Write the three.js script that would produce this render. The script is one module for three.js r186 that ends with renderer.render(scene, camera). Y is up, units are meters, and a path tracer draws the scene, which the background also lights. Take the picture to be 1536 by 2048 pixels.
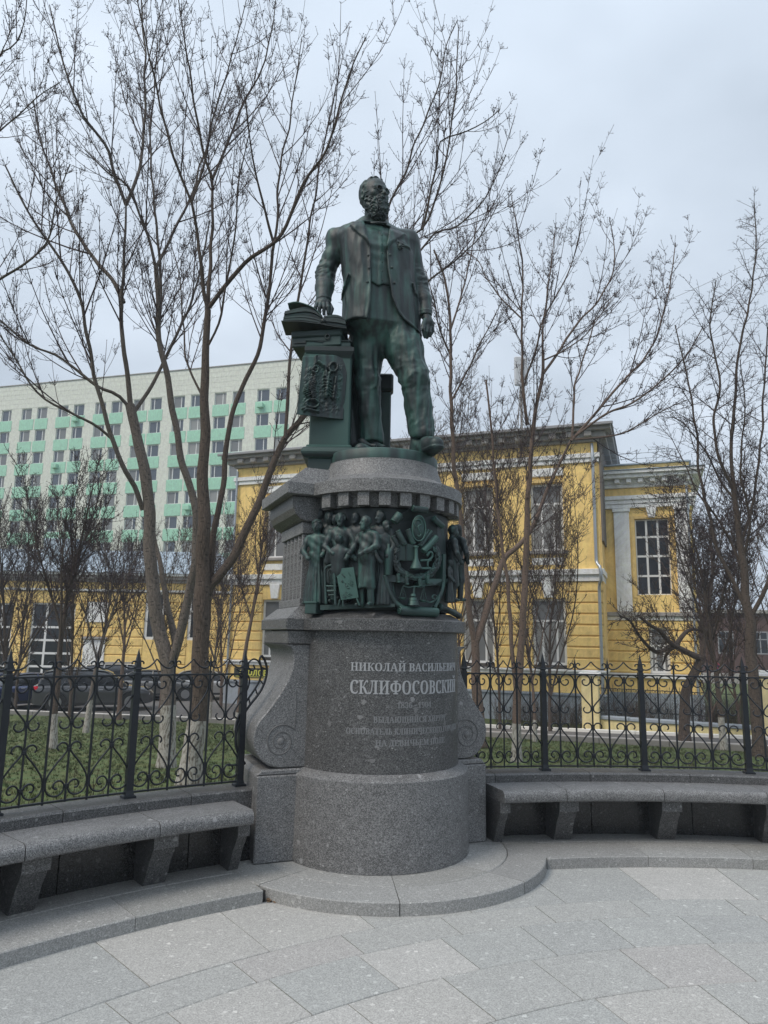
import * as THREE from 'three';
import { mergeGeometries, mergeVertices, toCreasedNormals } from 'three/addons/utils/BufferGeometryUtils.js';
import { ImprovedNoise } from 'three/addons/math/ImprovedNoise.js';
import { FontLoader } from 'three/addons/loaders/FontLoader.js';
import { TextGeometry } from 'three/addons/geometries/TextGeometry.js';

// ---------------------------------------------------------------- camera, sky, light, exposure
const scene = new THREE.Scene();
const FPX = 1440, PW = 1536, PH = 2048, PITCH = 10.05 * Math.PI / 180, ROLL = 1.0 * Math.PI / 180, EYE = 1.68;
const camera = new THREE.PerspectiveCamera(2 * Math.atan(PH / 2 / FPX) * 180 / Math.PI, PW / PH, 0.1, 1500);
camera.rotation.order = 'YXZ';
camera.rotation.set(PITCH, 0, ROLL);
camera.position.set(0, EYE, 0);
scene.add(camera);

const renderer = new THREE.WebGLRenderer({ antialias: true });
renderer.toneMapping = THREE.LinearToneMapping;
renderer.toneMappingExposure = 1.46;
renderer.shadowMap.enabled = true;
renderer.shadowMap.type = THREE.PCFSoftShadowMap;

const noise3 = new ImprovedNoise();
const nz = (x, y, z) => noise3.noise(x, y, z);
const fbm = (x, y, z, o = 4) => { let s = 0, a = 0.5, f = 1; for (let i = 0; i < o; i++) { s += a * nz(x * f + i * 7.3, y * f - i * 3.1, z * f + i * 5.7); f *= 2.03; a *= 0.5; } return s; };
const clamp = (v, a = 0, b = 1) => Math.min(b, Math.max(a, v));
const smooth = (a, b, v) => { const t = clamp((v - a) / (b - a)); return t * t * (3 - 2 * t); };
const mix = (a, b, t) => a + (b - a) * t;
const rad = (d) => d * Math.PI / 180;
function rng(seed) { let s = seed >>> 0 || 1; return () => { s = (s + 0x6D2B79F5) | 0; let t = Math.imul(s ^ (s >>> 15), 1 | s); t = (t + Math.imul(t ^ (t >>> 7), 61 | t)) ^ t; return ((t ^ (t >>> 14)) >>> 0) / 4294967296; }; }

{ // overcast sky: soft layered stratus, brighter towards the zenith
  const w = 1024, h = 512, d = new Float32Array(w * h * 4);
  for (let j = 0; j < h; j++) for (let i = 0; i < w; i++) {
    const el = ((j + 0.5) / h - 0.5) * Math.PI, az = (i + 0.5) / w * 2 * Math.PI;
    const y = Math.sin(el), x = Math.cos(el) * Math.cos(az), z = Math.cos(el) * Math.sin(az);
    let r, g, b;
    if (y >= -0.02) {
      const yy = Math.max(y, 0.04), u = x / (yy + 0.35) * 1.3, v = z / (yy + 0.35) * 1.3;
      const c = fbm(u * 1.5 + 3.1, v * 2.0 - 1.7, 0.4, 5), c2 = fbm(u * 0.5 - 8, v * 0.5 + 2, 3.3, 3);
      const lum = (0.49 + 0.46 * Math.pow(Math.max(y, 0), 5)) * (1 + 0.5 * c + 0.5 * c2);
      const cool = clamp(0.55 + 0.6 * c2 + 0.5 * c);
      r = lum * mix(0.84, 0.93, cool); g = lum * mix(1.0, 1.03, cool); b = lum * mix(1.2, 1.16, cool);
    } else { r = 0.16; g = 0.16; b = 0.16; }
    const k = (j * w + i) * 4; d[k] = r; d[k + 1] = g; d[k + 2] = b; d[k + 3] = 1;
  }
  const t = new THREE.DataTexture(d, w, h, THREE.RGBAFormat, THREE.FloatType);
  t.mapping = THREE.EquirectangularReflectionMapping; t.magFilter = t.minFilter = THREE.LinearFilter; t.wrapS = THREE.RepeatWrapping; t.needsUpdate = true;
  scene.background = t; scene.environment = t;
}
const sun = new THREE.DirectionalLight(0xfff4e6, 1.5);
sun.position.set(-42, 64, 20);
sun.target.position.set(0, 0, -12);
sun.castShadow = true; sun.shadow.radius = 45; sun.shadow.mapSize.set(2048, 2048);
Object.assign(sun.shadow.camera, { left: -45, right: 45, top: 45, bottom: -45, near: 5, far: 200 });
scene.add(sun, sun.target);
scene.fog = new THREE.FogExp2(0xd4dde6, 0.0014);
// ---------------------------------------------------------------- helpers
const CAMB = (() => { const e = new THREE.Matrix4().makeRotationFromEuler(camera.rotation).elements; return [new THREE.Vector3(e[0], e[1], e[2]), new THREE.Vector3(e[4], e[5], e[6]), new THREE.Vector3(-e[8], -e[9], -e[10])]; })();
const V = (x, y, z) => new THREE.Vector3(x, y, z);
function ray(px, py) { return CAMB[2].clone().addScaledVector(CAMB[0], (px - PW / 2) / FPX).addScaledVector(CAMB[1], -(py - PH / 2) / FPX); }
// a survey of the place: the point seen at (px, py) of the photograph that lies dist metres north of the viewpoint
function at(px, py, dist) { const d = ray(px, py); return V(0, EYE, 0).addScaledVector(d, dist / -d.z); }
function atHeight(px, py, y) { const d = ray(px, py); return V(0, EYE, 0).addScaledVector(d, (y - EYE) / d.y); }
const used = {};
function numbered(n) { used[n] = (used[n] ?? -1) + 1; return used[n] ? n + '_' + String(used[n]).padStart(3, '0') : n; }
function tag(o, label, category, group, kind) { if (label) o.userData.label = label; if (category) o.userData.category = category; if (group) o.userData.group = group; if (kind) o.userData.kind = kind; return o; }
function thing(name, label, category, pos = [0, 0, 0], turn = 0, group) { const o = new THREE.Group(); o.name = numbered(name); o.position.set(...pos); o.rotation.y = turn; scene.add(o); return tag(o, label, category, group); }
function part(parent, name, geo, m) { const o = new THREE.Mesh(geo, m); o.name = name; o.castShadow = o.receiveShadow = true; parent.add(o); return o; }
function struct(name, geo, m) { const o = part(scene, numbered(name), geo, m); o.userData.kind = 'structure'; return o; }
const merge = (l) => mergeGeometries(l.map((g) => { const n = g.index ? g.toNonIndexed() : g; for (const k of Object.keys(n.attributes)) if (!['position', 'normal', 'uv', 'color'].includes(k)) n.deleteAttribute(k); return n; }));
// uv in metres from the dominant axis of each face's normal
function uvBox(g0, ox = 0, oy = 0) {
  const g = g0.index ? g0.toNonIndexed() : g0, p = g.attributes.position, n = g.attributes.normal, uv = new Float32Array(p.count * 2);
  for (let i = 0; i < p.count; i++) {
    const f = i - i % 3; let ax = 0, ay = 0, az = 0;
    for (let k = f; k < f + 3; k++) { ax += n.getX(k); ay += n.getY(k); az += n.getZ(k); }
    ax = Math.abs(ax); ay = Math.abs(ay); az = Math.abs(az);
    const x = p.getX(i), y = p.getY(i), z = p.getZ(i);
    let u, v;
    if (ay >= ax && ay >= az) { u = x; v = z; } else if (ax >= az) { u = z; v = y; } else { u = x; v = y; }
    uv[2 * i] = u + ox; uv[2 * i + 1] = v + oy;
  }
  g.setAttribute('uv', new THREE.BufferAttribute(uv, 2));
  return g;
}
// box with chamfered edges, uv in metres
function box(x0, x1, y0, y1, z0, z1, b = 0.006) {
  const w = x1 - x0, h = y1 - y0, d = z1 - z0; b = Math.min(b, w * 0.3, h * 0.3, d * 0.3);
  let g;
  if (b < 0.0008) g = new THREE.BoxGeometry(w, h, d);
  else {
    const P = [], faces = [], X = w / 2, Y = h / 2, Z = d / 2;
    const pt = (sx, sy, sz, ax) => V(sx * (X - (ax === 0 ? 0 : b)), sy * (Y - (ax === 1 ? 0 : b)), sz * (Z - (ax === 2 ? 0 : b)));
    const quad = (a, bb, c, dd) => { const n = bb.clone().sub(a).cross(c.clone().sub(a)); const m = a.clone().add(bb).add(c).add(dd); const q = n.dot(m) < 0 ? [a, dd, c, bb] : [a, bb, c, dd]; P.push(q[0], q[1], q[2], q[0], q[2], q[3]); };
    for (const s of [-1, 1]) {
      quad(pt(s, -1, -1, 0), pt(s, 1, -1, 0), pt(s, 1, 1, 0), pt(s, -1, 1, 0));
      quad(pt(-1, s, -1, 1), pt(1, s, -1, 1), pt(1, s, 1, 1), pt(-1, s, 1, 1));
      quad(pt(-1, -1, s, 2), pt(1, -1, s, 2), pt(1, 1, s, 2), pt(-1, 1, s, 2));
      for (const t of [-1, 1]) {
        quad(pt(s, t, -1, 0), pt(s, t, 1, 0), pt(s, t, 1, 1), pt(s, t, -1, 1));
        quad(pt(s, -1, t, 0), pt(s, 1, t, 0), pt(s, 1, t, 2), pt(s, -1, t, 2));
        quad(pt(-1, s, t, 1), pt(1, s, t, 1), pt(1, s, t, 2), pt(-1, s, t, 2));
        for (const u of [-1, 1]) { const a = pt(s, t, u, 0), c = pt(s, t, u, 1), e = pt(s, t, u, 2); const n = c.clone().sub(a).cross(e.clone().sub(a)); n.dot(a) < 0 ? P.push(a, e, c) : P.push(a, c, e); }
      }
    }
    g = new THREE.BufferGeometry(); g.setAttribute('position', new THREE.Float32BufferAttribute(P.flatMap((v) => [v.x, v.y, v.z]), 3)); g.computeVertexNormals();
  }
  g.translate((x0 + x1) / 2, (y0 + y1) / 2, (z0 + z1) / 2);
  return uvBox(g);
}
// a closed (r, y) profile swept about the vertical axis through (cx, cz); angle 0 looks north (-z), positive towards east (+x)
function sweep(cx, cz, prof, a0, a1, segs, { caps = true, ou = 0, ov = 0, crease = 0.75, closed = true } = {}) {
  const P = [], N = [], U = []; let A = 0; const n = prof.length;
  for (let i = 0; i < n; i++) { const [r, y] = prof[i], [r2, y2] = prof[(i + 1) % n]; A += r * y2 - r2 * y; }
  const s = A > 0 ? 1 : -1, E = [], last = closed ? n : n - 1;
  for (let i = 0; i < n; i++) { const [r, y] = prof[i], [r2, y2] = prof[(i + 1) % n], l = Math.hypot(r2 - r, y2 - y) || 1; E.push([s * (y2 - y) / l, -s * (r2 - r) / l, l]); }
  const put = (r, y, nr, ny, a, u, v) => { P.push(cx + r * Math.sin(a), y, cz - r * Math.cos(a)); N.push(nr * Math.sin(a), ny, -nr * Math.cos(a)); U.push(u + ou, v + ov); };
  let per = 0; const rm = prof.reduce((q, p) => q + p[0], 0) / n;
  for (let i = 0; i < last; i++) {
    const [r, y] = prof[i], [r2, y2] = prof[(i + 1) % n], e = E[i], pe = E[(i + n - 1) % n], ne = E[(i + 1) % n];
    const blend = (q, ok) => { if (!ok || q[0] * e[0] + q[1] * e[1] < crease) return [e[0], e[1]]; const x = q[0] + e[0], z = q[1] + e[1], l = Math.hypot(x, z); return [x / l, z / l]; };
    const n1 = blend(pe, closed || i > 0), n2 = blend(ne, closed || i < last - 1), flat = Math.abs(e[1]) > 0.8;
    for (let k = 0; k < segs; k++) {
      const a = mix(a0, a1, k / segs), b = mix(a0, a1, (k + 1) / segs);
      const q = [[r, y, n1, a, per], [r2, y2, n2, a, per + e[2]], [r2, y2, n2, b, per + e[2]], [r, y, n1, b, per]];
      const ord = (s > 0) === (a1 > a0) ? [0, 1, 2, 0, 2, 3] : [0, 2, 1, 0, 3, 2];
      for (const o of ord) { const [rr, yy, nn, aa, vv] = q[o]; flat ? put(rr, yy, nn[0], nn[1], aa, rr * Math.sin(aa), rr * Math.cos(aa)) : put(rr, yy, nn[0], nn[1], aa, rm * aa, vv); }
    }
    per += e[2];
  }
  if (caps && closed) {
    const tri = THREE.ShapeUtils.triangulateShape(prof.map(([r, y]) => new THREE.Vector2(r, y)), []);
    for (const [a, sg] of [[a0, -1], [a1, 1]]) for (const t of tri) {
      const nx = Math.cos(a) * sg * Math.sign(a1 - a0), nzz = Math.sin(a) * sg * Math.sign(a1 - a0), pts = t.map((i) => prof[i]);
      const cr = (pts[1][0] - pts[0][0]) * (pts[2][1] - pts[0][1]) - (pts[2][0] - pts[0][0]) * (pts[1][1] - pts[0][1]);
      const want = sg * Math.sign(a1 - a0) > 0; const o = (cr > 0) === want ? [0, 1, 2] : [0, 2, 1];
      for (const i of o) { const [r, y] = pts[i]; P.push(cx + r * Math.sin(a), y, cz - r * Math.cos(a)); N.push(nx, 0, nzz); U.push(r + ou, y + ov); }
    }
  }
  const g = new THREE.BufferGeometry();
  g.setAttribute('position', new THREE.Float32BufferAttribute(P, 3)); g.setAttribute('normal', new THREE.Float32BufferAttribute(N, 3)); g.setAttribute('uv', new THREE.Float32BufferAttribute(U, 2));
  return g;
}
// ring sector with small chamfers
const ringProfile = (r0, r1, y0, y1, c = 0.005) => [[r0, y0], [r1, y0], [r1, y1 - c], [r1 - c, y1], [r0 + c, y1], [r0, y1 - c]];
// a tapering tube along points: [x, y, z, radius]
function tube(pts, sides = 6, cap = true, twist = 0) {
  const P = [], I = [], n = pts.length, t = V(), u = V(), w = V(), up = V(0.13, 0.21, 0.97).normalize();
  for (let i = 0; i < n; i++) {
    const a = pts[Math.max(0, i - 1)], b = pts[Math.min(n - 1, i + 1)];
    t.set(b[0] - a[0], b[1] - a[1], b[2] - a[2]).normalize();
    if (i === 0) { u.crossVectors(t, Math.abs(t.dot(up)) > 0.9 ? V(1, 0, 0) : up).normalize(); } else { u.addScaledVector(t, -u.dot(t)).normalize(); }
    w.crossVectors(t, u);
    for (let k = 0; k < sides; k++) { const f = k / sides * Math.PI * 2 + twist, r = pts[i][3], c = Math.cos(f) * r, s = Math.sin(f) * r; P.push(pts[i][0] + u.x * c + w.x * s, pts[i][1] + u.y * c + w.y * s, pts[i][2] + u.z * c + w.z * s); }
  }
  for (let i = 0; i < n - 1; i++) for (let k = 0; k < sides; k++) { const a = i * sides + k, b = i * sides + (k + 1) % sides, c = a + sides, d = b + sides; I.push(a, b, c, b, d, c); }
  if (cap) for (const [i, rev] of [[0, 1], [n - 1, 0]]) { const c = P.length / 3; P.push(pts[i][0], pts[i][1], pts[i][2]); for (let k = 0; k < sides; k++) { const a = i * sides + k, b = i * sides + (k + 1) % sides; rev ? I.push(c, b, a) : I.push(c, a, b); } }
  const g = new THREE.BufferGeometry(); g.setAttribute('position', new THREE.Float32BufferAttribute(P, 3)); g.setIndex(I); g.computeVertexNormals();
  return g;
}
// smooth curve through points (arrays), resampled
function curvePts(pts, n, tension = 0.5) { const c = new THREE.CatmullRomCurve3(pts.map((p) => V(p[0], p[1], p[2] ?? 0)), false, 'catmullrom', tension); return c.getSpacedPoints(n).map((v) => [v.x, v.y, v.z]); }
const withR = (pts, f) => pts.map((p, i) => [p[0], p[1], p[2], typeof f === 'function' ? f(i / (pts.length - 1)) : f]);
// extrude a closed XY outline along z, uv in metres
function prism(pts, z0, z1, bevel = 0) {
  const s = new THREE.Shape(pts.map(([x, y]) => new THREE.Vector2(x, y)));
  const g = new THREE.ExtrudeGeometry(s, { depth: z1 - z0 - 2 * bevel, bevelEnabled: bevel > 0, bevelSize: bevel, bevelThickness: bevel, bevelOffset: -bevel, bevelSegments: 1, curveSegments: 8 });
  g.translate(0, 0, z0 + bevel);
  return uvBox(g);
}
const ball = (x, y, z, r, sx = 1, sy = 1, sz = 1, d = 8) => { const g = new THREE.SphereGeometry(r, d * 2, d); g.scale(sx, sy, sz); g.translate(x, y, z); return g; };

// ---- textures
function tex(size, fn, srgb, rep) {
  const d = new Uint8Array(size * size * 4);
  for (let j = 0; j < size; j++) for (let i = 0; i < size; i++) { const c = fn(i, j), k = (j * size + i) * 4; d[k] = clamp(c[0], 0, 255); d[k + 1] = clamp(c[1], 0, 255); d[k + 2] = clamp(c[2], 0, 255); d[k + 3] = 255; }
  const t = new THREE.DataTexture(d, size, size, THREE.RGBAFormat); t.magFilter = THREE.LinearFilter; t.minFilter = THREE.LinearMipmapLinearFilter; t.generateMipmaps = true;
  t.wrapS = t.wrapT = THREE.RepeatWrapping; if (srgb) t.colorSpace = THREE.SRGBColorSpace; t.repeat.set(1 / rep, 1 / rep); t.needsUpdate = true; return t;
}
// granite: crystals of three tones, scattered round feldspar blobs, some ringed; metres per tile
function granite(size, rep, seed, base, contrast, blobs, blobTone, flat = 1, tint = [1, 1, 1], grain = 1) {
  const R = rng(seed), n = size * size, f = new Float32Array(n), cell = 4, q = size / cell, cs = new Float32Array(q * q * 3);
  for (let i = 0; i < q * q; i++) { cs[i * 3] = R(); cs[i * 3 + 1] = R(); const v = R(); cs[i * 3 + 2] = v < 0.34 ? -1 : v < 0.62 ? 0.05 : v < 0.9 ? 0.55 : 1.3; }
  for (let j = 0; j < size; j++) for (let i = 0; i < size; i++) {
    let bd = 1e9, bv = 0; const ci = Math.floor(i / cell), cj = Math.floor(j / cell);
    for (let b = -1; b <= 1; b++) for (let a = -1; a <= 1; a++) { const x = ci + a, y = cj + b, k = (((y % q) + q) % q * q + ((x % q) + q) % q) * 3, dx = (x + cs[k]) * cell - i, dy = (y + cs[k + 1]) * cell - j, dd = dx * dx + dy * dy; if (dd < bd) { bd = dd; bv = cs[k + 2]; } }
    f[j * size + i] = bv * contrast + (R() - 0.5) * contrast * 0.5;
  }
  // slow unevenness that tiles
  const T = Math.PI * 2 / size;
  for (let j = 0; j < size; j++) for (let i = 0; i < size; i++) { const a = Math.cos(i * T), b = Math.sin(i * T), c = Math.cos(j * T), e = Math.sin(j * T); f[j * size + i] += contrast * 0.55 * fbm(a * 1.7 + c * 1.1 + 5, b * 1.7 + e * 1.3, c * 1.2 - e + 9, 4); }
  for (let k = 0; k < blobs; k++) {
    const x = R() * size, y = R() * size, big = R(), r = grain * (2.5 + 6 * big * big + (big > 0.93 ? 5 : 0)), ring = big > 0.72, e = 0.75 + R() * 0.5, tn = blobTone * (0.35 + 0.65 * R()), ph = R() * 6;
    const m = Math.ceil(r * 1.6);
    for (let b = -m; b <= m; b++) for (let a = -m; a <= m; a++) {
      const ang = Math.atan2(b, a), rr = r * (1 + 0.14 * Math.sin(3 * ang + ph) + 0.1 * Math.sin(5 * ang + ph * 2)), dd = Math.hypot(a * e, b / e / flat) / rr; if (dd > 1.15) continue;
      const k2 = ((Math.floor(y + b) % size + size) % size) * size + (Math.floor(x + a) % size + size) % size;
      const w = 1 - smooth(0.85, 1.12, dd), v = ring ? (dd > 0.78 ? tn * 1.15 : dd > 0.6 ? tn * 0.45 : tn * 0.85) : tn;
      f[k2] = mix(f[k2], f[k2] * 0.35 + v, w);
    }
  }
  return tex(size, (i, j) => { const v = base + f[j * size + i]; return [v * tint[0], v * tint[1], v * tint[2]]; }, true, rep);
}
const gray = (size, rep, fn) => tex(size, (i, j) => { const v = fn(i, j) * 255; return [v, v, v]; }, false, rep);
const tileNoise = (i, j, size, f, s) => { const T = Math.PI * 2 / size, k = f; return fbm(Math.cos(i * T) * k + s, Math.sin(i * T) * k + Math.cos(j * T) * k, Math.sin(j * T) * k - s, 4); };
const hash = (i, j, s = 0) => { let h = (i * 374761393 + j * 668265263 + s * 974711) | 0; h = Math.imul(h ^ (h >>> 13), 1274126177); return ((h ^ (h >>> 16)) >>> 0) / 4294967296; };
const std = (o) => new THREE.MeshStandardMaterial(o);
const phys = (o) => new THREE.MeshPhysicalMaterial(o);
const lin = (r, g, b) => new THREE.Color().setRGB(r, g, b);
const bumpGrain = gray(512, 0.5, (i, j) => 0.5 + 0.35 * tileNoise(i, j, 512, 6, 3) + (hash(i, j) - 0.5) * 0.35);
const texDark = granite(1024, 1.15, 11, 80, 24, 250, 66);
const texMid = granite(1024, 1.15, 12, 106, 26, 150, 50);
const texPlat = granite(1024, 1.3, 23, 150, 15, 700, 50, 0.8, [1, 1, 0.985], 0.7);
const texPave = granite(1024, 1.4, 37, 167, 13, 900, 46, 0.8, [1.0, 0.995, 0.98], 0.66);
const texShadeGranite = granite(1024, 1.15, 19, 44, 17, 260, 44);  // polished dark granite, with the shade under the seats put into its tone
const M = {
  black: std({ map: texShadeGranite, roughness: 0.25 }),
  dark: std({ map: texDark, roughness: 0.42, bumpMap: bumpGrain, bumpScale: 0.0006 }),
  mid: std({ map: texMid, roughness: 0.55, bumpMap: bumpGrain, bumpScale: 0.001 }),
  plat: [lin(0.83, 0.83, 0.82), lin(0.9, 0.9, 0.9), lin(0.78, 0.78, 0.785)].map((color) => std({ map: texPlat, color, roughness: 0.8, bumpMap: bumpGrain, bumpScale: 0.0015 })),
  riser: std({ map: texMid, roughness: 0.75, bumpMap: bumpGrain, bumpScale: 0.0015 }),
  pave: [lin(0.86, 0.87, 0.86), lin(0.95, 0.94, 0.92), lin(0.8, 0.82, 0.82), lin(0.85, 0.87, 0.865), lin(0.9, 0.88, 0.87), lin(1.0, 0.99, 0.975)].map((color) => std({ map: texPave, color, roughness: 0.82, bumpMap: bumpGrain, bumpScale: 0.0015 })),
  iron: std({ color: lin(0.012, 0.015, 0.02), roughness: 0.38, metalness: 0.15 }),
};
// ---------------------------------------------------------------- the setting: ground, road, plaza, step
const CX = 2.4, CZ = -0.05, MX = -0.03, MZ = -6.05, YAW = rad(22.2);
const groundY = (x, z) => { const d = -z; return -0.07 - 1.38 * (d < 7 ? 0 : d > 27 ? 1 : (d - 7) / 20); };
// the road's near edge and far kerb as lines in plan
const nearEdge = (x) => x < -6 ? mix(-27.6, -29.4, (-6 - x) / 9) : x < 3 ? mix(-27.6, -22.6, (x + 6) / 9) : mix(-22.6, -18.0, (x - 3) / 6.5);
const farEdge = (x) => x < -4 ? -40.4 : x < 2 ? mix(-40.4, -28.6, (x + 4) / 6) : mix(-28.6, -22.6, (x - 2) / 10);
function sheet(xs, zs, yf, ok) {
  const P = [], I = [], U = [], id = {};
  const vert = (x, z) => { const k = x.toFixed(3) + '/' + z.toFixed(3); if (id[k] === undefined) { id[k] = P.length / 3; P.push(x, yf(x, z), z); U.push(x, z); } return id[k]; };
  for (let i = 0; i < xs.length - 1; i++) for (let j = 0; j < zs.length - 1; j++) {
    const q = [[xs[i], zs[j]], [xs[i + 1], zs[j]], [xs[i + 1], zs[j + 1]], [xs[i], zs[j + 1]]];
    if (ok && !ok((xs[i] + xs[i + 1]) / 2, (zs[j] + zs[j + 1]) / 2)) continue;
    const [a, b, c, d] = q.map((p) => vert(...p)); I.push(a, c, b, a, d, c);
  }
  const g = new THREE.BufferGeometry(); g.setAttribute('position', new THREE.Float32BufferAttribute(P, 3)); g.setAttribute('uv', new THREE.Float32BufferAttribute(U, 2)); g.setIndex(I); g.computeVertexNormals();
  const n = g.attributes.normal; let up = 0; for (let i = 0; i < n.count; i++) up += n.getY(i); if (up < 0) { const x = g.index.array; for (let i = 0; i < x.length; i += 3) { const t = x[i]; x[i] = x[i + 1]; x[i + 1] = t; } g.computeVertexNormals(); }
  return g;
}
const range = (a, b, s) => { const r = []; for (let v = a; v < b - 1e-6; v += s) r.push(v); r.push(b); return r; };
{
  const texSoil = tex(512, (i, j) => { const v = 84 + 30 * tileNoise(i, j, 512, 4, 1) + (hash(i, j) - 0.5) * 26, g = tileNoise(i, j, 512, 2, 9); return [v * (0.93 + 0.3 * g), v * (1.06 - 0.06 * g), v * 0.56]; }, true, 2.6);
  const soil = std({ map: texSoil, roughness: 1 });
  const xs = [...range(-400, -60, 40), ...range(-50, 50, 1.25), ...range(60, 400, 40)], zs = [...range(-600, -100, 50), ...range(-90, -32, 4), ...range(-31, 6, 1.0), 20, 60, 200, 400];
  struct('ground', sheet(xs, zs, (x, z) => groundY(x, z) + (z < -7.5 && z > nearEdge(x) + 0.5 ? 0.05 * fbm(x * 0.4, 0, z * 0.4, 3) : 0) - (Math.hypot(x - CX, z - CZ) < 7.6 ? 0.25 : 0)), soil);
  // road and car park: asphalt following the fall of the ground
  const texAs = tex(512, (i, j) => { const v = 98 + 22 * tileNoise(i, j, 512, 3, 4) + (hash(i, j) - 0.5) * 34; return [v * 1.03, v, v * 0.98]; }, true, 3);
  const asphalt = std({ map: texAs, roughness: 0.9 });
  const band = (x0, x1, n, near, far, m, dy) => {
    const P = [], I = [], U = [];
    for (let i = 0; i <= n; i++) for (let k = 0; k <= m; k++) { const x = mix(x0, x1, i / n), z = mix(near(x), far(x), k / m); P.push(x, groundY(x, z) + dy, z); U.push(x, z); }
    for (let i = 0; i < n; i++) for (let k = 0; k < m; k++) { const a = i * (m + 1) + k, b = a + m + 1; I.push(a, b, b + 1, a, b + 1, a + 1); }
    const g = new THREE.BufferGeometry(); g.setAttribute('position', new THREE.Float32BufferAttribute(P, 3)); g.setAttribute('uv', new THREE.Float32BufferAttribute(U, 2)); g.setIndex(I); g.computeVertexNormals(); return g;
  };
  struct('road', band(-60, 40, 100, nearEdge, farEdge, 12, 0.045), asphalt);
  const texPath = tex(256, (i, j) => { const v = 128 + 18 * tileNoise(i, j, 256, 3, 2) + (hash(i, j) - 0.5) * 20; return [v * 1.06, v, v * 0.98]; }, true, 2);
  struct('path', band(-5.2, 40, 60, (x) => nearEdge(x) - 0.35, (x) => nearEdge(x) - 2.6, 3, 0.06), std({ map: texPath, roughness: 0.9 }));
  // painted concrete kerbs, one stone after another
  const white = std({ color: lin(0.74, 0.72, 0.67), roughness: 0.85, bumpMap: bumpGrain, bumpScale: 0.002 }), grey = std({ color: lin(0.2, 0.19, 0.175), roughness: 0.9, bumpMap: bumpGrain, bumpScale: 0.003 });
  const kerbLine = (name, f, x0, x1, step, h, wdt, m, lift = 0) => {
    const stones = [];
    for (let x = x0; x < x1; x += step) {
      const a = V(x, 0, f(x)), b = V(x + step, 0, f(x + step)); a.y = groundY(a.x, a.z); b.y = groundY(b.x, b.z);
      const l = a.distanceTo(b), g = box(0.006, l - 0.006, -0.15, h, -wdt / 2, wdt / 2, 0.012);
      const ex = b.clone().sub(a).normalize(), ez = V(0, 0, 1).cross(V(0, 1, 0)).set(-ex.z, 0, ex.x).normalize().negate(), ey = ez.clone().cross(ex);
      g.applyMatrix4(new THREE.Matrix4().makeBasis(ex, ey, ez).setPosition(a.x, a.y + lift, a.z)); stones.push(g);
    }
    const k = struct(name, stones[0], m); for (const g of stones.slice(1)) part(k, 'kerbstone', g, m);
  };
  kerbLine('kerb', (x) => nearEdge(x) + 0.08, -30, 24, 1.5, 0.17, 0.16, grey);
  kerbLine('kerb', (x) => farEdge(x) + 0.25, 1.2, 22, 1.2, 0.3, 0.2, white);
  kerbLine('kerb', (x) => nearEdge(x) - 0.1, -24, -4.6, 1.5, 0.2, 0.13, white);
  kerbLine('kerb', (x) => nearEdge(x) - 0.12, -4.2, 24, 1.5, 0.19, 0.09, white);

  // paving: rings of granite flags about the middle of the forecourt
  const bed = std({ color: lin(0.045, 0.043, 0.04), roughness: 1 });
  const plaza = struct('plaza', sweep(CX, CZ, [[0, -0.3], [7.0, -0.3], [7.0, -0.012], [0, -0.012]], -Math.PI, Math.PI, 72, { caps: false }), bed);
  const R = rng(5);
  const rings = [[5.85, 5.17, 7.4, -42.6, 5.875], [5.17, 4.885, 7.4, -37.7], [4.885, 4.46, 6.2, -37.0], [4.46, 4.0, 7.0, -41.6], [4.0, 3.62, 8.4, -36.5], [3.62, 3.2, 9, -40], [3.2, 2.75, 10, -37], [2.75, 2.3, 12, -33], [2.3, 1.8, 15, -38], [1.8, 1.2, 20, -30]];
  const tints = [0, 0, 1, 2, 3, 3, 4, 1, 5, 0];
  rings.forEach(([ro, ri, st, a0, rim], k) => {
    for (let a = a0 - st * Math.ceil((70 + a0) / st); a < 48; a += st) {
      const g = sweep(CX, CZ, ringProfile(ri + 0.003, (rim ?? ro) - 0.003, -0.07, (R() - 0.5) * 0.002, 0.004), rad(a) + 0.003 / ro, rad(a + st) - 0.003 / ro, 5, { ou: R() * 9, ov: R() * 9 });
      part(plaza, 'paver', g, M.pave[tints[Math.floor(R() * tints.length)]]);
    }
  });
  // raised step: flags along the benches and a round landing under the monument
  const step = struct('step', sweep(CX, CZ, [[5.9, -0.05], [6.6, -0.05], [6.6, 0.06], [5.9, 0.06]], rad(-72), rad(48), 60), bed);
  const slab = (r0, r1, a, b) => part(step, 'step_slab', sweep(CX, CZ, ringProfile(r0, r1, -0.02, 0.0785, 0.006), rad(a) + 0.0003, rad(b) - 0.0003, 6, { ou: R() * 9, ov: R() * 9 }), M.plat[Math.floor(R() * 3)]);
  const joints = [-70, -62.7, -55.3, -47.8, -40.4, -32.4], jr = [-11.1, -3.2, 4.6, 12.2, 19.8, 27.4, 35, 43];
  for (const J of [joints, jr]) for (let i = 0; i < J.length - 1; i++) slab(5.85, 6.27, J[i], J[i + 1]);
  for (const J of [joints.map((a, i) => i === 5 ? a : a + 3.4), jr.map((a, i) => i ? a - 0.5 : a)]) for (let i = 0; i < J.length - 1; i++) slab(6.275, 6.56, J[i], J[i + 1]);
  const BX = 0.03, BZ = -6.07;
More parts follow.
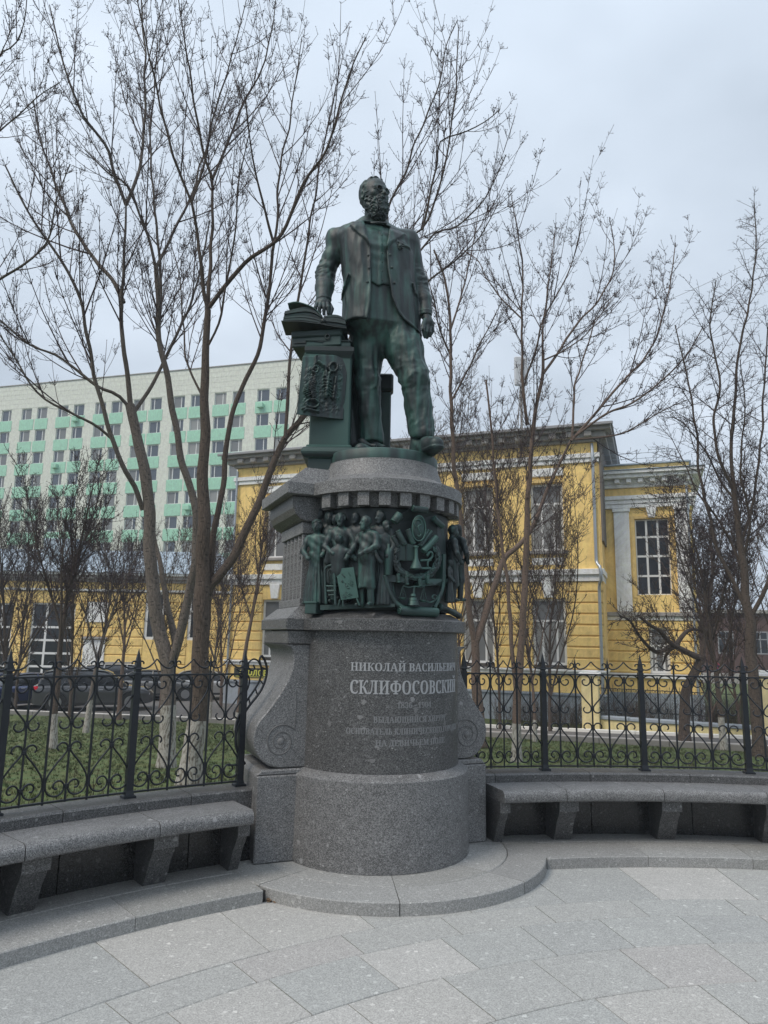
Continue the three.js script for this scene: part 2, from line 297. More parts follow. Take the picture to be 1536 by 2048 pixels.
  for (let k = 0; k < 6; k++) {
    const a = 180 - 5 - 44.5 * (k - 2), b = a - 44.5;   // facing the forecourt at 180 degrees
    for (const [r0, r1] of [[0.98, 1.27], [0.45, 0.976]]) part(step, 'landing_slab', sweep(BX, BZ, ringProfile(r0, r1, -0.02, 0.08, 0.006), rad(b) + 0.0025, rad(a) - 0.0025, 10, { ou: R() * 9, ov: R() * 9 }), M.plat[Math.floor(R() * 3)]);
  }
}
// ---------------------------------------------------------------- granite wall, benches and wrought iron railing
const FENCE = {};
{
  const R = rng(17);
  const wings = [['left', [-32.2, -38.3, -45.8, -53.4, -61, -68.6], [-37.6, -44.9, -52.6, -60.2], [-31.4, -38.5, -45.8, -53.4, -61, -68.6]],
    ['right', [-13.4, -8.4, -0.8, 6.9, 14.6, 22.2, 29.8, 37.4], [-8.0, 0, 7.7, 15.3, 22.9, 30.5], [-14.6, -8.2, -0.4, 7.4, 15.1, 22.8, 30.5, 38.2]]];
  const tops = 0.575;
  const fencePos = 6.64;
  const S = (r, a, y) => V(CX + r * Math.sin(rad(a)), y, CZ - r * Math.cos(rad(a)));
  // railing pieces, shared by every panel: drawn in a panel unit 0.296 m wide, local x along the wall, y up
  const W = 0.148, ux = (v) => v / 78 * W, uy = (v) => 1.40 - (v - 437) / 418 * 0.79;
  const flat = (pts, n, w = 0.0065) => tube(withR(curvePts(pts.map(([x, y]) => [ux(x), uy(y)]), n), w), 6);
  const up = (y) => 1272 - y;
  const scrollPts = [[30, 462], [36, 460], [44, 466], [43, 480], [30, 488], [16, 484], [7, 470], [10, 452], [26, 439], [48, 439], [66, 452], [73, 474], [68, 504], [40, 546], [12, 578], [5, 592], [9, 608], [24, 615], [38, 609], [43, 597], [36, 589]];
  const top = flat(scrollPts, 44), topM = flat(scrollPts.map(([x, y]) => [-x, y]), 44), low = flat(scrollPts.map(([x, y]) => [x, up(y) + 4]), 44), lowM = flat(scrollPts.map(([x, y]) => [-x, up(y) + 4]), 44);
  const crestPts = [[1, 377], [12, 390], [30, 405], [50, 412], [66, 408], [73, 396], [66, 385], [55, 388], [55, 396]];
  const crest = flat(crestPts, 22, 0.006), crestM = flat(crestPts.map(([x, y]) => [-x, y]), 22, 0.006);
  const bar = box(-0.006, 0.006, 0.6, 1.385, -0.006, 0.006, 0.001), collarGeo = box(-0.014, 0.014, -0.012, 0.012, -0.011, 0.011, 0.003);
  const spear = merge([box(-0.0065, 0.0065, 0.595, 1.46, -0.0065, 0.0065, 0.001), new THREE.ConeGeometry(0.014, 0.095, 4, 1).rotateY(Math.PI / 4).translate(0, 1.51, 0), new THREE.ConeGeometry(0.014, 0.02, 4, 1).rotateX(Math.PI).rotateY(Math.PI / 4).translate(0, 1.4525, 0)].map((g) => uvBox(g)));
  const postGeo = (() => { // square post on a foot plate, waisted neck and a long point
    const sq = (y, r) => [0, 1, 2, 3].map((k) => [Math.cos(k * Math.PI / 2 + Math.PI / 4) * r * 1.414, y, Math.sin(k * Math.PI / 2 + Math.PI / 4) * r * 1.414]);
    const lv = [sq(tops, 0.042), sq(tops + 0.014, 0.042), sq(tops + 0.02, 0.03), sq(tops + 0.05, 0.0245), sq(1.42, 0.0225), sq(1.425, 0.018), sq(1.437, 0.018), sq(1.44, 0.0235), sq(1.447, 0.0235), sq(1.452, 0.02), sq(1.50, 0.016), sq(1.585, 0.001)];
    const P = []; for (let i = 0; i < lv.length - 1; i++) for (let k = 0; k < 4; k++) { const a = lv[i][k], b = lv[i][(k + 1) % 4], c = lv[i + 1][k], d = lv[i + 1][(k + 1) % 4]; P.push(...a, ...c, ...b, ...b, ...c, ...d); }
    const g = new THREE.BufferGeometry(); g.setAttribute('position', new THREE.Float32BufferAttribute(P, 3)); g.computeVertexNormals(); return uvBox(g);
  })();
  Object.assign(FENCE, { top, topM, low, lowM, bar, spear, crest, crestM });
  for (const [side, seats, sup, posts] of wings) {
    const L = side === 'left', dir = L ? -1 : 1, where = L ? 'left of the monument' : 'right of the monument';
    // wall in blocks
    const wall = thing('parapet_wall', `low curved grey granite wall carrying the iron fence ${where}`, 'wall');
    const ends = L ? [-29.3, -35.0, -42.6, -50.2, -57.8, -69] : [-15.2, -12.6, -5.1, 2.6, 10.3, 18, 25.7, 37.6];
    for (let i = 0; i < ends.length - 1; i++) {
      const a = Math.min(ends[i], ends[i + 1]), b = Math.max(ends[i], ends[i + 1]);
      part(wall, 'wall_panel', sweep(CX, CZ, ringProfile(6.498, 6.6, -0.02, 0.418, 0.003), rad(a) + 0.0006, rad(b) - 0.0006, 8, { ou: R() * 9, ov: R() * 9 }), M.black);  // polished panel, coloured near black to paint the shade below the seat
      part(wall, 'wall_block', sweep(CX, CZ, ringProfile(6.5, 6.77, 0.42, tops, 0.014), rad(a) + 0.0004, rad(b) - 0.0004, 8, { ou: R() * 9, ov: R() * 9 }), M.dark);
    }
    part(wall, 'wall_back', sweep(CX, CZ, ringProfile(6.601, 6.768, -0.2, 0.4195, 0.003), rad(Math.min(...ends)), rad(Math.max(...ends)), 40), M.dark);
    const bench = thing('stone_bench', `long curved grey granite bench on bracket legs, ${where}`, 'bench');
    for (let i = 0; i < seats.length - 1; i++) {
      const a = Math.min(seats[i], seats[i + 1]), b = Math.max(seats[i], seats[i + 1]);
      const pr = [[6.135, 0.42], [6.497, 0.42], [6.497, 0.505]]; for (let k = 0; k <= 5; k++) { const t = k / 5 * Math.PI / 2; pr.push([6.14 - 0.045 * Math.sin(t), 0.473 + 0.042 * Math.cos(t)]); } pr.push([6.095, 0.436], [6.105, 0.424]);
      part(bench, 'seat_slab', sweep(CX, CZ, pr, rad(a) + 0.0005, rad(b) - 0.0005, 8, { ou: R() * 9, ov: R() * 9, crease: 0.6 }), M.mid);
    }
    const legs = [...sup, L ? -32.6 : -13.05];
    for (const a of legs) {
      const hw = a === legs[legs.length - 1] ? 0.36 : 0.72, s0 = rad(a - hw), s1 = rad(a + hw);
      const curve = [[6.19, 0.335], [6.205, 0.30], [6.245, 0.25], [6.275, 0.19], [6.30, 0.13], [6.335, 0.079]].reverse();
      const leg = part(bench, 'leg', sweep(CX, CZ, [[6.499, 0.079], [6.499, 0.335], ...curve.slice().reverse()], s0 + 0.0008, s1 - 0.0008, 2, { ou: R() * 9 }), M.dark);
      part(leg, 'leg_cap', sweep(CX, CZ, ringProfile(6.165, 6.498, 0.336, 0.4195, 0.004), s0 - 0.0006, s1 + 0.0006, 2, { ou: R() * 9 }), M.dark);
    }
    // railing
    const fence = thing('iron_fence', `black wrought iron fence with scrolls and spear tips ${where}`, 'fence');
    posts.forEach((a) => { const p = S(fencePos, a, 0), o = part(fence, 'fence_post', postGeo, M.iron); o.position.copy(p); o.rotation.y = -rad(a); });
    const a0 = rad(posts[0]), a1 = rad(posts[posts.length - 1]);
    for (const [y, h, name] of [[1.40, 0.006, 'top_rail'], [0.61, 0.006, 'bottom_rail']]) part(fence, name, sweep(CX, CZ, [[fencePos - 0.011, y - h], [fencePos + 0.011, y - h], [fencePos + 0.011, y + h], [fencePos - 0.011, y + h]], Math.min(a0, a1), Math.max(a0, a1), 60), M.iron);
    for (let i = 0; i < posts.length - 1; i++) {
      const n = Math.abs(posts[i + 1] - posts[i]) < 6.9 && !L ? 2.5 : 3, st = (posts[i + 1] - posts[i]) / 3;
      for (let k = 0; k < 3; k++) {
        const a = posts[i] + st * (k + 0.5), c = S(fencePos, a, 0), sx = Math.abs(st) / 2.555;
        const put = (name, g) => { const o = part(fence, name, g, M.iron); o.position.copy(c); o.rotation.y = -rad(a); o.scale.x = sx; return o; };
        put('bar', bar); put('scroll', top); put('scroll', topM); put('scroll', low); put('scroll', lowM); put('crest_scroll', crest); put('crest_scroll', crestM); for (const y of [470, 592, 684, 806]) put('collar', collarGeo).position.y = uy(y);
        if (k) { const a2 = posts[i] + st * k, o = part(fence, 'spear_bar', spear, M.iron); o.position.copy(S(fencePos, a2, 0)); o.rotation.y = -rad(a2); }
      }
    }
    if (L) { // the end piece: twin S bars with rungs that follow the stone volute, and a scroll inside
      const e = (px, py) => { const v = at(px, py, 1), q = S(fencePos, posts[0], 0), dv = v.sub(V(0, EYE, 0)); const nx = Math.sin(rad(-34)), nzv = -Math.cos(rad(-34)); const t = (q.x * nx + (q.z) * nzv) / (dv.x * nx + dv.z * nzv); return [dv.x * t, EYE + dv.y * t, dv.z * t]; };
      const outer = [[523, 1311], [530, 1322], [534, 1340], [530, 1362], [520, 1384], [500, 1410], [484, 1434], [474, 1458], [471, 1480], [474, 1500], [481, 1514], [490, 1528]].map((p) => e(...p));
      const inner = [[523, 1311], [519, 1320], [523, 1340], [520, 1358], [511, 1376], [492, 1404], [480, 1426], [473, 1446], [471, 1470]].map((p) => e(...p));
      const end = part(fence, 'end_bar', tube(withR(curvePts(outer, 40), 0.0095), 6), M.iron);
      part(fence, 'end_bar', tube(withR(curvePts(inner, 36), 0.008), 6), M.iron);
      const o = curvePts(outer, 60), n = curvePts(inner, 60); for (const [i, k] of [[8, 9], [16, 18], [22, 25], [28, 33], [34, 40], [40, 47]]) part(end, 'rung', tube([[...o[i], 0.006], [...n[k], 0.006]], 5), M.iron);
      part(fence, 'end_bar', tube([[...e(456, 1531), 0.007], [...e(490, 1528), 0.007]], 6), M.iron);
      part(fence, 'scroll', tube(withR(curvePts([[507, 1330], [509, 1338], [502, 1341], [497, 1335], [498, 1325], [507, 1318], [516, 1322], [520, 1330]].map((p) => e(...p)), 24), 0.0065), 6), M.iron);
      part(fence, 'scroll', tube(withR(curvePts([[476, 1350], [484, 1346], [494, 1349], [499, 1360], [495, 1378], [482, 1400], [470, 1420], [468, 1432], [475, 1437]].map((p) => e(...p)), 30), 0.0065), 6), M.iron);
      part(fence, 'scroll', tube(withR(curvePts([[473, 1338], [480, 1343], [489, 1340], [492, 1331], [486, 1327]].map((p) => e(...p)), 16), 0.006), 6), M.iron);
      part(fence, 'scroll', tube(withR(curvePts([[470, 1366], [480, 1373], [488, 1365], [486, 1355], [478, 1356]].map((p) => e(...p)), 16), 0.0065), 6), M.iron);
    }
  }
}
// ---------------------------------------------------------------- granite pedestal
const pedestal = thing('pedestal', 'round dark granite pedestal with side volutes and carved inscription', 'pedestal', [MX, 0, MZ], YAW);
{
  const turn = (prof, o = {}) => sweep(0, 0, prof, -Math.PI, Math.PI, 72, { caps: false, ...o });
  part(pedestal, 'base_drum', turn([[0.3, 0.082], [0.742, 0.082], [0.735, 0.683], [0.668, 0.727], [0.3, 0.727]], { closed: true }), M.mid);
  const shaft = part(pedestal, 'shaft', turn([[0.3, 0.7], [0.658, 0.7], [0.652, 1.742], [0.3, 1.742]], { ou: 3.3 }), M.dark);
  part(pedestal, 'band', turn([[0.3, 1.74], [0.702, 1.74], [0.722, 1.745], [0.722, 1.826], [0.714, 1.833], [0.69, 1.836], [0.60, 1.886], [0.3, 1.886]], { ou: 1.1 }), M.dark);
  part(pedestal, 'frieze_core', turn([[0.3, 1.88], [0.56, 1.88], [0.56, 2.70], [0.3, 2.70]]), std({ color: lin(0.012, 0.014, 0.014), roughness: 0.7 }));
  part(pedestal, 'cornice', turn([[0.3, 2.69], [0.585, 2.69], [0.60, 2.74], [0.605, 2.796], [0.692, 2.796], [0.69, 2.895], [0.668, 2.904], [0.655, 2.905], [0.585, 2.93], [0.535, 2.965], [0.508, 3.03], [0.488, 3.085], [0.484, 3.108], [0.3, 3.108]], { ou: 5, crease: 0.85 }), M.mid);
  // dentils: in the pedestal's frame angle pi faces the forecourt
  for (let a = -66; a <= 66; a += 14.2) part(pedestal, 'dentil', sweep(0, 0, ringProfile(0.55, 0.668, 2.69, 2.7955, 0.004), Math.PI + rad(a - 3.9), Math.PI + rad(a + 3.9), 3, { ou: a }), M.mid);
  // side piers with volute brackets; sx = -1 is the pier nearer the left bench
  for (const sx of [-1, 1]) {
    const X = sx < 0 ? 1.005 : 0.905, f = (a, b, ...r) => sx < 0 ? box(-b, -a, ...r) : box(a, b, ...r), zf = 0.17, zb = -0.62;
    const pier = part(pedestal, 'pier', f(0.35, X, 0.082, 0.683, zb, zf + 0.02, 0.008), M.mid);
    { // weathered top of the pier base: four sloped sides
      const g = prism([[0.3, 0.684], [X, 0.684], [X - 0.03, 0.722], [0.3, 0.722]].map(([x, y]) => [x * sx, y]), zb + 0.012, zf + 0.005, 0.01); part(pier, 'pier_top', g, M.mid);
    }
    const edge = [[0.83, 1.634], [0.775, 1.60], [0.758, 1.555], [0.755, 1.488], [0.782, 1.393], [0.839, 1.281], [0.933, 1.147], [1.008, 1.056], [1.037, 0.964], [1.029, 0.884], [0.977, 0.795], [0.901, 0.742], [0.82, 0.727]].map(([x, y]) => [x * (sx < 0 ? 1 : 0.9), y]);
    const out = [[0.4, 1.634], ...curvePts(edge, 44).map((p) => [p[0], p[1]]), [0.4, 0.727]].map(([x, y]) => [sx * x, y]);
    const vol = part(pedestal, 'volute', prism(out, zb + 0.03, 0.15, 0.008), M.mid);
    // carved spiral roll on the face of the bracket, and the sunk gore above it
    const c = sx < 0 ? 0.828 : 0.745, sp = [];
    for (let k = 0; k <= 70; k++) { const t = k / 70, a = rad(38) + t * rad(760), r = mix(0.135, 0.03, Math.pow(t, 0.75)); sp.push([sx * (c - Math.cos(a) * r * 0.98), 0.917 + Math.sin(a) * r, 0.15]); }
    part(vol, 'spiral', tube(withR(sp, (t) => 0.0065 - 0.003 * t), 6), M.mid);
    part(vol, 'rosette', ball(sx * c, 0.917, 0.148, 0.028, 1, 1, 0.5, 6), M.mid);
    part(vol, 'rib', tube(withR([[sx * (c - 0.1), 1.01, 0.15], [sx * (c - 0.108), 1.15, 0.15], [sx * (c - 0.105), 1.29, 0.15]], 0.005), 5), M.mid);
    const k2 = sx < 0 ? 1 : 0.7;
    part(pedestal, 'pier_block', f(0.4, 0.812 * k2, 1.636, 1.739, zb, 0.172, 0.006), M.dark);
    part(pedestal, 'pier_band', f(0.4, 0.835 * k2, 1.742, 1.829, zb - 0.03, 0.195, 0.006), M.dark);
    { const g = new THREE.BufferGeometry(), a = [0.4, 0.83 * k2], q = []; const P = [[a[0], 1.83, 0.19], [a[1], 1.83, 0.19], [a[1], 1.83, zb - 0.02], [a[0], 1.83, zb - 0.02], [a[0], 1.925, 0.13], [0.72 * k2, 1.925, 0.13], [0.72 * k2, 1.925, zb + 0.06], [a[0], 1.925, zb + 0.06]].map(([x, y, z]) => [sx * x, y, z]);
      for (const [i, j, k, l] of [[0, 1, 5, 4], [1, 2, 6, 5], [2, 3, 7, 6], [4, 5, 6, 7]]) { const t = [i, j, k, i, k, l]; if (sx < 0) t.reverse(); for (const m of t) q.push(...P[m]); }
      g.setAttribute('position', new THREE.Float32BufferAttribute(q, 3)); g.computeVertexNormals(); part(pedestal, 'pier_slope', uvBox(g), M.mid); }
    // fluted pilaster: flutes on its outer side face
    const pl = [[0.4, 0.1], [0.4, zb + 0.09], [0.70, zb + 0.09]]; const n = 5, z0 = zb + 0.12, z1 = 0.075;
    for (let i = 0; i < n; i++) { const a = mix(z0, z1, (i + 0.16) / n), b = mix(z0, z1, (i + 0.84) / n), m = (a + b) / 2; pl.push([0.70, a], [0.678, mix(a, m, 0.4)], [0.672, m], [0.678, mix(b, m, 0.4)], [0.70, b]); }
    pl.push([0.70, 0.1]);
    const pg = prism(pl.map(([x, z]) => [x * sx * k2, -z]), 1.99, 2.5, 0); pg.rotateX(-Math.PI / 2); part(pedestal, 'pilaster', pg, M.mid);
    part(pedestal, 'pilaster_foot', f(0.4, 0.715 * k2, 1.926, 1.988, zb + 0.08, 0.115, 0.004), M.mid);
    part(pedestal, 'pilaster_head', f(0.4, 0.715 * k2, 2.502, 2.595, zb + 0.08, 0.115, 0.004), M.mid);
    const con = [[0.4, 2.596], [0.70, 2.596], [0.74, 2.61], [0.785, 2.65], [0.805, 2.70], [0.81, 2.735], [0.81, 2.795], [0.4, 2.795]].map(([x, y]) => [x * sx * k2, y]);
    part(pedestal, 'console', prism(con, zb, 0.15, 0.006), M.dark);
    part(pedestal, 'pier_cornice', f(0.4, 0.875 * k2, 2.798, 2.897, zb - 0.06, 0.215, 0.006), M.mid);
    { const g = new THREE.BufferGeometry(), q = [], x1 = 0.86 * k2, x2 = 0.70 * k2, P = [[0.4, 2.8975, 0.2], [x1, 2.8975, 0.2], [x1, 2.8975, zb - 0.05], [0.4, 2.8975, zb - 0.05], [0.4, 3.045, 0.1], [x2, 3.045, 0.1], [x2, 3.045, zb + 0.1], [0.4, 3.045, zb + 0.1]].map(([x, y, z]) => [sx * x, y, z]);
      for (const [i, j, k, l] of [[0, 1, 5, 4], [1, 2, 6, 5], [2, 3, 7, 6], [4, 5, 6, 7]]) { const t = [i, j, k, i, k, l]; if (sx < 0) t.reverse(); for (const m of t) q.push(...P[m]); }
      g.setAttribute('position', new THREE.Float32BufferAttribute(q, 3)); g.computeVertexNormals(); part(pedestal, 'pier_cap', uvBox(g), M.mid); }
  }
  // incised lettering, filled pale, following the curve of the shaft
  const font = await new FontLoader().loadAsync('fonts/droid/droid_serif_bold.typeface.json'), ink = std({ color: lin(0.33, 0.34, 0.35), roughness: 0.8 }), ink2 = std({ color: lin(0.2, 0.205, 0.21), roughness: 0.8 });
  const line = (text, y, h, ang, m, off) => {
    const g = new TextGeometry(text, { font, size: h, depth: 0.004, curveSegments: 3 }); g.computeBoundingBox();
    const w = g.boundingBox.max.x - g.boundingBox.min.x, p = g.attributes.position, R0 = 0.656;
    for (let i = 0; i < p.count; i++) { const th = (p.getX(i) - g.boundingBox.min.x) / w * ang - ang / 2 + off, r = R0 - 0.0015 + p.getZ(i); p.setXYZ(i, Math.sin(th) * r, y + p.getY(i), Math.cos(th) * r); }
    g.computeVertexNormals(); part(shaft, 'inscription', g, m);
  };
  const o = rad(3.5);
  line('НИКОЛАЙ ВАСИЛЬЕВИЧ', 1.452, 0.060, rad(86), ink, o);
  line('СКЛИФОСОВСКИЙ', 1.288, 0.098, rad(86), ink, o);
  line('1836 - 1904', 1.190, 0.042, rad(25), ink2, o);
  line('ВЫДАЮЩИЙСЯ ХИРУРГ', 1.088, 0.042, rad(55), ink2, o);
  line('ОСНОВАТЕЛЬ КЛИНИЧЕСКОГО ГОРОДКА', 1.005, 0.042, rad(90), ink2, o);
  line('НА ДЕВИЧЬЕМ ПОЛЕ', 0.925, 0.042, rad(52), ink2, o);
}
// ---------------------------------------------------------------- modelling by distance fields (bronze castings)
const smin = (a, b, k) => { const h = Math.max(k - Math.abs(a - b), 0) / k; return Math.min(a, b) - h * h * k * 0.25; };
const smax = (a, b, k) => -smin(-a, -b, k);
const len3 = (x, y, z) => Math.sqrt(x * x + y * y + z * z);
// tapered capsule between a and b (x, y, z, radius)
function cap(p, a, b) {
  const bx = b[0] - a[0], by = b[1] - a[1], bz = b[2] - a[2], px = p[0] - a[0], py = p[1] - a[1], pz = p[2] - a[2];
  const t = clamp((px * bx + py * by + pz * bz) / (bx * bx + by * by + bz * bz + 1e-12));
  return len3(px - bx * t, py - by * t, pz - bz * t) - mix(a[3], b[3], t);
}
const ell = (p, c, r) => { const x = (p[0] - c[0]) / r[0], y = (p[1] - c[1]) / r[1], z = (p[2] - c[2]) / r[2], k = len3(x, y, z), k1 = len3(x / r[0], y / r[1], z / r[2]); return k * (k - 1) / (k1 + 1e-9); };
const sdBox = (p, c, h, r = 0) => { const x = Math.abs(p[0] - c[0]) - h[0] + r, y = Math.abs(p[1] - c[1]) - h[1] + r, z = Math.abs(p[2] - c[2]) - h[2] + r; return len3(Math.max(x, 0), Math.max(y, 0), Math.max(z, 0)) + Math.min(Math.max(x, y, z), 0) - r; };
const rotY = (p, c, a) => { const s = Math.sin(a), k = Math.cos(a), x = p[0] - c[0], z = p[2] - c[2]; return [x * k - z * s, p[1] - c[1], x * s + z * k]; };   // into a frame turned by a about y
// naive surface nets
function meshSDF(f, lo, hi, h) {
  const n = [0, 1, 2].map((k) => Math.ceil((hi[k] - lo[k]) / h) + 1), [nx, ny, nzz] = n, F = new Float32Array(nx * ny * nzz), B = 6;
  const id = (i, j, k) => i + nx * (j + ny * k);
  for (let k0 = 0; k0 < nzz; k0 += B) for (let j0 = 0; j0 < ny; j0 += B) for (let i0 = 0; i0 < nx; i0 += B) {
    const c = f([lo[0] + (i0 + B / 2) * h, lo[1] + (j0 + B / 2) * h, lo[2] + (k0 + B / 2) * h]), far = Math.abs(c) > B * h * 1.75;
    for (let k = k0; k < Math.min(k0 + B, nzz); k++) for (let j = j0; j < Math.min(j0 + B, ny); j++) for (let i = i0; i < Math.min(i0 + B, nx); i++) F[id(i, j, k)] = far ? c : f([lo[0] + i * h, lo[1] + j * h, lo[2] + k * h]);
  }
  const P = [], I = [], vid = new Int32Array(nx * ny * nzz).fill(-1), cor = [[0, 0, 0], [1, 0, 0], [0, 1, 0], [1, 1, 0], [0, 0, 1], [1, 0, 1], [0, 1, 1], [1, 1, 1]], ed = [[0, 1], [2, 3], [4, 5], [6, 7], [0, 2], [1, 3], [4, 6], [5, 7], [0, 4], [1, 5], [2, 6], [3, 7]];
  for (let k = 0; k < nzz - 1; k++) for (let j = 0; j < ny - 1; j++) for (let i = 0; i < nx - 1; i++) {
    let mask = 0; const v = []; for (let c = 0; c < 8; c++) { const q = F[id(i + cor[c][0], j + cor[c][1], k + cor[c][2])]; v.push(q); if (q < 0) mask |= 1 << c; }
    if (mask === 0 || mask === 255) continue;
    let x = 0, y = 0, z = 0, m = 0;
    for (const [a, b] of ed) if ((v[a] < 0) !== (v[b] < 0)) { const t = v[a] / (v[a] - v[b]); x += mix(cor[a][0], cor[b][0], t); y += mix(cor[a][1], cor[b][1], t); z += mix(cor[a][2], cor[b][2], t); m++; }
    vid[id(i, j, k)] = P.length / 3; P.push(lo[0] + (i + x / m) * h, lo[1] + (j + y / m) * h, lo[2] + (k + z / m) * h);
  }
  const quad = (a, b, c, d, fl) => { if (a < 0 || b < 0 || c < 0 || d < 0) return; fl ? I.push(a, b, c, a, c, d) : I.push(a, c, b, a, d, c); };
  for (let k = 1; k < nzz - 1; k++) for (let j = 1; j < ny - 1; j++) for (let i = 1; i < nx - 1; i++) {
    const s = F[id(i, j, k)] < 0;
    if (s !== (F[id(i + 1, j, k)] < 0)) quad(vid[id(i, j - 1, k - 1)], vid[id(i, j, k - 1)], vid[id(i, j, k)], vid[id(i, j - 1, k)], s);
    if (s !== (F[id(i, j + 1, k)] < 0)) quad(vid[id(i - 1, j, k - 1)], vid[id(i - 1, j, k)], vid[id(i, j, k)], vid[id(i, j, k - 1)], s);
    if (s !== (F[id(i, j, k + 1)] < 0)) quad(vid[id(i - 1, j - 1, k)], vid[id(i, j - 1, k)], vid[id(i, j, k)], vid[id(i - 1, j, k)], s);
  }
  const g = new THREE.BufferGeometry(); g.setAttribute('position', new THREE.Float32BufferAttribute(P, 3)); g.setIndex(I); g.computeVertexNormals();
  return g;
}
// bronze: dark casting with green verdigris runs, as vertex colours so that the runs follow the metal
const bronzeM = std({ vertexColors: true, roughness: 0.52, metalness: 0.12, bumpMap: bumpGrain, bumpScale: 0.0012 });
function patina(g0, o = {}) {
  const g = g0.attributes.uv ? g0 : (() => { const q = g0.index ? g0 : g0; const p = q.attributes.position, uv = new Float32Array(p.count * 2); for (let i = 0; i < p.count; i++) { uv[2 * i] = p.getX(i) + p.getZ(i); uv[2 * i + 1] = p.getY(i); } q.setAttribute('uv', new THREE.BufferAttribute(uv, 2)); return q; })();
  const p = g.attributes.position, n = g.attributes.normal, c = new Float32Array(p.count * 3), { green = 0.5, fine = 1, dx = 0, dy = 0, dz = 0 } = o;
  for (let i = 0; i < p.count; i++) {
    const x = p.getX(i) + dx, y = p.getY(i) + dy, z = p.getZ(i) + dz;
    const run = fbm(x * 22 * fine, y * 2.0 * fine, z * 22 * fine, 3), patch = fbm(x * 3 + 4, y * 2.2, z * 3, 3), up = n.getY(i);
    let t = green + run * 0.9 + patch * 0.5 + clamp(up) * 0.25; t = smooth(0.1, 1.0, t);
    const k = 0.85 + 0.22 * fbm(x * 40, y * 40, z * 40, 2) + 0.18 * patch + 0.45 * run;
    c[3 * i] = mix(0.024, 0.044, t) * k; c[3 * i + 1] = mix(0.035, 0.112, t) * k; c[3 * i + 2] = mix(0.038, 0.096, t) * k;
  }
  g.setAttribute('color', new THREE.BufferAttribute(c, 3));
  return g;
}
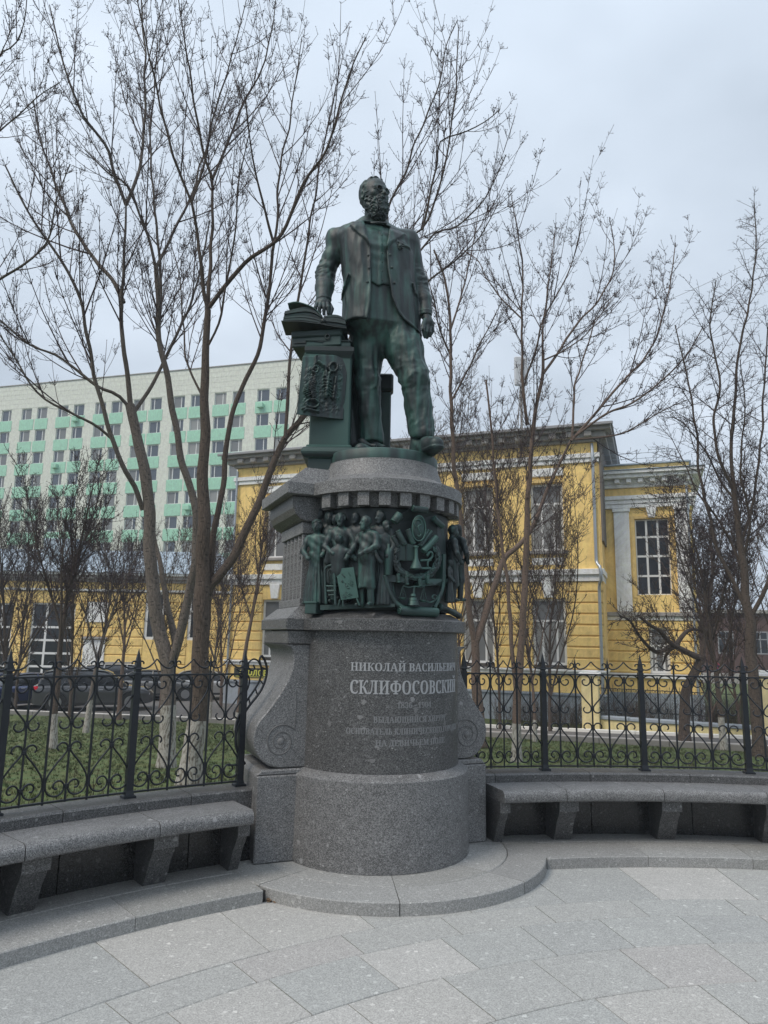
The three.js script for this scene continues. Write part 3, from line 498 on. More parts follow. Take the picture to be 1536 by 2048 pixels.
// ---------------------------------------------------------------- bronze statue
const SB = 3.195;
const statue = thing('bronze_statue', 'green bronze statue of a bearded man resting one hand on a book', 'statue', [MX, SB, MZ]);
{
  const S = (px, py, dz = 0, r) => { const v = at(px, py, -MZ - dz).sub(V(MX, SB, MZ)); return r === undefined ? [v.x, v.y, v.z] : [v.x, v.y, v.z, r]; };
  const table = (rows, y) => { if (y <= rows[0][0]) return rows[0]; for (let i = 1; i < rows.length; i++) if (y < rows[i][0]) { const t = smooth(0, 1, (y - rows[i - 1][0]) / (rows[i][0] - rows[i - 1][0])) * 0.5 + 0.5 * (y - rows[i - 1][0]) / (rows[i][0] - rows[i - 1][0]); return rows[i].map((v, k) => mix(rows[i - 1][k], v, t)); } return rows[rows.length - 1]; };
  const TY = rad(20), sT = Math.sin(TY), cT = Math.cos(TY);
  const loft = (p, rows, off = 0) => { const [, cx, cz, a, b] = table(rows, p[1]), dx = p[0] - cx, dz = p[2] - cz, x = Math.abs(dx * cT - dz * sT) / (a - off), z = Math.abs(dx * sT + dz * cT) / (b - off), k = Math.pow(Math.pow(x, 2.4) + Math.pow(z, 2.4), 1 / 2.4); return (k - 1) * Math.min(a, b) * 0.9; };
  const poly2 = (pts) => (x, y) => { let d = 1e9, s = 1; for (let i = 0, j = pts.length - 1; i < pts.length; j = i++) { const [ax, ay] = pts[i], [bx, by] = pts[j], ex = bx - ax, ey = by - ay, wx = x - ax, wy = y - ay, t = clamp((wx * ex + wy * ey) / (ex * ex + ey * ey)); d = Math.min(d, (wx - ex * t) ** 2 + (wy - ey * t) ** 2); const c1 = y >= ay, c2 = y < by, c3 = ex * wy > ey * wx; if ((c1 && c2 && c3) || (!c1 && !c2 && !c3)) s = -s; } return s * Math.sqrt(d); };
  const P2 = (l, dz = 0.2) => poly2(l.map(([x, y]) => { const s = S(x, y, dz); return [s[0], s[1]]; }));
  const torso = [[1.15, -0.02, 0.02, 0.365, 0.255], [1.3, -0.02, 0.02, 0.35, 0.25], [1.62, -0.045, 0.02, 0.34, 0.235], [1.9, -0.065, 0.01, 0.345, 0.235], [2.05, -0.085, 0, 0.345, 0.205], [2.14, -0.1, -0.01, 0.31, 0.165], [2.2, -0.11, -0.02, 0.2, 0.135], [2.27, -0.115, -0.02, 0.135, 0.12]];
  const opening = P2([[728, 438], [733, 475], [742, 503], [743, 563], [742, 612], [738, 634], [734, 662], [850, 664], [839, 657], [807, 640], [795, 626], [784, 599], [779, 563], [775, 538], [773, 501], [777, 470], [780, 438]]);
  const lapL = P2([[700, 453], [716, 444], [731, 446], [737, 480], [744, 508], [733, 490], [708, 466]]), lapR = P2([[812, 455], [795, 447], [776, 449], [774, 486], [772, 505], [783, 488], [804, 466]]);
  const flapL = P2([[697, 560], [700, 563], [688, 590], [681, 593]], 0.1), flapR = P2([[825, 567], [831, 569], [836, 588], [830, 590]], 0.1), pocket = P2([[794, 480], [822, 487], [822, 492], [794, 485]], 0.18);
  const armR = [S(684, 490, -0.01, 0.07), S(664, 515, -0.02, 0.085), S(651, 548, -0.03, 0.088), S(649, 576, 0.04, 0.08), S(647, 603, 0.11, 0.064)];
  const armL = [S(808, 490, -0.05, 0.066), S(827, 522, -0.08, 0.072), S(840, 566, -0.07, 0.07), S(849, 600, -0.01, 0.063), S(852, 631, 0.04, 0.056)];
  const chain = (p, a, k) => { let d = 1e9; for (let i = 0; i < a.length - 1; i++) d = smin(d, cap(p, a[i], a[i + 1]), k); return d; };
  const sleeveFold = (p, el) => { const e = len3(p[0] - el[0], p[1] - el[1], p[2] - el[2]), w = Math.exp(-e * e * 45); return w * 0.016 * (ridge(p[0] * 7 + p[1] * 9, p[1] * 16 - p[0] * 6, p[2] * 8) - 0.5) + 0.010 * fbm(p[0] * 9, p[1] * 7, p[2] * 9, 3); };
  const ridge = (x, y, z) => 1 - Math.abs(nz(x, y, z)) * 2 + 0.5 * (0.5 - Math.abs(nz(x * 2.1 + 3, y * 2.1, z * 2.1)) * 2);
  const jacket = (p) => {
    let t = loft(p, torso);
    t = smin(t, cap(p, S(670, 474, -0.01, 0.075), S(820, 478, -0.05, 0.075)), 0.08);
    t += 0.014 * fbm(p[0] * 5, p[1] * 2.2, p[2] * 5 + 3, 3) + 0.007 * (0.5 - ridge(p[0] * 9, p[1] * 2.4 + p[0] * 2, p[2] * 6));
    const front = p[2] > -0.02;
    if (front) {
      t -= 0.018 * smooth(0.008, -0.006, lapL(p[0], p[1])) + 0.018 * smooth(0.008, -0.006, lapR(p[0], p[1]));
      t -= 0.014 * smooth(0.006, -0.006, pocket(p[0], p[1]));
      const o = opening(p[0], p[1]);
      t -= 0.008 * smooth(0.028, 0.012, o) * smooth(2.0, 1.9, p[1]);   // raised front edge
      t = smax(t, -(loft(p, torso, 0.035)), 0.008);
      t = smax(t, -o, 0.012);
    } else t = Math.max(t, -loft(p, torso, 0.05));
    t -= 0.016 * smooth(0.005, -0.004, flapL(p[0], p[1])) + 0.016 * smooth(0.005, -0.004, flapR(p[0], p[1]));
    t = smax(t, 1.185 - 0.04 * smooth(-0.1, 0.35, p[0]) + 0.012 * Math.sin(p[0] * 17) - p[1], 0.01);
    t = Math.max(t, p[1] - 2.262);
    let a = chain(p, armR, 0.03) + sleeveFold(p, armR[2]), b = chain(p, armL, 0.03) + sleeveFold(p, armL[2]);
    a = smax(a, (p[1] - armR[4][1]) < -0.0 ? 0.02 - (p[1] - armR[4][1] + 0.03) * 1 : -1, 0.01); b = smax(b, armL[4][1] - 0.005 - p[1], 0.01);
    a -= 0.006 * smooth(0.012, 0, Math.abs(p[1] - armR[4][1] - 0.025)); b -= 0.006 * smooth(0.01, 0, Math.abs(p[1] - armL[4][1] - 0.035));
    const k = mix(0.02, 0.15, smooth(1.85, 2.08, p[1])); return smin(smin(t, a, k), b, k);
  };
  const bt = (g, o) => patina(g, { dy: SB, ...o });
  part(statue, 'jacket', bt(meshSDF(jacket, [-0.72, 1.15, -0.42], [0.5, 2.32, 0.42], 0.0085), { green: 0.28 }), bronzeM);
  // waistcoat and shirt front
  const vestCut = P2([[742, 568], [757, 576], [768, 570], [780, 571], [790, 568], [790, 430], [720, 430], [735, 500]], 0.2);
  const vest = (p) => { let t = loft(p, torso, 0.032); t += 0.004 * Math.sin(p[1] * 62 + 3 * p[0]) * smooth(1.62, 1.8, p[1]) * smooth(2.1, 1.9, p[1]) + 0.003 * fbm(p[0] * 12, p[1] * 20, p[2] * 12, 2); const s = S(759, 500, 0.2)[0]; t -= 0.006 * smooth(0.004, -0.004, Math.abs(p[0] - s - 0.01) - 0.012); t = smax(t, vestCut(p[0], p[1]) - 0.0, 0.01); t = Math.max(t, -loft(p, torso, 0.09), -p[2]); return t; };
  part(statue, 'waistcoat', bt(meshSDF(vest, [-0.4, 1.5, -0.05], [0.3, 2.32, 0.36], 0.009), { green: 0.62 }), bronzeM);
  const pin = [];
  // trousers
  const legR = [S(733, 650, -0.03, 0.165), S(736, 705, -0.02, 0.132), S(736, 762, 0.01, 0.102), S(739, 825, -0.03, 0.098), S(745, 882, -0.05, 0.104)];
  const legL = [S(793, 650, 0.0, 0.175), S(808, 700, 0.05, 0.165), S(829, 757, 0.13, 0.12), S(837, 812, 0.11, 0.11), S(843, 868, 0.12, 0.108)];
  const trousers = (p) => {
    let a = chain(p, legR, 0.04), b = chain(p, legL, 0.04);
    const fr = fbm(p[0] * 6 + 1, p[1] * 3.2, p[2] * 6, 3);
    const kneeB = Math.exp(-((p[1] - legL[2][1]) ** 2) * 26), kneeA = Math.exp(-((p[1] - legR[2][1]) ** 2) * 26), hip = smooth(0.85, 1.1, p[1]);
    const drag = ridge(p[0] * 11 + 5, p[1] * 1.5 + p[0] * 2, p[2] * 9), dia = ridge(p[0] * 5 - p[1] * 5, p[1] * 7 + p[0] * 4, p[2] * 5 + 2), dib = ridge(p[0] * 5 + p[1] * 5 + 9, p[1] * 7 - p[0] * 5, p[2] * 5);
    a += 0.006 * fr - 0.012 * (drag - 0.5) - 0.008 * (dia - 0.5) * (0.2 + kneeA);
    b += 0.006 * fr - 0.012 * (drag - 0.5) - 0.010 * (dib - 0.5) * (0.2 + kneeB + 0.25 * hip + 0.8 * Math.exp(-((p[1] - 0.26) ** 2) * 70));
    let d = smin(a, b, 0.05);
    d = smin(d, loft([p[0], Math.max(p[1], 1.2), p[2]], torso, 0.05) + Math.max(0, 1.2 - p[1]) * 0.9, 0.06);
    d = smax(d, p[1] - 1.62, 0.02);
    const hemA = legR[4][1] - 0.035 + (p[2] + 0.05) * 0.15, hemB = legL[4][1] - 0.03 - (p[2] - 0.12) * 0.35;
    return smax(d, (p[0] < mix(-0.02, 0.2, clamp((1.0 - p[1]))) ? hemA : hemB) - p[1], 0.012);
  };
  part(statue, 'trousers', bt(meshSDF(trousers, [-0.42, 0.02, -0.36], [0.56, 1.68, 0.38], 0.0095), { green: 0.52 }), bronzeM);
  // shoes
  const toe = S(878, 897, 0.44), heel = S(838, 884, 0.1), shoeL = (p) => {
    const a = cap(p, [heel[0], 0.085, heel[2], 0.075], [mix(heel[0], toe[0], 0.55), 0.07, mix(heel[2], toe[2], 0.55), 0.075]), b = cap(p, [mix(heel[0], toe[0], 0.45), 0.06, mix(heel[2], toe[2], 0.45), 0.078], [toe[0] - 0.02, 0.05, toe[2] - 0.03, 0.06]);
    let d = smin(a, b, 0.04); d = smin(d, cap(p, [heel[0], 0.08, heel[2], 0.07], [heel[0], 0.22, heel[2], 0.075]), 0.04);
    d += 0.005 * Math.sin(p[1] * 70 + p[2] * 50) * Math.exp(-((p[2] - 0.24) ** 2) * 120);
    const sole = Math.max(Math.min(a, b) - 0.012, Math.abs(p[1] - 0.012) - 0.014);
    return Math.min(Math.max(d, 0.012 - p[1]), sole);
  };
  part(statue, 'shoe', bt(meshSDF(shoeL, [0.15, -0.02, -0.05], [0.7, 0.34, 0.62], 0.009), { green: 0.35 }), bronzeM);
  const shoeR = (p) => { const h = S(745, 885, -0.06), t = S(722, 890, 0.22); let d = smin(cap(p, [h[0], 0.07, h[2], 0.07], [h[0], 0.2, h[2], 0.07]), cap(p, [h[0], 0.06, h[2], 0.07], [t[0], 0.045, t[2], 0.055]), 0.04); return Math.max(d, 0.001 - p[1]); };
  part(statue, 'shoe', bt(meshSDF(shoeR, [-0.4, -0.02, -0.3], [0.1, 0.34, 0.4], 0.01), { green: 0.35 }), bronzeM);
  // head, neck, hands and the body inside the clothes: one figure
  const HC = S(748, 396, 0.05), HY = rad(36);
  const cran = (q) => ell(q, [0, 0.05, -0.012], [0.114, 0.132, 0.146]);
  const head = (p) => {
    const q = rotY(p, HC, HY), ax = Math.abs(q[0]), m = [ax, q[1], q[2]];
    let d = cran(q);
    d = smin(d, ell(q, [0, -0.045, 0.03], [0.092, 0.125, 0.112]), 0.05);
    d = smin(d, cap(m, [0.012, 0.034, 0.128, 0.016], [0.066, 0.03, 0.104, 0.017]), 0.022);      // brow
    d = smin(d, ell(m, [0.06, -0.028, 0.088], [0.034, 0.03, 0.032]), 0.03);                      // cheekbone
    d = smax(d, -ell(m, [0.043, 0.006, 0.143], [0.027, 0.02, 0.026]), 0.014);                    // eye socket
    d = smin(d, ell(m, [0.043, 0.005, 0.108], [0.021, 0.017, 0.021]), 0.005);
    d = smin(d, cap(q, [0, 0.018, 0.134, 0.012], [0, -0.038, 0.166, 0.019]), 0.016);             // nose
    d = smin(d, ell(m, [0.02, -0.046, 0.147], [0.014, 0.012, 0.016]), 0.012);
    const e = ell(m, [0.116, -0.012, -0.012], [0.016, 0.042, 0.027]); d = smin(d, smax(e, -ell(m, [0.128, -0.01, -0.006], [0.01, 0.026, 0.014]), 0.006), 0.008);
    // hair swept back
    const hair = cran(q) - 0.013 - 0.005 * Math.sin(q[0] * 90 + q[2] * 50 + 7 * fbm(q[0] * 9, q[1] * 9, q[2] * 9, 2)) - 0.009 * fbm(q[0] * 26, q[1] * 26, q[2] * 26, 2);
    const line = q[2] - 0.03 - 0.06 * smooth(0.13, 0.18, q[1]) + 0.05 * smooth(0.06, -0.02, q[1]) - 0.01 * nz(q[0] * 30, q[1] * 30, 1);
    d = smin(d, smax(smax(hair, line, 0.02), -0.06 - q[1], 0.02), 0.012);
    // beard, whiskers and moustache in curls
    const curl = 0.011 * Math.sin(q[0] * 95 + 5 * fbm(q[0] * 14, q[1] * 14, q[2] * 14, 2) * 4) * Math.sin(q[1] * 70 + q[2] * 45 + 3) + 0.014 * fbm(q[0] * 24, q[1] * 18, q[2] * 24, 2);
    let bd = smin(ell(q, [0, -0.135, 0.068], [0.1, 0.095, 0.095]), ell(m, [0.088, -0.085, 0.022], [0.028, 0.062, 0.04]), 0.04);
    bd = smin(bd, ell(q, [0, -0.2, 0.072], [0.082, 0.078, 0.072]), 0.04) + curl;
    d = smin(d, bd, 0.012);
    d = smin(d, cap(m, [0.008, -0.072, 0.147, 0.021], [0.068, -0.096, 0.112, 0.016]) + curl * 0.5, 0.008);
    const dn = cap(p, [HC[0], HC[1] - 0.1, HC[2] - 0.04, 0.084], [HC[0] + 0.005, HC[1] - 0.3, HC[2] - 0.07, 0.096]);
    return smin(d, dn, 0.025);
  };
  const headG = meshSDF(head, [HC[0] - 0.24, HC[1] - 0.34, HC[2] - 0.26], [HC[0] + 0.24, HC[1] + 0.24, HC[2] + 0.26], 0.0052);
  const fingers = (p, l) => { let d = 1e9; for (const f of l) for (let i = 0; i < f.length - 1; i++) d = Math.min(d, cap(p, f[i], f[i + 1])); return d; };
  const H = (pts, r0, r1) => pts.map(([x, y, z], i) => S(x, y, z, mix(r0, r1, i / (pts.length - 1))));
  const fR = [H([[634, 606, 0.16], [631, 614, 0.225], [631, 624, 0.22]], 0.018, 0.014), H([[641, 607, 0.17], [639, 615, 0.245], [639, 627, 0.235]], 0.018, 0.0145), H([[648, 607, 0.17], [648, 615, 0.25], [648, 628, 0.24]], 0.018, 0.0145), H([[655, 607, 0.165], [656, 614, 0.24], [656, 627, 0.235]], 0.018, 0.014), H([[658, 608, 0.12], [664, 618, 0.17], [661, 628, 0.21]], 0.021, 0.016)];
  const handR = (p) => smin(smin(cap(p, S(647, 599, 0.1, 0.05), S(646, 607, 0.15, 0.046)), cap(p, S(638, 606, 0.15, 0.03), S(655, 607, 0.15, 0.03)), 0.03), fingers(p, fR), 0.012);
  const fL = [H([[849, 650, 0.1], [846, 660, 0.13], [848, 671, 0.11]], 0.017, 0.013), H([[855, 652, 0.09], [853, 664, 0.12], [850, 674, 0.1]], 0.017, 0.014), H([[860, 652, 0.06], [860, 665, 0.09], [854, 675, 0.08]], 0.017, 0.014), H([[864, 650, 0.03], [866, 662, 0.05], [860, 672, 0.05]], 0.016, 0.013), H([[850, 640, 0.09], [846, 650, 0.135], [846, 658, 0.155]], 0.02, 0.015)];
  const handL = (p) => smin(smin(cap(p, S(853, 634, 0.05, 0.04), S(857, 645, 0.06, 0.042)), cap(p, S(851, 648, 0.08, 0.026), S(863, 648, 0.03, 0.026)), 0.03), fingers(p, fL), 0.012);
  const around = (pts, m) => { const a = [1e9, 1e9, 1e9], b = [-1e9, -1e9, -1e9]; for (const p of pts) for (let k = 0; k < 3; k++) { a[k] = Math.min(a[k], p[k] - m); b[k] = Math.max(b[k], p[k] + m); } return [a, b]; };
  const hR = meshSDF(handR, ...around([...fR.flat(), S(647, 599, 0.1)], 0.08), 0.0045), hL = meshSDF(handL, ...around([...fL.flat(), S(853, 634, 0.05)], 0.08), 0.0045);
  const core = (p) => { let d = cap(p, [-0.09, 2.2, -0.02, 0.09], [-0.03, 1.3, 0, 0.15]); const thin = (l) => l.map((q) => [q[0], q[1], q[2], q[3] * 0.6]); for (const l of [armR, armL, legR, legL]) d = smin(d, chain(p, thin(l), 0.03), 0.05); return d; };
  const coreG = meshSDF(core, [-0.7, 0.1, -0.3], [0.5, 2.3, 0.35], 0.024);
  const fig = mergeGeometries([headG, hR, hL, coreG].map((g) => bt(g, { green: 0.2 })));
  const figure = part(statue, 'figure', fig, bronzeM);
  // spectacles
  const head3 = (x, y, z) => { const c = Math.cos(HY), s = Math.sin(HY); return [HC[0] + x * c + z * s, HC[1] + y, HC[2] - x * s + z * c]; };
  const ringAt = (sx) => { const l = []; for (let k = 0; k <= 20; k++) { const a = k / 20 * Math.PI * 2; l.push([...head3(sx * (0.04 + 0.027 * Math.cos(a)), 0.006 + 0.028 * Math.sin(a), 0.152 - 0.012 * (0.04 + 0.027 * Math.cos(a)) / 0.07), 0.006]); } return tube(l, 6, false); };
  part(statue, 'spectacles', bt(merge([ringAt(1), ringAt(-1), tube([[...head3(-0.014, 0.012, 0.152), 0.005], [...head3(0.014, 0.012, 0.152), 0.004]], 5), tube([[...head3(-0.067, 0.006, 0.14), 0.004], [...head3(-0.116, 0.0, 0.02), 0.004]], 5), tube([[...head3(0.067, 0.006, 0.14), 0.004], [...head3(0.116, 0.0, 0.02), 0.004]], 5)].map((g) => uvBox(g))), { green: 0 }), bronzeM);
  // buttons and the star order on the chest
  const onFront = (px, py, f = jacket) => { let z = 0.34; while (z > 0.05) { const s = S(px, py, z); if (f(s) < 0.002) return s; z -= 0.005; } return S(px, py, 0.2); };
  for (const [x, y] of [[737, 511], [738, 536], [735, 564], [780, 510], [784, 535], [789, 566]]) { const s = onFront(x, y); part(statue, 'button', bt(ball(s[0], s[1], s[2] + 0.004, 0.0125, 1, 1, 0.6, 6), { green: 0.1 }), bronzeM); }
  for (const y of [470, 488, 506, 524, 542, 560]) { const s = onFront(764, y, vest); part(statue, 'button', bt(ball(s[0], s[1], s[2] + 0.003, 0.008, 1, 1, 0.6, 5), { green: 0.3 }), bronzeM); }
  { const s = onFront(800, 493), l = []; for (let k = 0; k < 8; k++) { const a = k * Math.PI / 4; l.push(tube([[s[0], s[1], s[2] + 0.012, 0.008], [s[0] + Math.cos(a) * 0.036, s[1] + Math.sin(a) * 0.036, s[2] + 0.008, 0.007]], 5)); } l.push(ball(s[0], s[1], s[2] + 0.012, 0.016, 1, 1, 0.7, 6)); part(statue, 'order_star', bt(merge(l.map((g) => uvBox(g))), { green: 0.1 }), bronzeM);
    const n = S(742, 446, 0.17), n2 = S(773, 447, 0.17); part(statue, 'bow_tie', bt(tube([[n[0], n[1], n[2], 0.012], [(n[0] + n2[0]) / 2, n[1] - 0.006, n[2] + 0.02, 0.009], [n2[0], n2[1], n2[2], 0.012]], 6), { green: 0.1 }), bronzeM); }
  // coat thrown behind, falling to the base
  const drape = (p) => { let d = 1e9; for (const [a, b] of [[S(700, 690, -0.16, 0.05), S(703, 888, -0.1, 0.06)], [S(712, 700, -0.15, 0.05), S(722, 886, -0.06, 0.045)], [S(716, 760, -0.12, 0.04), S(742, 889, -0.02, 0.03)], [S(742, 885, -0.02, 0.03), S(766, 893, 0.02, 0.024)], [S(720, 884, 0.05, 0.035), S(748, 893, 0.08, 0.02)]]) d = smin(d, cap(p, a, b), 0.045); return Math.max(d + 0.008 * Math.sin(p[0] * 60 + p[1] * 10), 0.001 - p[1]); };
  part(statue, 'coat', bt(meshSDF(drape, [-0.5, -0.02, -0.35], [0.15, 1.2, 0.25], 0.014), { green: 0.12 }), bronzeM);
  // post of a chair behind the legs
  { const c = S(768, 800, -0.33), t = S(768, 752, -0.33)[1]; const post = part(statue, 'chair_post', bt(box(c[0] - 0.065, c[0] + 0.065, 0, t - 0.17, c[2] - 0.06, c[2] + 0.06, 0.012), { green: 0.3 }), bronzeM); part(post, 'post_cap', bt(box(c[0] - 0.085, c[0] + 0.085, t - 0.165, t, c[2] - 0.08, c[2] + 0.08, 0.018), { green: 0.15 }), bronzeM); }
  part(statue, 'base_disc', bt(sweep(0, 0, [[0.02, 3.109 - SB], [0.482, 3.109 - SB], [0.484, -0.012], [0.474, 0], [0.02, 0]], -Math.PI, Math.PI, 72, { caps: false }), { green: 0.45 }), bronzeM);

  // lectern column
  const X = (px, py, z) => S(px, py, z)[0], Y = (px, py, z) => S(px, py, z)[1];
  const lx0 = X(618, 870, 0.2), lx1 = X(699, 870, 0.2);
  const lectern = part(statue, 'lectern', bt(box(lx0, lx1, 0.05, 0.9, -0.17, 0.2, 0.012), { green: 0.55 }), bronzeM);
  const lp = (n, g, green = 0.5) => part(lectern, n, bt(g, { green }), bronzeM);
  const rings = (lv) => { const P = []; for (let k = 0; k < lv.length - 1; k++) for (let e = 0; e < 4; e++) { const f = (e + 1) % 4, a = lv[k], b = lv[k + 1]; P.push(...a[e], ...b[e], ...a[f], ...a[f], ...b[e], ...b[f]); } const t = lv[lv.length - 1]; P.push(...t[0], ...t[2], ...t[1], ...t[0], ...t[3], ...t[2]); const q = new THREE.BufferGeometry(); q.setAttribute('position', new THREE.Float32BufferAttribute(P, 3)); q.computeVertexNormals(); return uvBox(q); };
  const rect = (x0, x1, z0, z1) => ([o, y]) => [[x0 - o, y, z0 - o], [x1 + o, y, z0 - o], [x1 + o, y, z1 + o], [x0 - o, y, z1 + o]];
  const bx0 = X(615, 930, 0.24), tx0 = X(603, 905, 0.24);
  const yb = Y(620, 943, 0.24), y1 = Y(615, 918, 0.24), y2 = Y(615, 894, 0.24);
  lp('plinth', box(bx0, lx1 + 0.06, yb, y1 + 0.012, -0.21, 0.24, 0.008), 0.45);
  { const pr = []; for (let k = 0; k <= 8; k++) { const a = -Math.PI / 2 + k / 8 * Math.PI; pr.push([Math.cos(a) * (y2 - y1) / 2 * 1.1, (y1 + y2) / 2 + 0.006 + Math.sin(a) * (y2 - y1) / 2]); } lp('base_moulding', rings(pr.map(rect(tx0 + 0.055, lx1 + 0.06, -0.2, 0.23))), 0.55); }
  lp('fillet', box(lx0 - 0.02, lx1 + 0.02, y2 - 0.01, y2 + 0.03, -0.19, 0.216, 0.006), 0.5);
  lp('capital', rings([[0.0, 0.80], [0.02, 0.835], [0.05, 0.89], [0.06, 0.91], [0.06, 0.945]].map(rect(lx0, lx1 - 0.04, -0.17, 0.17))), 0.2);
  lp('closed_book', merge([box(lx0 - 0.06, lx1 + 0.0, 0.948, 0.96, -0.17, 0.215, 0.004), box(lx0 - 0.05, lx1 - 0.012, 0.961, 1.0, -0.17, 0.205, 0.004), box(lx0 - 0.06, lx1 + 0.0, 1.001, 1.013, -0.17, 0.215, 0.004)]), 0.3);
  { // instrument case lying on the books, tilted a little
    const cs = part(statue, 'instrument_case', bt(merge([box(-0.215, 0.215, 0, 0.085, -0.16, 0.16, 0.008), box(-0.222, 0.222, 0.088, 0.148, -0.166, 0.166, 0.01)]), { green: 0.28 }), bronzeM);
    const q = S(637, 692, 0.2); cs.position.set(q[0], q[1], q[2] - 0.16); cs.rotation.set(0, -0.13, 0.02);
    const cp = (n, g) => part(cs, n, bt(g, { green: 0.05 }), bronzeM);
    cp('clasp', merge([new THREE.TorusGeometry(0.02, 0.006, 6, 14).translate(0.1, 0.075, 0.17), ball(0.1, 0.1, 0.168, 0.013, 1, 1, 0.6, 5)].map((g) => uvBox(g))));
    cp('rail', box(-0.2, 0.06, 0.03, 0.04, 0.16, 0.168, 0.002)); cp('handle', tube(withR(curvePts([[-0.16, 0.14, 0.03], [-0.155, 0.2, 0.03], [-0.12, 0.215, 0.03], [-0.085, 0.2, 0.03], [-0.08, 0.14, 0.03]], 16), 0.013), 7));
    cp('handle', tube(withR(curvePts([[0.02, 0.14, 0], [0.025, 0.185, 0], [0.06, 0.2, 0], [0.1, 0.185, 0], [0.105, 0.14, 0]], 16), 0.012), 7)); cp('end_ring', new THREE.TorusGeometry(0.02, 0.007, 6, 12).rotateY(Math.PI / 2).translate(-0.222, 0.06, 0.02));
  }
  { // open book under the hand: sheaves of leaves either side of a round spine
    const bk = part(statue, 'open_book', bt(tube([[...S(646, 643, 0.27), 0.024], [...S(646, 640, -0.1), 0.024]], 10), { green: 0.3 }), bronzeM);
    const side = (bot, top, n, name) => { for (let k = 0; k < n; k++) { const f0 = k / n + 0.012, f1 = (k + 0.86) / n, N = 18, b = curvePts(bot.map((q) => [q[0], q[1], 0]), N), t = curvePts(top.map((q) => [q[0], q[1], 0]), N), L = (f) => b.map((q, i) => [mix(q[0], t[i][0], f), mix(q[1], t[i][1], f)]); const poly = [...L(f0), ...L(f1).reverse()].map(([x, y]) => { const s = S(x, y, 0.25); return [s[0], s[1]]; }); const g = prism(poly, 0.0 + 0.008 * hash(k, n), 0.25 + 0.014 * hash(n, k), 0); part(bk, 'page_sheaf', bt(g, { green: 0.34 }), bronzeM); } };
    side([[645, 647], [625, 644], [600, 641], [566, 641]], [[645, 631], [632, 618], [612, 613], [570, 622]], 5);
    side([[648, 647], [662, 650], [676, 652], [692, 654]], [[648, 632], [662, 629], [676, 630], [690, 636]], 4);
    const leaf = (l, z0, z1) => { const N = 14, b = curvePts(l, N), poly = [...b.map((q) => [q[0], q[1]]), ...b.slice().reverse().map((q) => [q[0], q[1] + 1.6])].map(([x, y]) => { const s = S(x, y, 0.25); return [s[0], s[1]]; }); return prism(poly, z0, z1, 0); };
    part(bk, 'page', bt(leaf([[644, 634], [630, 618], [610, 609], [592, 605], [576, 608]], 0.02, 0.27), { green: 0.75 }), bronzeM);
    part(bk, 'cover', bt(leaf([[652, 649], [630, 647], [600, 643.5], [563, 643]], -0.02, 0.27), { green: 0.1 }), bronzeM);
    part(bk, 'cover', bt(leaf([[643, 649], [665, 653], [680, 655], [694, 657]], -0.02, 0.27), { green: 0.1 }), bronzeM);
  }
  { // hanging anatomical sheet in relief: bent over the top edge, ribs, spine and limb bones standing proud
    const nu = 90, nv = 120, P = [], I = [], bones = [];
    const seg = (x0, y0, x1, y1, r, h) => bones.push([x0, y0, x1, y1, r, h]);
    for (let k = 0; k < 9; k++) { const t = k / 8, y = 0.47 + t * 0.22, x = 0.28 - 0.05 * Math.sin(t * 3); seg(x - 0.09 - 0.03 * Math.sin(t * 3), y + 0.025, x, y - 0.01, 0.011, 0.012); seg(x, y - 0.01, x + 0.06, y + 0.02, 0.011, 0.012); }
    for (let k = 0; k < 14; k++) seg(0.3 + 0.01 * Math.sin(k), 0.3 + k * 0.035, 0.32, 0.3 + k * 0.035, 0.016, 0.01);
    for (let k = 0; k < 6; k++) seg(0.5 + k * 0.01, 0.4 + k * 0.045, 0.66 + 0.015 * k, 0.47 + k * 0.05, 0.012, 0.014);
    for (let k = 0; k < 20; k++) { const a = k / 20 * 6.28, b = (k + 1) / 20 * 6.28; seg(0.68 + 0.09 * Math.cos(a), 0.27 + 0.07 * Math.sin(a), 0.68 + 0.09 * Math.cos(b), 0.27 + 0.07 * Math.sin(b), 0.018, 0.016); seg(0.3 + 0.06 * Math.cos(a), 0.3 + 0.05 * Math.sin(a), 0.3 + 0.06 * Math.cos(b), 0.3 + 0.05 * Math.sin(b), 0.014, 0.012); seg(0.3 + 0.14 * Math.cos(a), 0.82 + 0.06 * Math.sin(a), 0.3 + 0.14 * Math.cos(b), 0.82 + 0.06 * Math.sin(b), 0.018, 0.016); }
    seg(0.36, 0.18, 0.52, 0.27, 0.022, 0.016); seg(0.52, 0.27, 0.56, 0.45, 0.018, 0.014); seg(0.6, 0.36, 0.58, 0.7, 0.025, 0.016); seg(0.76, 0.42, 0.74, 0.72, 0.02, 0.014); seg(0.2, 0.78, 0.16, 0.93, 0.02, 0.014); seg(0.12, 0.9, 0.45, 0.93, 0.018, 0.015); seg(0.28, 0.08, 0.3, 0.2, 0.014, 0.01);
    const hgt = (u, v) => { let h = 0; for (const [x0, y0, x1, y1, r, a] of bones) { const ex = x1 - x0, ey = (y1 - y0) * 1.35, wx = u - x0, wy = (v - y0) * 1.35, t = clamp((wx * ex + wy * ey) / (ex * ex + ey * ey + 1e-9)), d = Math.hypot(wx - ex * t, wy - ey * t) / r; if (d < 1.6) h = Math.max(h, a * Math.sqrt(Math.max(0, 1 - (d / 1.6) ** 2))); } return h; };
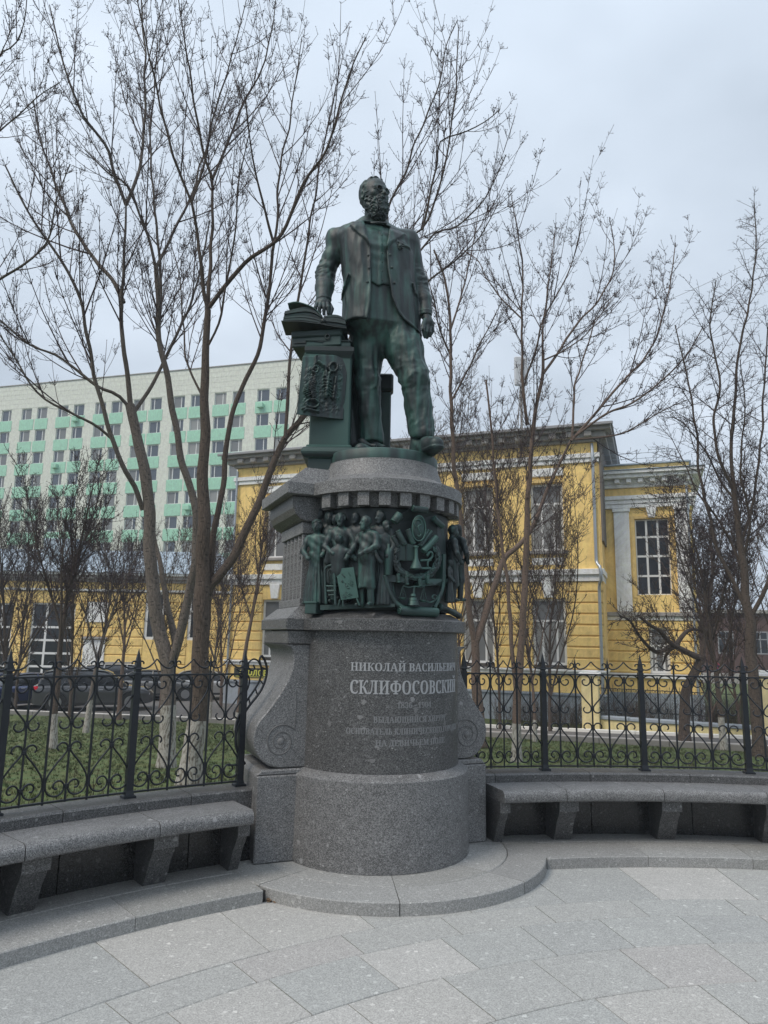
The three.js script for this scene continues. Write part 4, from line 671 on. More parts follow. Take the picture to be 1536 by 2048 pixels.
    const pos = (u, v, back) => { const vb = v < 0.1 ? 0 : (v - 0.1) / 0.9, l = [mix(605, 593, vb), mix(715, 829, vb)], r = [mix(697, 686, vb), mix(711, 839, vb)], bend = v < 0.1 ? (0.1 - v) / 0.1 : 0; const s = S(mix(l[0], r[0], u) + bend * (5 + 7 * u), mix(l[1], r[1], u) - bend * 10, 0.285 - 0.1 * u + 0.02 * Math.sin(vb * 3.1) + (vb > 0.8 ? (vb - 0.8) * 0.12 : 0) - bend * bend * 0.12 - 0.012 * back); const h = back ? 0 : hgt(u, v) * 1.9 + 0.016 * smooth(0.16, 0.3, v) * smooth(0.98, 0.85, v) * smooth(0.04, 0.15, u) * smooth(0.96, 0.85, u) * (0.5 + fbm(u * 13, v * 15, 2, 3) - 0.6 * Math.abs(nz(u * 22, v * 24, 5))); return [s[0] + h * 0.3, s[1], s[2] + h]; };
    for (const b of [0, 1]) { const o = P.length / 3; for (let j = 0; j <= nv; j++) for (let i = 0; i <= nu; i++) P.push(...pos(i / nu, j / nv, b)); for (let j = 0; j < nv; j++) for (let i = 0; i < nu; i++) { const a = o + j * (nu + 1) + i, c = a + nu + 1; b ? I.push(a, a + 1, c, a + 1, c + 1, c) : I.push(a, c, a + 1, a + 1, c, c + 1); } }
    const N1 = (nu + 1) * (nv + 1); for (let j = 0; j < nv; j++) for (const i of [0, nu]) { const a = j * (nu + 1) + i, c = a + nu + 1; i ? I.push(a, c, a + N1, c, c + N1, a + N1) : I.push(a, a + N1, c, c, a + N1, c + N1); }
    for (let i = 0; i < nu; i++) for (const j of [0, nv]) { const a = j * (nu + 1) + i; j ? I.push(a, a + N1, a + 1, a + 1, a + N1, a + 1 + N1) : I.push(a, a + 1, a + N1, a + 1, a + 1 + N1, a + N1); }
    const g = new THREE.BufferGeometry(); g.setAttribute('position', new THREE.Float32BufferAttribute(P, 3)); g.setIndex(I); g.computeVertexNormals();
    part(statue, 'anatomy_sheet', bt(g, { green: 0.32 }), bronzeM);
  }
}
// ---------------------------------------------------------------- bronze relief round the pedestal
const relief = thing('bronze_relief', 'bronze high relief of figures and emblems round the pedestal drum', 'relief', [MX, 0, MZ]);
{
  const D = (px, py, r) => { const d = ray(px, py), ox = -MX, oz = -MZ, a = d.x * d.x + d.z * d.z, b = ox * d.x + oz * d.z, c = ox * ox + oz * oz - r * r, t = (-b - Math.sqrt(Math.max(0, b * b - a * c))) / a; return V(-MX + d.x * t, EYE + d.y * t, -MZ + d.z * t); };   // on a drum of radius r about the pedestal axis
  const chain = (p, a, k) => { let d = 1e9; for (let i = 0; i < a.length - 1; i++) d = smin(d, cap(p, a[i], a[i + 1]), k); return d; };
  // a small standing figure, unit height, facing +z
  function figure({ hem = 0.2, skirt = 0, armL = [[0.16, 0.62, 0.02], [0.1, 0.5, 0.1]], armR = [[-0.16, 0.62, 0.02], [-0.1, 0.5, 0.1]], beard = 0, hair = 0.01, bald = 0, nod = 0, turn = 0, legs = true, apron = 0, belly = 0, seat = 0, low = 0, seed = 1, fine = 0.0135 }) {
    const f = (p) => {
      const hc = [0.0, 0.925, 0.02 + nod], q = rotY(p, hc, turn), m = [Math.abs(q[0]), q[1], q[2]];
      let d = ell(q, [0, 0.012, 0], [0.046, 0.055, 0.055]);
      d = smin(d, ell(q, [0, -0.03, 0.014], [0.037, 0.042, 0.042]), 0.02);
      d = smax(d, -ell(m, [0.02, 0.002, 0.056], [0.014, 0.011, 0.016]), 0.008); d = smin(d, cap(q, [0, 0.006, 0.054, 0.007], [0, -0.02, 0.066, 0.011]), 0.008);
      if (!bald) d = smin(d, smax(ell(q, [0, 0.018, -0.008], [0.051 + hair, 0.055 + hair, 0.055 + hair]) + 0.006 * Math.sin(q[0] * 170 + q[2] * 90), q[2] - 0.02 - 0.03 * smooth(0.03, 0.06, q[1]), 0.008), 0.006);
      if (beard) d = smin(d, ell(q, [0, -0.06, 0.03], [0.032, 0.042 * beard, 0.03]) + 0.004 * Math.sin(q[0] * 220) * Math.sin(q[1] * 160), 0.01);
      d = smin(d, cap(p, [0, 0.89, 0.0 + nod * 0.6, 0.032], [0, 0.83, -0.01, 0.04]), 0.02);
      let t = smin(ell(p, [0, 0.73, 0], [0.105, 0.12, 0.07]), ell(p, [0, 0.58, belly * 0.02], [0.09, 0.13, 0.068 + belly * 0.02]), 0.05);
      t = smin(t, cap(p, [-0.085, 0.795, -0.005, 0.04], [0.085, 0.795, -0.005, 0.04]), 0.04);
      if (skirt) { const y = p[1], w = mix(skirt, 0.078, smooth(0.0, 0.62, y)), a = Math.atan2(p[2], p[0]); const s = Math.max((Math.hypot(p[0], p[2] * 1.25) - w - 0.008 * Math.sin(a * 15 + seed) * smooth(0.6, 0.3, y)) * 0.8, hem - y, y - 0.6); t = smin(t, s, 0.03); }
      if (legs) for (const sx of [-1, 1]) { const l = sx * 0.05; t = smin(t, chain(p, [[l, 0.5, 0, 0.062], [l * 1.2, 0.28, 0.012, 0.045], [l * 1.35, 0.045, -0.005, 0.036]], 0.03), 0.025); t = Math.min(t, cap(p, [l * 1.35, 0.024, -0.01, 0.026], [l * 1.7, 0.02, 0.065, 0.02])); }
      d = smin(d, t, 0.012);
      for (const [sx, a] of [[1, armL], [-1, armR]]) { const sh = [sx * 0.112, 0.785, 0]; d = smin(d, chain(p, [[...sh, 0.043], [...a[0], 0.036], [...a[1], 0.025]], 0.015), 0.014); d = smin(d, ell(p, a[1], [0.024, 0.022, 0.024]), 0.01); }
      d += 0.007 * fbm(p[0] * 16 + seed * 3, p[1] * 9, p[2] * 16, 2) * smooth(0.86, 0.82, p[1]) + 0.004 * Math.sin(p[1] * 60 + p[0] * 40 + seed) * smooth(0.86, 0.8, p[1]) * smooth(0.45, 0.6, p[1]);
      return low ? Math.max(d, low - p[1]) : d;
    };
    return meshSDF(f, [-0.36, -0.02, -0.24], [0.36, 1.04, 0.3], fine);
  }
  let n = 0;
  const put = (name, g, pos, turn, size, green = 0.3) => { const o = part(relief, name, patina(g.clone(), { green: green - 0.12, fine: 1.2, dx: n * 3.1, dy: n * 1.7 }), bronzeM); n++; o.position.copy(pos); o.rotation.y = turn; o.scale.setScalar(size); return o; };
  const outward = (v) => Math.atan2(v.x, v.z);
  // stands a figure with its feet at (px, py) and its crown at height of pixel row top
  const stand = (px, py, topY, r, turn, o, green) => { const f = D(px, py, r), h = D(px, topY, r).y - f.y; const w = o.name ?? 'relief_figure'; return put(w, figure({ seed: n + 1, ...o }), f, outward(f) + turn, h, green); };
  // back plate: patina kept dark to paint deeper shading behind the figures
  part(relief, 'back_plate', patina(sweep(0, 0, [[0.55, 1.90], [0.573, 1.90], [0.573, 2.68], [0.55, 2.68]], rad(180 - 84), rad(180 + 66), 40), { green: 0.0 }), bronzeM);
  // the scene at the left: nurse, surgeon at the centre shaking a patient's hand, onlookers
  stand(613, 1212, 1046, 0.60, 0.2, { skirt: 0.13, hem: 0, legs: false, hair: 0.012, armL: [[0.13, 0.64, 0.04], [0.06, 0.55, 0.1]], armR: [[-0.12, 0.64, 0.05], [-0.05, 0.56, 0.11]] }, 0.2);
  stand(620, 1205, 1038, 0.585, -0.3, { skirt: 0.1, hem: 0.1 }, 0.0);
  stand(630, 1209, 1043, 0.66, 0.55, { fine: 0.0095, skirt: 0.145, hem: 0.005, legs: false, hair: 0.018, armL: [[0.15, 0.66, 0.03], [0.1, 0.56, 0.1]], armR: [[-0.17, 0.63, 0.03], [-0.05, 0.53, 0.13]] }, 0.45);
  stand(657, 1206, 1025, 0.585, 0.2, { skirt: 0.1, hem: 0.2, turn: 0.3 }, 0.25);
  stand(637, 1200, 1020, 0.575, 0.1, { skirt: 0.1, hem: 0.2 }, 0.0);
  stand(678, 1206, 1027, 0.62, 0.25, { fine: 0.0105, skirt: 0.1, hem: 0.2, beard: 0.6, armL: [[0.17, 0.64, 0.03], [0.14, 0.53, 0.12]], armR: [[-0.16, 0.62, 0.05], [-0.04, 0.53, 0.13]] }, 0.35);
  stand(669, 1200, 1027, 0.58, 0.1, { skirt: 0.1, hem: 0.2, bald: 1 }, 0.0);
  stand(709, 1204, 1023, 0.585, -0.1, { skirt: 0.1, hem: 0.2, bald: 1, beard: 0.5 }, 0.05);
  stand(732, 1213, 1033, 0.665, -0.55, { fine: 0.0095, skirt: 0.118, hem: 0.2, beard: 0.9, nod: 0.022, turn: -0.4, belly: 1, hair: 0.006, armL: [[0.17, 0.65, 0.04], [0.04, 0.56, 0.16]], armR: [[-0.15, 0.66, 0.05], [-0.19, 0.52, 0.14]] }, 0.5);
  stand(757, 1210, 1022, 0.595, -0.2, { skirt: 0.11, hem: 0.15, beard: 0.3, turn: -0.5 }, 0.25);
  stand(769, 1214, 1040, 0.615, 0.3, { skirt: 0.13, hem: 0.02, legs: false, hair: 0.0 }, 0.3);
  { // patient seen from behind, seated, arm held out
    const f = D(676, 1146, 0.675), h = 0.62;
    const g = meshSDF((p) => {
      let d = ell(p, [0, 0.30, 0], [0.115, 0.15, 0.07]); d = smin(d, cap(p, [-0.09, 0.36, 0, 0.042], [0.09, 0.36, 0, 0.042]), 0.03); d = smin(d, ell(p, [0, 0.14, 0.01], [0.1, 0.12, 0.07]), 0.04);
      d = smax(d, -cap(p, [0, 0.36, -0.085, 0.012], [0, 0.16, -0.085, 0.014]), 0.02);
      d = smin(d, chain(p, [[-0.115, 0.36, 0, 0.042], [-0.21, 0.27, 0.03, 0.034], [-0.30, 0.25, 0.06, 0.026]], 0.02), 0.02); d = smin(d, chain(p, [[0.115, 0.36, 0, 0.042], [0.15, 0.24, 0.02, 0.036], [0.1, 0.14, 0.08, 0.03]], 0.02), 0.02);
      d = smin(d, cap(p, [0, 0.38, 0, 0.035], [0, 0.44, 0.01, 0.035]), 0.02); d = smin(d, ell(p, [0, 0.505, 0.012], [0.047, 0.062, 0.058]), 0.012); d = smin(d, smax(ell(p, [0, 0.515, 0.005], [0.055, 0.062, 0.064]) + 0.005 * Math.sin(p[0] * 150 + p[1] * 90), p[2] - 0.035, 0.01), 0.006);
      return d + 0.004 * fbm(p[0] * 14, p[1] * 14, p[2] * 14, 2);
    }, [-0.38, -0.02, -0.16], [0.26, 0.62, 0.16], 0.0125);
    put('relief_figure', g, f.clone().add(V(0, -0.06, 0)), outward(f) + Math.PI + 0.25, h, 0.3);
  }
  const rp = (name, g, green = 0.3) => part(relief, name, patina(g.attributes.uv ? g : uvBox(g), { green }), bronzeM);
  // pieces drawn on the drum in (px, py) and given thickness outwards
  const onDrum = (pts, r0, r1) => { // prism whose outline lies on the drum
    const tri = THREE.ShapeUtils.triangulateShape(pts.map(([x, y]) => new THREE.Vector2(x, -y)), []), P = [], A = pts.map(([x, y]) => D(x, y, r1)), B = A.map((v) => { const k = r0 / r1; return V(v.x * k, v.y, v.z * k); });
    const area = THREE.ShapeUtils.area(pts.map(([x, y]) => new THREE.Vector2(x, -y)));
    for (const t of tri) { const q = t.map((i) => A[i]); P.push(...q); }
    for (let i = 0; i < pts.length; i++) { const j = (i + 1) % pts.length; area > 0 ? P.push(A[i], B[i], A[j], A[j], B[i], B[j]) : P.push(A[i], A[j], B[i], A[j], B[j], B[i]); }
    const g = new THREE.BufferGeometry(); g.setAttribute('position', new THREE.Float32BufferAttribute(P.flatMap((v) => [v.x, v.y, v.z]), 3)); g.computeVertexNormals(); return uvBox(g);
  };
  const wire = (pts, r, w, N = 0, sides = 6) => { const q = pts.map(([x, y, dr]) => { const v = D(x, y, r + (dr ?? 0)); return [v.x, v.y, v.z]; }); return tube(withR(N ? curvePts(q, N) : q, w), sides); };
  const arc = (cx, cy, rx, ry, a0, a1, n) => { const l = []; for (let k = 0; k <= n; k++) { const a = mix(a0, a1, k / n); l.push([cx + Math.cos(a) * rx, cy + Math.sin(a) * ry]); } return l; };
  const spiral = (cx, cy, r0, r1, a0, turns, n = 40) => { const l = []; for (let k = 0; k <= n; k++) { const t = k / n, a = a0 + turns * 6.2832 * t, q = mix(r0, r1, t); l.push([cx + Math.cos(a) * q, cy + Math.sin(a) * q]); } return l; };
  // ledge, chair, propped drawing board, tool chest
  rp('ledge', onDrum([[640, 1210], [790, 1207], [790, 1214], [640, 1220]], 0.57, 0.685), 0.45);
  { const c = rp('chair', wire([[652, 1208], [650, 1145], [654, 1134], [663, 1131], [668, 1137], [671, 1212]], 0.70, 0.011, 40), 0.35); for (const g of [wire([[657, 1160], [656, 1146], [661, 1138], [665, 1146], [666, 1160]], 0.70, 0.006, 20), wire([[653, 1172], [672, 1173]], 0.70, 0.008), wire([[655, 1182], [672, 1182]], 0.70, 0.01), wire([[657, 1190], [670, 1190]], 0.70, 0.006)]) part(c, 'chair_rail', patina(uvBox(g), { green: 0.3 }), bronzeM); }
  { const b = rp('drawing_board', onDrum([[671, 1138], [707, 1134], [717, 1195], [682, 1200]], 0.685, 0.70), 0.6); for (const l of [[[680, 1199], [676, 1214]], [[713, 1195], [719, 1211]], [[686, 1200], [686, 1214]]]) part(b, 'leg', patina(uvBox(wire(l, 0.69, 0.008)), { green: 0.4 }), bronzeM); const R = rng(3); for (let k = 0; k < 16; k++) { const x = 678 + R() * 26, y = 1143 + R() * 48; part(b, 'engraving', patina(uvBox(wire([[x, y], [x + 5 * R(), y + 4], [x + 3 + 7 * R(), y + 9 * R()]], 0.701, 0.0035, 8, 4)), { green: 0.5 }), bronzeM); } }
  { const q = D(627, 1228, 0.69), b = rp('tool_chest', box(-0.05, 0.05, 0, 0.075, -0.07, 0.05, 0.004), 0.4); b.position.copy(q); b.rotation.y = outward(q) + 0.35; part(b, 'lid', patina(box(-0.055, 0.055, 0.077, 0.093, -0.075, 0.055, 0.003), { green: 0.5 }), bronzeM); }
  // figures past the emblem at the right
  stand(905, 1204, 1052, 0.64, 0.5, { skirt: 0.12, hem: 0.2, hair: 0.02 }, 0.35);
  stand(914, 1203, 1050, 0.60, 0.7, { skirt: 0.1, hem: 0.25, beard: 0.5 }, 0.3);
  stand(899, 1207, 1120, 0.66, 0.3, { skirt: 0.14, hem: 0.02, legs: false }, 0.25);
  rp('ledge', wire([[880, 1213], [900, 1222], [918, 1232]], 0.63, 0.028, 12), 0.2);
  // the great emblem: a strapwork shield hung between scrolls
  rp('cartouche', onDrum([[772, 1080], [782, 1050], [800, 1030], [822, 1016], [850, 1016], [872, 1030], [888, 1060], [893, 1110], [892, 1150], [884, 1190], [868, 1218], [840, 1226], [806, 1220], [788, 1195], [774, 1150], [768, 1110]], 0.56, 0.618), 0.1);
  rp('cartouche_rim', wire([[770, 1150], [778, 1180], [790, 1203], [802, 1213], [812, 1219]], 0.665, 0.02, 30), 0.45); rp('cartouche_rim', wire([[888, 1150], [884, 1178], [876, 1200], [868, 1216]], 0.655, 0.018, 30), 0.45);
  const roll = (name, a, b, r, w, green = 0.4) => { const p = D(...a, r), q = D(...b, r), o = rp(name, tube([[p.x, p.y, p.z, w], [q.x, q.y, q.z, w]], 14), green); for (const [c, e] of [[a, p], [b, q]]) { const ax = q.clone().sub(p).normalize().multiplyScalar(c === a ? -1 : 1), s = []; const u = V(0, 1, 0).cross(ax).normalize(), v = ax.clone().cross(u); for (let k = 0; k <= 26; k++) { const t = k / 26, an = t * 11, rr = w * mix(0.95, 0.15, t), y = e.clone().addScaledVector(ax, 0.004).addScaledVector(u, Math.cos(an) * rr).addScaledVector(v, Math.sin(an) * rr); s.push([y.x, y.y, y.z, 0.006]); } part(o, 'scroll_end', patina(uvBox(tube(s, 5)), { green: green + 0.25 }), bronzeM); } return o; };
  roll('scroll', [800, 1221], [873, 1225], 0.672, 0.036, 0.45);
  roll('scroll', [826, 1017], [852, 1021], 0.66, 0.026, 0.3); roll('scroll', [789, 1043], [799, 1030], 0.66, 0.034, 0.45); roll('scroll', [884, 1052], [868, 1038], 0.645, 0.024, 0.3);
  roll('scroll', [795, 1064], [808, 1088], 0.665, 0.026, 0.45); roll('scroll', [816, 1061], [826, 1086], 0.665, 0.022, 0.45); roll('scroll', [787, 1074], [796, 1092], 0.66, 0.02, 0.4); roll('scroll', [872, 1076], [847, 1102], 0.667, 0.026, 0.5); roll('scroll', [862, 1064], [842, 1092], 0.655, 0.014, 0.35); roll('scroll', [856, 1062], [838, 1090], 0.65, 0.012, 0.35);
  { const s = rp('snake_shield', (() => { const c = D(838, 1057, 0.655), g = new THREE.SphereGeometry(1, 24, 16); g.scale(0.057, 0.108, 0.028); g.rotateZ(-0.08); g.rotateY(outward(c)); g.translate(c.x, c.y, c.z); return g; })(), 0.35); for (const l of [arc(838, 1057, 13.5, 25, 0, 6.3, 40), [[832, 1054], [828, 1046], [832, 1040], [840, 1040], [843, 1048], [836, 1053], [839, 1062], [842, 1068], [838, 1073], [835, 1070]]]) part(s, 'snake', patina(uvBox(wire(l, 0.683, 0.0055, 50, 5)), { green: 0.7 }), bronzeM); }
  { // wreath of leaves
    const w = rp('wreath', wire(arc(833, 1116, 43, 39, -0.55, 3.7, 50), 0.645, 0.028, 0, 10), 0.1), R = rng(9), leaf = (() => { const g = new THREE.SphereGeometry(1, 6, 4); g.scale(0.010, 0.022, 0.007); return g; })();
    const ls = []; for (let k = 0; k < 190; k++) { const a = mix(-0.55, 3.7, k / 190), o = (R() - 0.5) * 12, v = D(833 + Math.cos(a) * (43 + o), 1116 + Math.sin(a) * (39 + o), 0.668 + 0.008 * R() - Math.abs(o) * 0.0022), g = leaf.clone(); g.rotateZ(-(a) + (R() - 0.5) * 1.2 + Math.PI); g.rotateY(outward(v)); g.translate(v.x, v.y, v.z); ls.push(g); }
    const m = part(w, 'leaves', patina(uvBox(merge(ls)), { green: 0.5 }), bronzeM); m.userData.kind = 'stuff';
  }
  { const b = rp('book', onDrum([[787, 1085], [812, 1087], [834, 1090], [829, 1121], [811, 1121], [788, 1120]], 0.62, 0.668), 0.55); for (const [x, y0, y1] of [[797, 1086, 1120], [790, 1085, 1120], [812, 1087, 1122]]) part(b, 'page_edge', patina(uvBox(wire([[x, y0], [x, y1]], 0.669, 0.004)), { green: 0.2 }), bronzeM); }
  { const c = D(832, 1139, 0.69), g = new THREE.LatheGeometry([[0.001, 0], [0.044, 0], [0.046, 0.01], [0.014, 0.088], [0.0135, 0.165], [0.021, 0.17], [0.021, 0.178], [0.001, 0.178]].map(([x, y]) => new THREE.Vector2(x, y)), 18), f = rp('flask', uvBox(g), 0.65); f.position.copy(c); }
  { const m = rp('microscope', onDrum([[842, 1134], [862, 1134], [862, 1138], [842, 1138]], 0.62, 0.69), 0.55); for (const [l, w] of [[[[855, 1134], [856, 1122], [864, 1114], [864, 1106], [859, 1103]], 0.009], [[[840, 1121], [862, 1120]], 0.009], [[[858, 1104], [853, 1112]], 0.012]]) part(m, 'microscope_arm', patina(uvBox(wire(l, 0.675, w, 14)), { green: 0.55 }), bronzeM); }
  { const v = D(776, 1150, 0.66), g = new THREE.LatheGeometry([[0.001, 0], [0.034, 0], [0.036, 0.15], [0.03, 0.18], [0.012, 0.205], [0.012, 0.235], [0.001, 0.237]].map(([x, y]) => new THREE.Vector2(x, y)), 16), b = rp('bottle', uvBox(g), 0.5); b.position.copy(v); }
  rp('beam', onDrum([[887, 1108], [892, 1108], [891, 1162], [885, 1162]], 0.6, 0.67), 0.6);
  rp('ribbon', onDrum([[765, 1151], [780, 1149], [800, 1152], [816, 1158], [818, 1168], [800, 1164], [780, 1163], [765, 1163]], 0.6, 0.672), 0.45); rp('ribbon', onDrum([[838, 1164], [852, 1158], [870, 1156], [890, 1158], [916, 1162], [916, 1174], [890, 1172], [870, 1170], [850, 1172], [836, 1170]], 0.6, 0.668), 0.45);
  for (const [x, y] of [[799, 1156], [816, 1160], [842, 1163], [858, 1158]]) roll('ribbon_fold', [x - 3, y - 6], [x - 2, y + 7], 0.675, 0.015, 0.5);
  { const s = rp('scales', wire([[826, 1208], [827, 1190], [828, 1172]], 0.672, 0.010, 12), 0.6), sp = (n, g, gr = 0.6) => part(s, n, patina(uvBox(g), { green: gr }), bronzeM);
    sp('scales_beam', wire([[807, 1172], [818, 1175], [828, 1173], [840, 1174], [849, 1174]], 0.675, 0.006, 16)); for (const y of [1190, 1198, 1204, 1208]) { const q = D(826, y, 0.67); const o = sp('scales_foot', new THREE.CylinderGeometry(0.016 + (y - 1188) * 0.0012, 0.02 + (y - 1188) * 0.0014, 0.02, 16)); o.position.copy(q); }
    for (const [x, y0, y1] of [[806, 1172, 1193], [847, 1174, 1198]]) { for (const dx of [-6, 0, 6]) sp('chain', wire([[x, y0], [x + dx, y1]], 0.675, 0.003, 0, 4)); const q = D(x, y1 + 2, 0.675), g = new THREE.SphereGeometry(0.036, 14, 6, 0, 6.2832, Math.PI / 2, Math.PI / 2); g.scale(1, 0.5, 1); const o = sp('scale_pan', g); o.position.copy(q); } }
  rp('stethoscope', wire([[852, 1202], [860, 1205], [870, 1200], [874, 1194], [868, 1190], [864, 1195], [869, 1198]], 0.67, 0.006, 30), 0.5);
}
// ---------------------------------------------------------------- buildings
const stucco = (r, g, b, seed, rough = 0.9) => { const t = tex(512, (i, j) => { const n = tileNoise(i, j, 512, 2.2, seed), f = tileNoise(i, j, 512, 7, seed + 3), st = tileNoise(i * 7, j, 512, 0.9, seed + 6), v = 1 + 0.10 * n + 0.07 * f + 0.11 * Math.min(0.15, st) + (hash(i, j, seed) - 0.5) * 0.06; return [r * v, g * v * (1 + 0.02 * n), b * v * (1 + 0.05 * f)]; }, true, 5); return std({ map: t, roughness: rough, bumpMap: bumpGrain, bumpScale: 0.002 }); };
const B = {
  yellow: stucco(244, 211, 136, 1), yellow2: stucco(232, 200, 132, 4), white: stucco(236, 236, 234, 2), grey: stucco(158, 154, 150, 3), plinth: stucco(150, 158, 166, 6), cream: stucco(212, 214, 203, 7), creamWall: stucco(232, 214, 160, 8), mint: stucco(160, 206, 182, 9), brick: stucco(88, 66, 60, 10), dirty: stucco(110, 104, 98, 12),
  frame: std({ color: lin(0.74, 0.74, 0.73), roughness: 0.5 }), roof: std({ color: lin(0.36, 0.42, 0.47), roughness: 0.45, metalness: 0.4 }), roofDark: std({ color: lin(0.27, 0.27, 0.28), roughness: 0.6 }), pipe: std({ color: lin(0.42, 0.45, 0.48), roughness: 0.35, metalness: 0.6 }),
  glassDark: phys({ color: lin(0.018, 0.02, 0.024), roughness: 0.06, specularIntensity: 1 }), glassGrey: phys({ color: lin(0.17, 0.174, 0.178), roughness: 0.12 }), glassCurt: phys({ color: lin(0.26, 0.26, 0.255), roughness: 0.25 }), glassSky: phys({ color: lin(0.10, 0.115, 0.14), roughness: 0.05, metalness: 0.35 }),
};
// a window: outer frame with glazing bars; lights given as x and y fractions of the bars
function makeWindow(parent, x0, x1, y0, y1, z, { vx = [], hy = [], part2 = null, f = 0.1, bar = 0.085, glass = B.glassGrey, frame = B.frame, frameZ = 0.06, altGlass } = {}) {
  const bars = [box(x0, x0 + f, y0, y1, z - frameZ, z, 0), box(x1 - f, x1, y0, y1, z - frameZ, z, 0), box(x0 + f, x1 - f, y0, y0 + f, z - frameZ, z, 0), box(x0 + f, x1 - f, y1 - f, y1, z - frameZ, z, 0)];
  const ys = [y0 + f, ...hy.map((t) => mix(y0, y1, t)), y1 - f], lights = [];
  for (let r = 0; r < ys.length - 1; r++) {
    const a = ys[r] + (r ? bar / 2 : 0), b = ys[r + 1] - (r < ys.length - 2 ? bar / 2 : 0);
    if (r) bars.push(box(x0 + f, x1 - f, ys[r] - bar / 2, ys[r] + bar / 2, z - frameZ, z, 0));
    const v = part2 && r === ys.length - 2 ? part2 : vx, xs = [x0 + f, ...v.map((t) => mix(x0, x1, t)), x1 - f];
    for (let c = 0; c < xs.length - 1; c++) { if (c) bars.push(box(xs[c] - bar / 2, xs[c] + bar / 2, a, b, z - frameZ, z, 0)); lights.push([xs[c] + (c ? bar / 2 : 0), xs[c + 1] - (c < xs.length - 2 ? bar / 2 : 0), a, b]); }
  }
  const w = part(parent, 'window', merge(bars), frame);
  lights.forEach(([a, b, c, d], k) => part(w, 'pane', box(a - 0.004, b + 0.004, c - 0.004, d + 0.004, z - frameZ * 0.75, z - frameZ * 0.45, 0), altGlass && hash(Math.round(x0 * 10), k, 5) > 0.6 ? altGlass : glass));
  return w;
}
const GB = -1.75;   // footings stand below the ground line
{ // ---- two-storey yellow building behind the monument; x runs right along its front, 0 at the eaves corner
  const b = thing('yellow_building', 'yellow two storey stucco building with white trim directly behind the statue', 'building', [9.2503, 0, -29.0], -0.3569);
  const p = (n, g, m = B.white, o = b) => part(o, n, g, m);
  const L = -17.75, Rr = -0.42, wc = [-2.55, -5.5, -8.7, -12.2, -15.3], hw = 0.68;
  // wall above and below, built round the openings
  const solid = [], yb = 0.55;
  p('wall', box(L, Rr, 0.62, 10.0, -9, -0.32, 0), B.dirty);
  const piersX = [L, ...wc.flatMap((c) => [c + -hw, c + hw]).sort((a, c) => a - c), Rr];
  for (let i = 0; i < piersX.length; i += 2) {
    p('wall_pier', box(piersX[i], piersX[i + 1], 4.66, 9.12, -0.319, 0, 0), B.yellow);
    for (let k = 0; k < 8; k++) { const y0 = 0.62 + k * 0.443; p('stone_course', box(piersX[i] + (i ? 0 : 0), piersX[i + 1], y0 + 0.035, y0 + 0.43, -0.319, 0.03, 0.03), B.yellow); }
    p('course_back', box(piersX[i] + 0.01, piersX[i + 1] - 0.01, 0.62, 4.15, -0.318, -0.03, 0), B.yellow2);
  }
  for (const c of wc) {
    p('wall_panel', box(c - hw, c + hw, 4.66, 5.42, -0.3185, -0.06, 0), B.yellow); p('wall_panel', box(c - hw, c + hw, 8.34, 9.12, -0.3185, -0.05, 0), B.yellow);
    p('wall_panel', box(c - hw, c + hw, 3.47, 4.15, -0.3185, 0.0, 0), B.yellow);
    p('panel_moulding', box(c - hw + 0.02, c + hw - 0.02, 4.86, 5.16, -0.06, 0.03, 0.02)); p('lintel', box(c - hw - 0.05, c + hw + 0.05, 8.62, 8.98, -0.05, 0.05, 0.03));
    p('sill', box(c - hw - 0.16, c + hw + 0.16, 5.32, 5.45, -0.3, 0.14, 0.02), B.grey);
    p('keystone', prism([[c - 0.17, 3.5], [c + 0.17, 3.5], [c + 0.27, 4.16], [c - 0.27, 4.16]], 0.0, 0.13, 0.015));
    makeWindow(b, c - hw, c + hw, 5.45, 8.34, -0.18, { vx: [0.34, 0.7], hy: [0.7], part2: [], glass: B.glassGrey, altGlass: B.glassCurt });
    makeWindow(b, c - hw, c + hw, 0.78, 3.47, -0.15, { vx: [0.3, 0.72], hy: [0.66], part2: [], glass: B.glassGrey, altGlass: B.glassCurt });
    p('surround', merge([box(c - hw - 0.14, c - hw - 0.01, 5.45, 8.5, 0, 0.035, 0.01), box(c + hw + 0.01, c + hw + 0.14, 5.45, 8.5, 0, 0.035, 0.01), box(c - hw - 0.01, c + hw + 0.01, 8.36, 8.5, -0.04, 0.035, 0.01)]), B.yellow2);
  }
  for (const [y0, y1, z, m, n] of [[4.16, 4.42, 0.10, B.white, 'string_course'], [4.425, 4.655, 0.2, B.white, 'string_course'], [9.125, 9.3, 0.09, B.white, 'architrave'], [9.305, 9.5, 0.16, B.white, 'architrave'], [9.505, 9.98, 0.0, B.yellow, 'frieze'], [9.985, 10.12, 0.16, B.grey, 'cornice'], [10.125, 10.36, 0.36, B.grey, 'cornice'], [10.365, 10.6, 0.6, B.grey, 'cornice'], [0.40, 0.53, 0.10, B.white, 'sill_course'], [0.535, 0.615, 0.18, B.white, 'sill_course'], [-0.3, 0.395, 0.02, B.yellow, 'base_course'], [-0.40, -0.305, 0.16, B.plinth, 'plinth_cap'], [GB, -0.405, 0.1, B.plinth, 'plinth']])
    p(n, box(L - (z > 0.3 ? z : z * 0.6), Rr + (z > 0.3 ? z : z * 0.6), y0, y1, -9.05, z, 0.012), m);
  for (let x = L + 0.3; x < Rr; x += 0.72) p('bracket', box(x, x + 0.3, 10.13, 10.355, 0.36, 0.56, 0.02), B.grey);
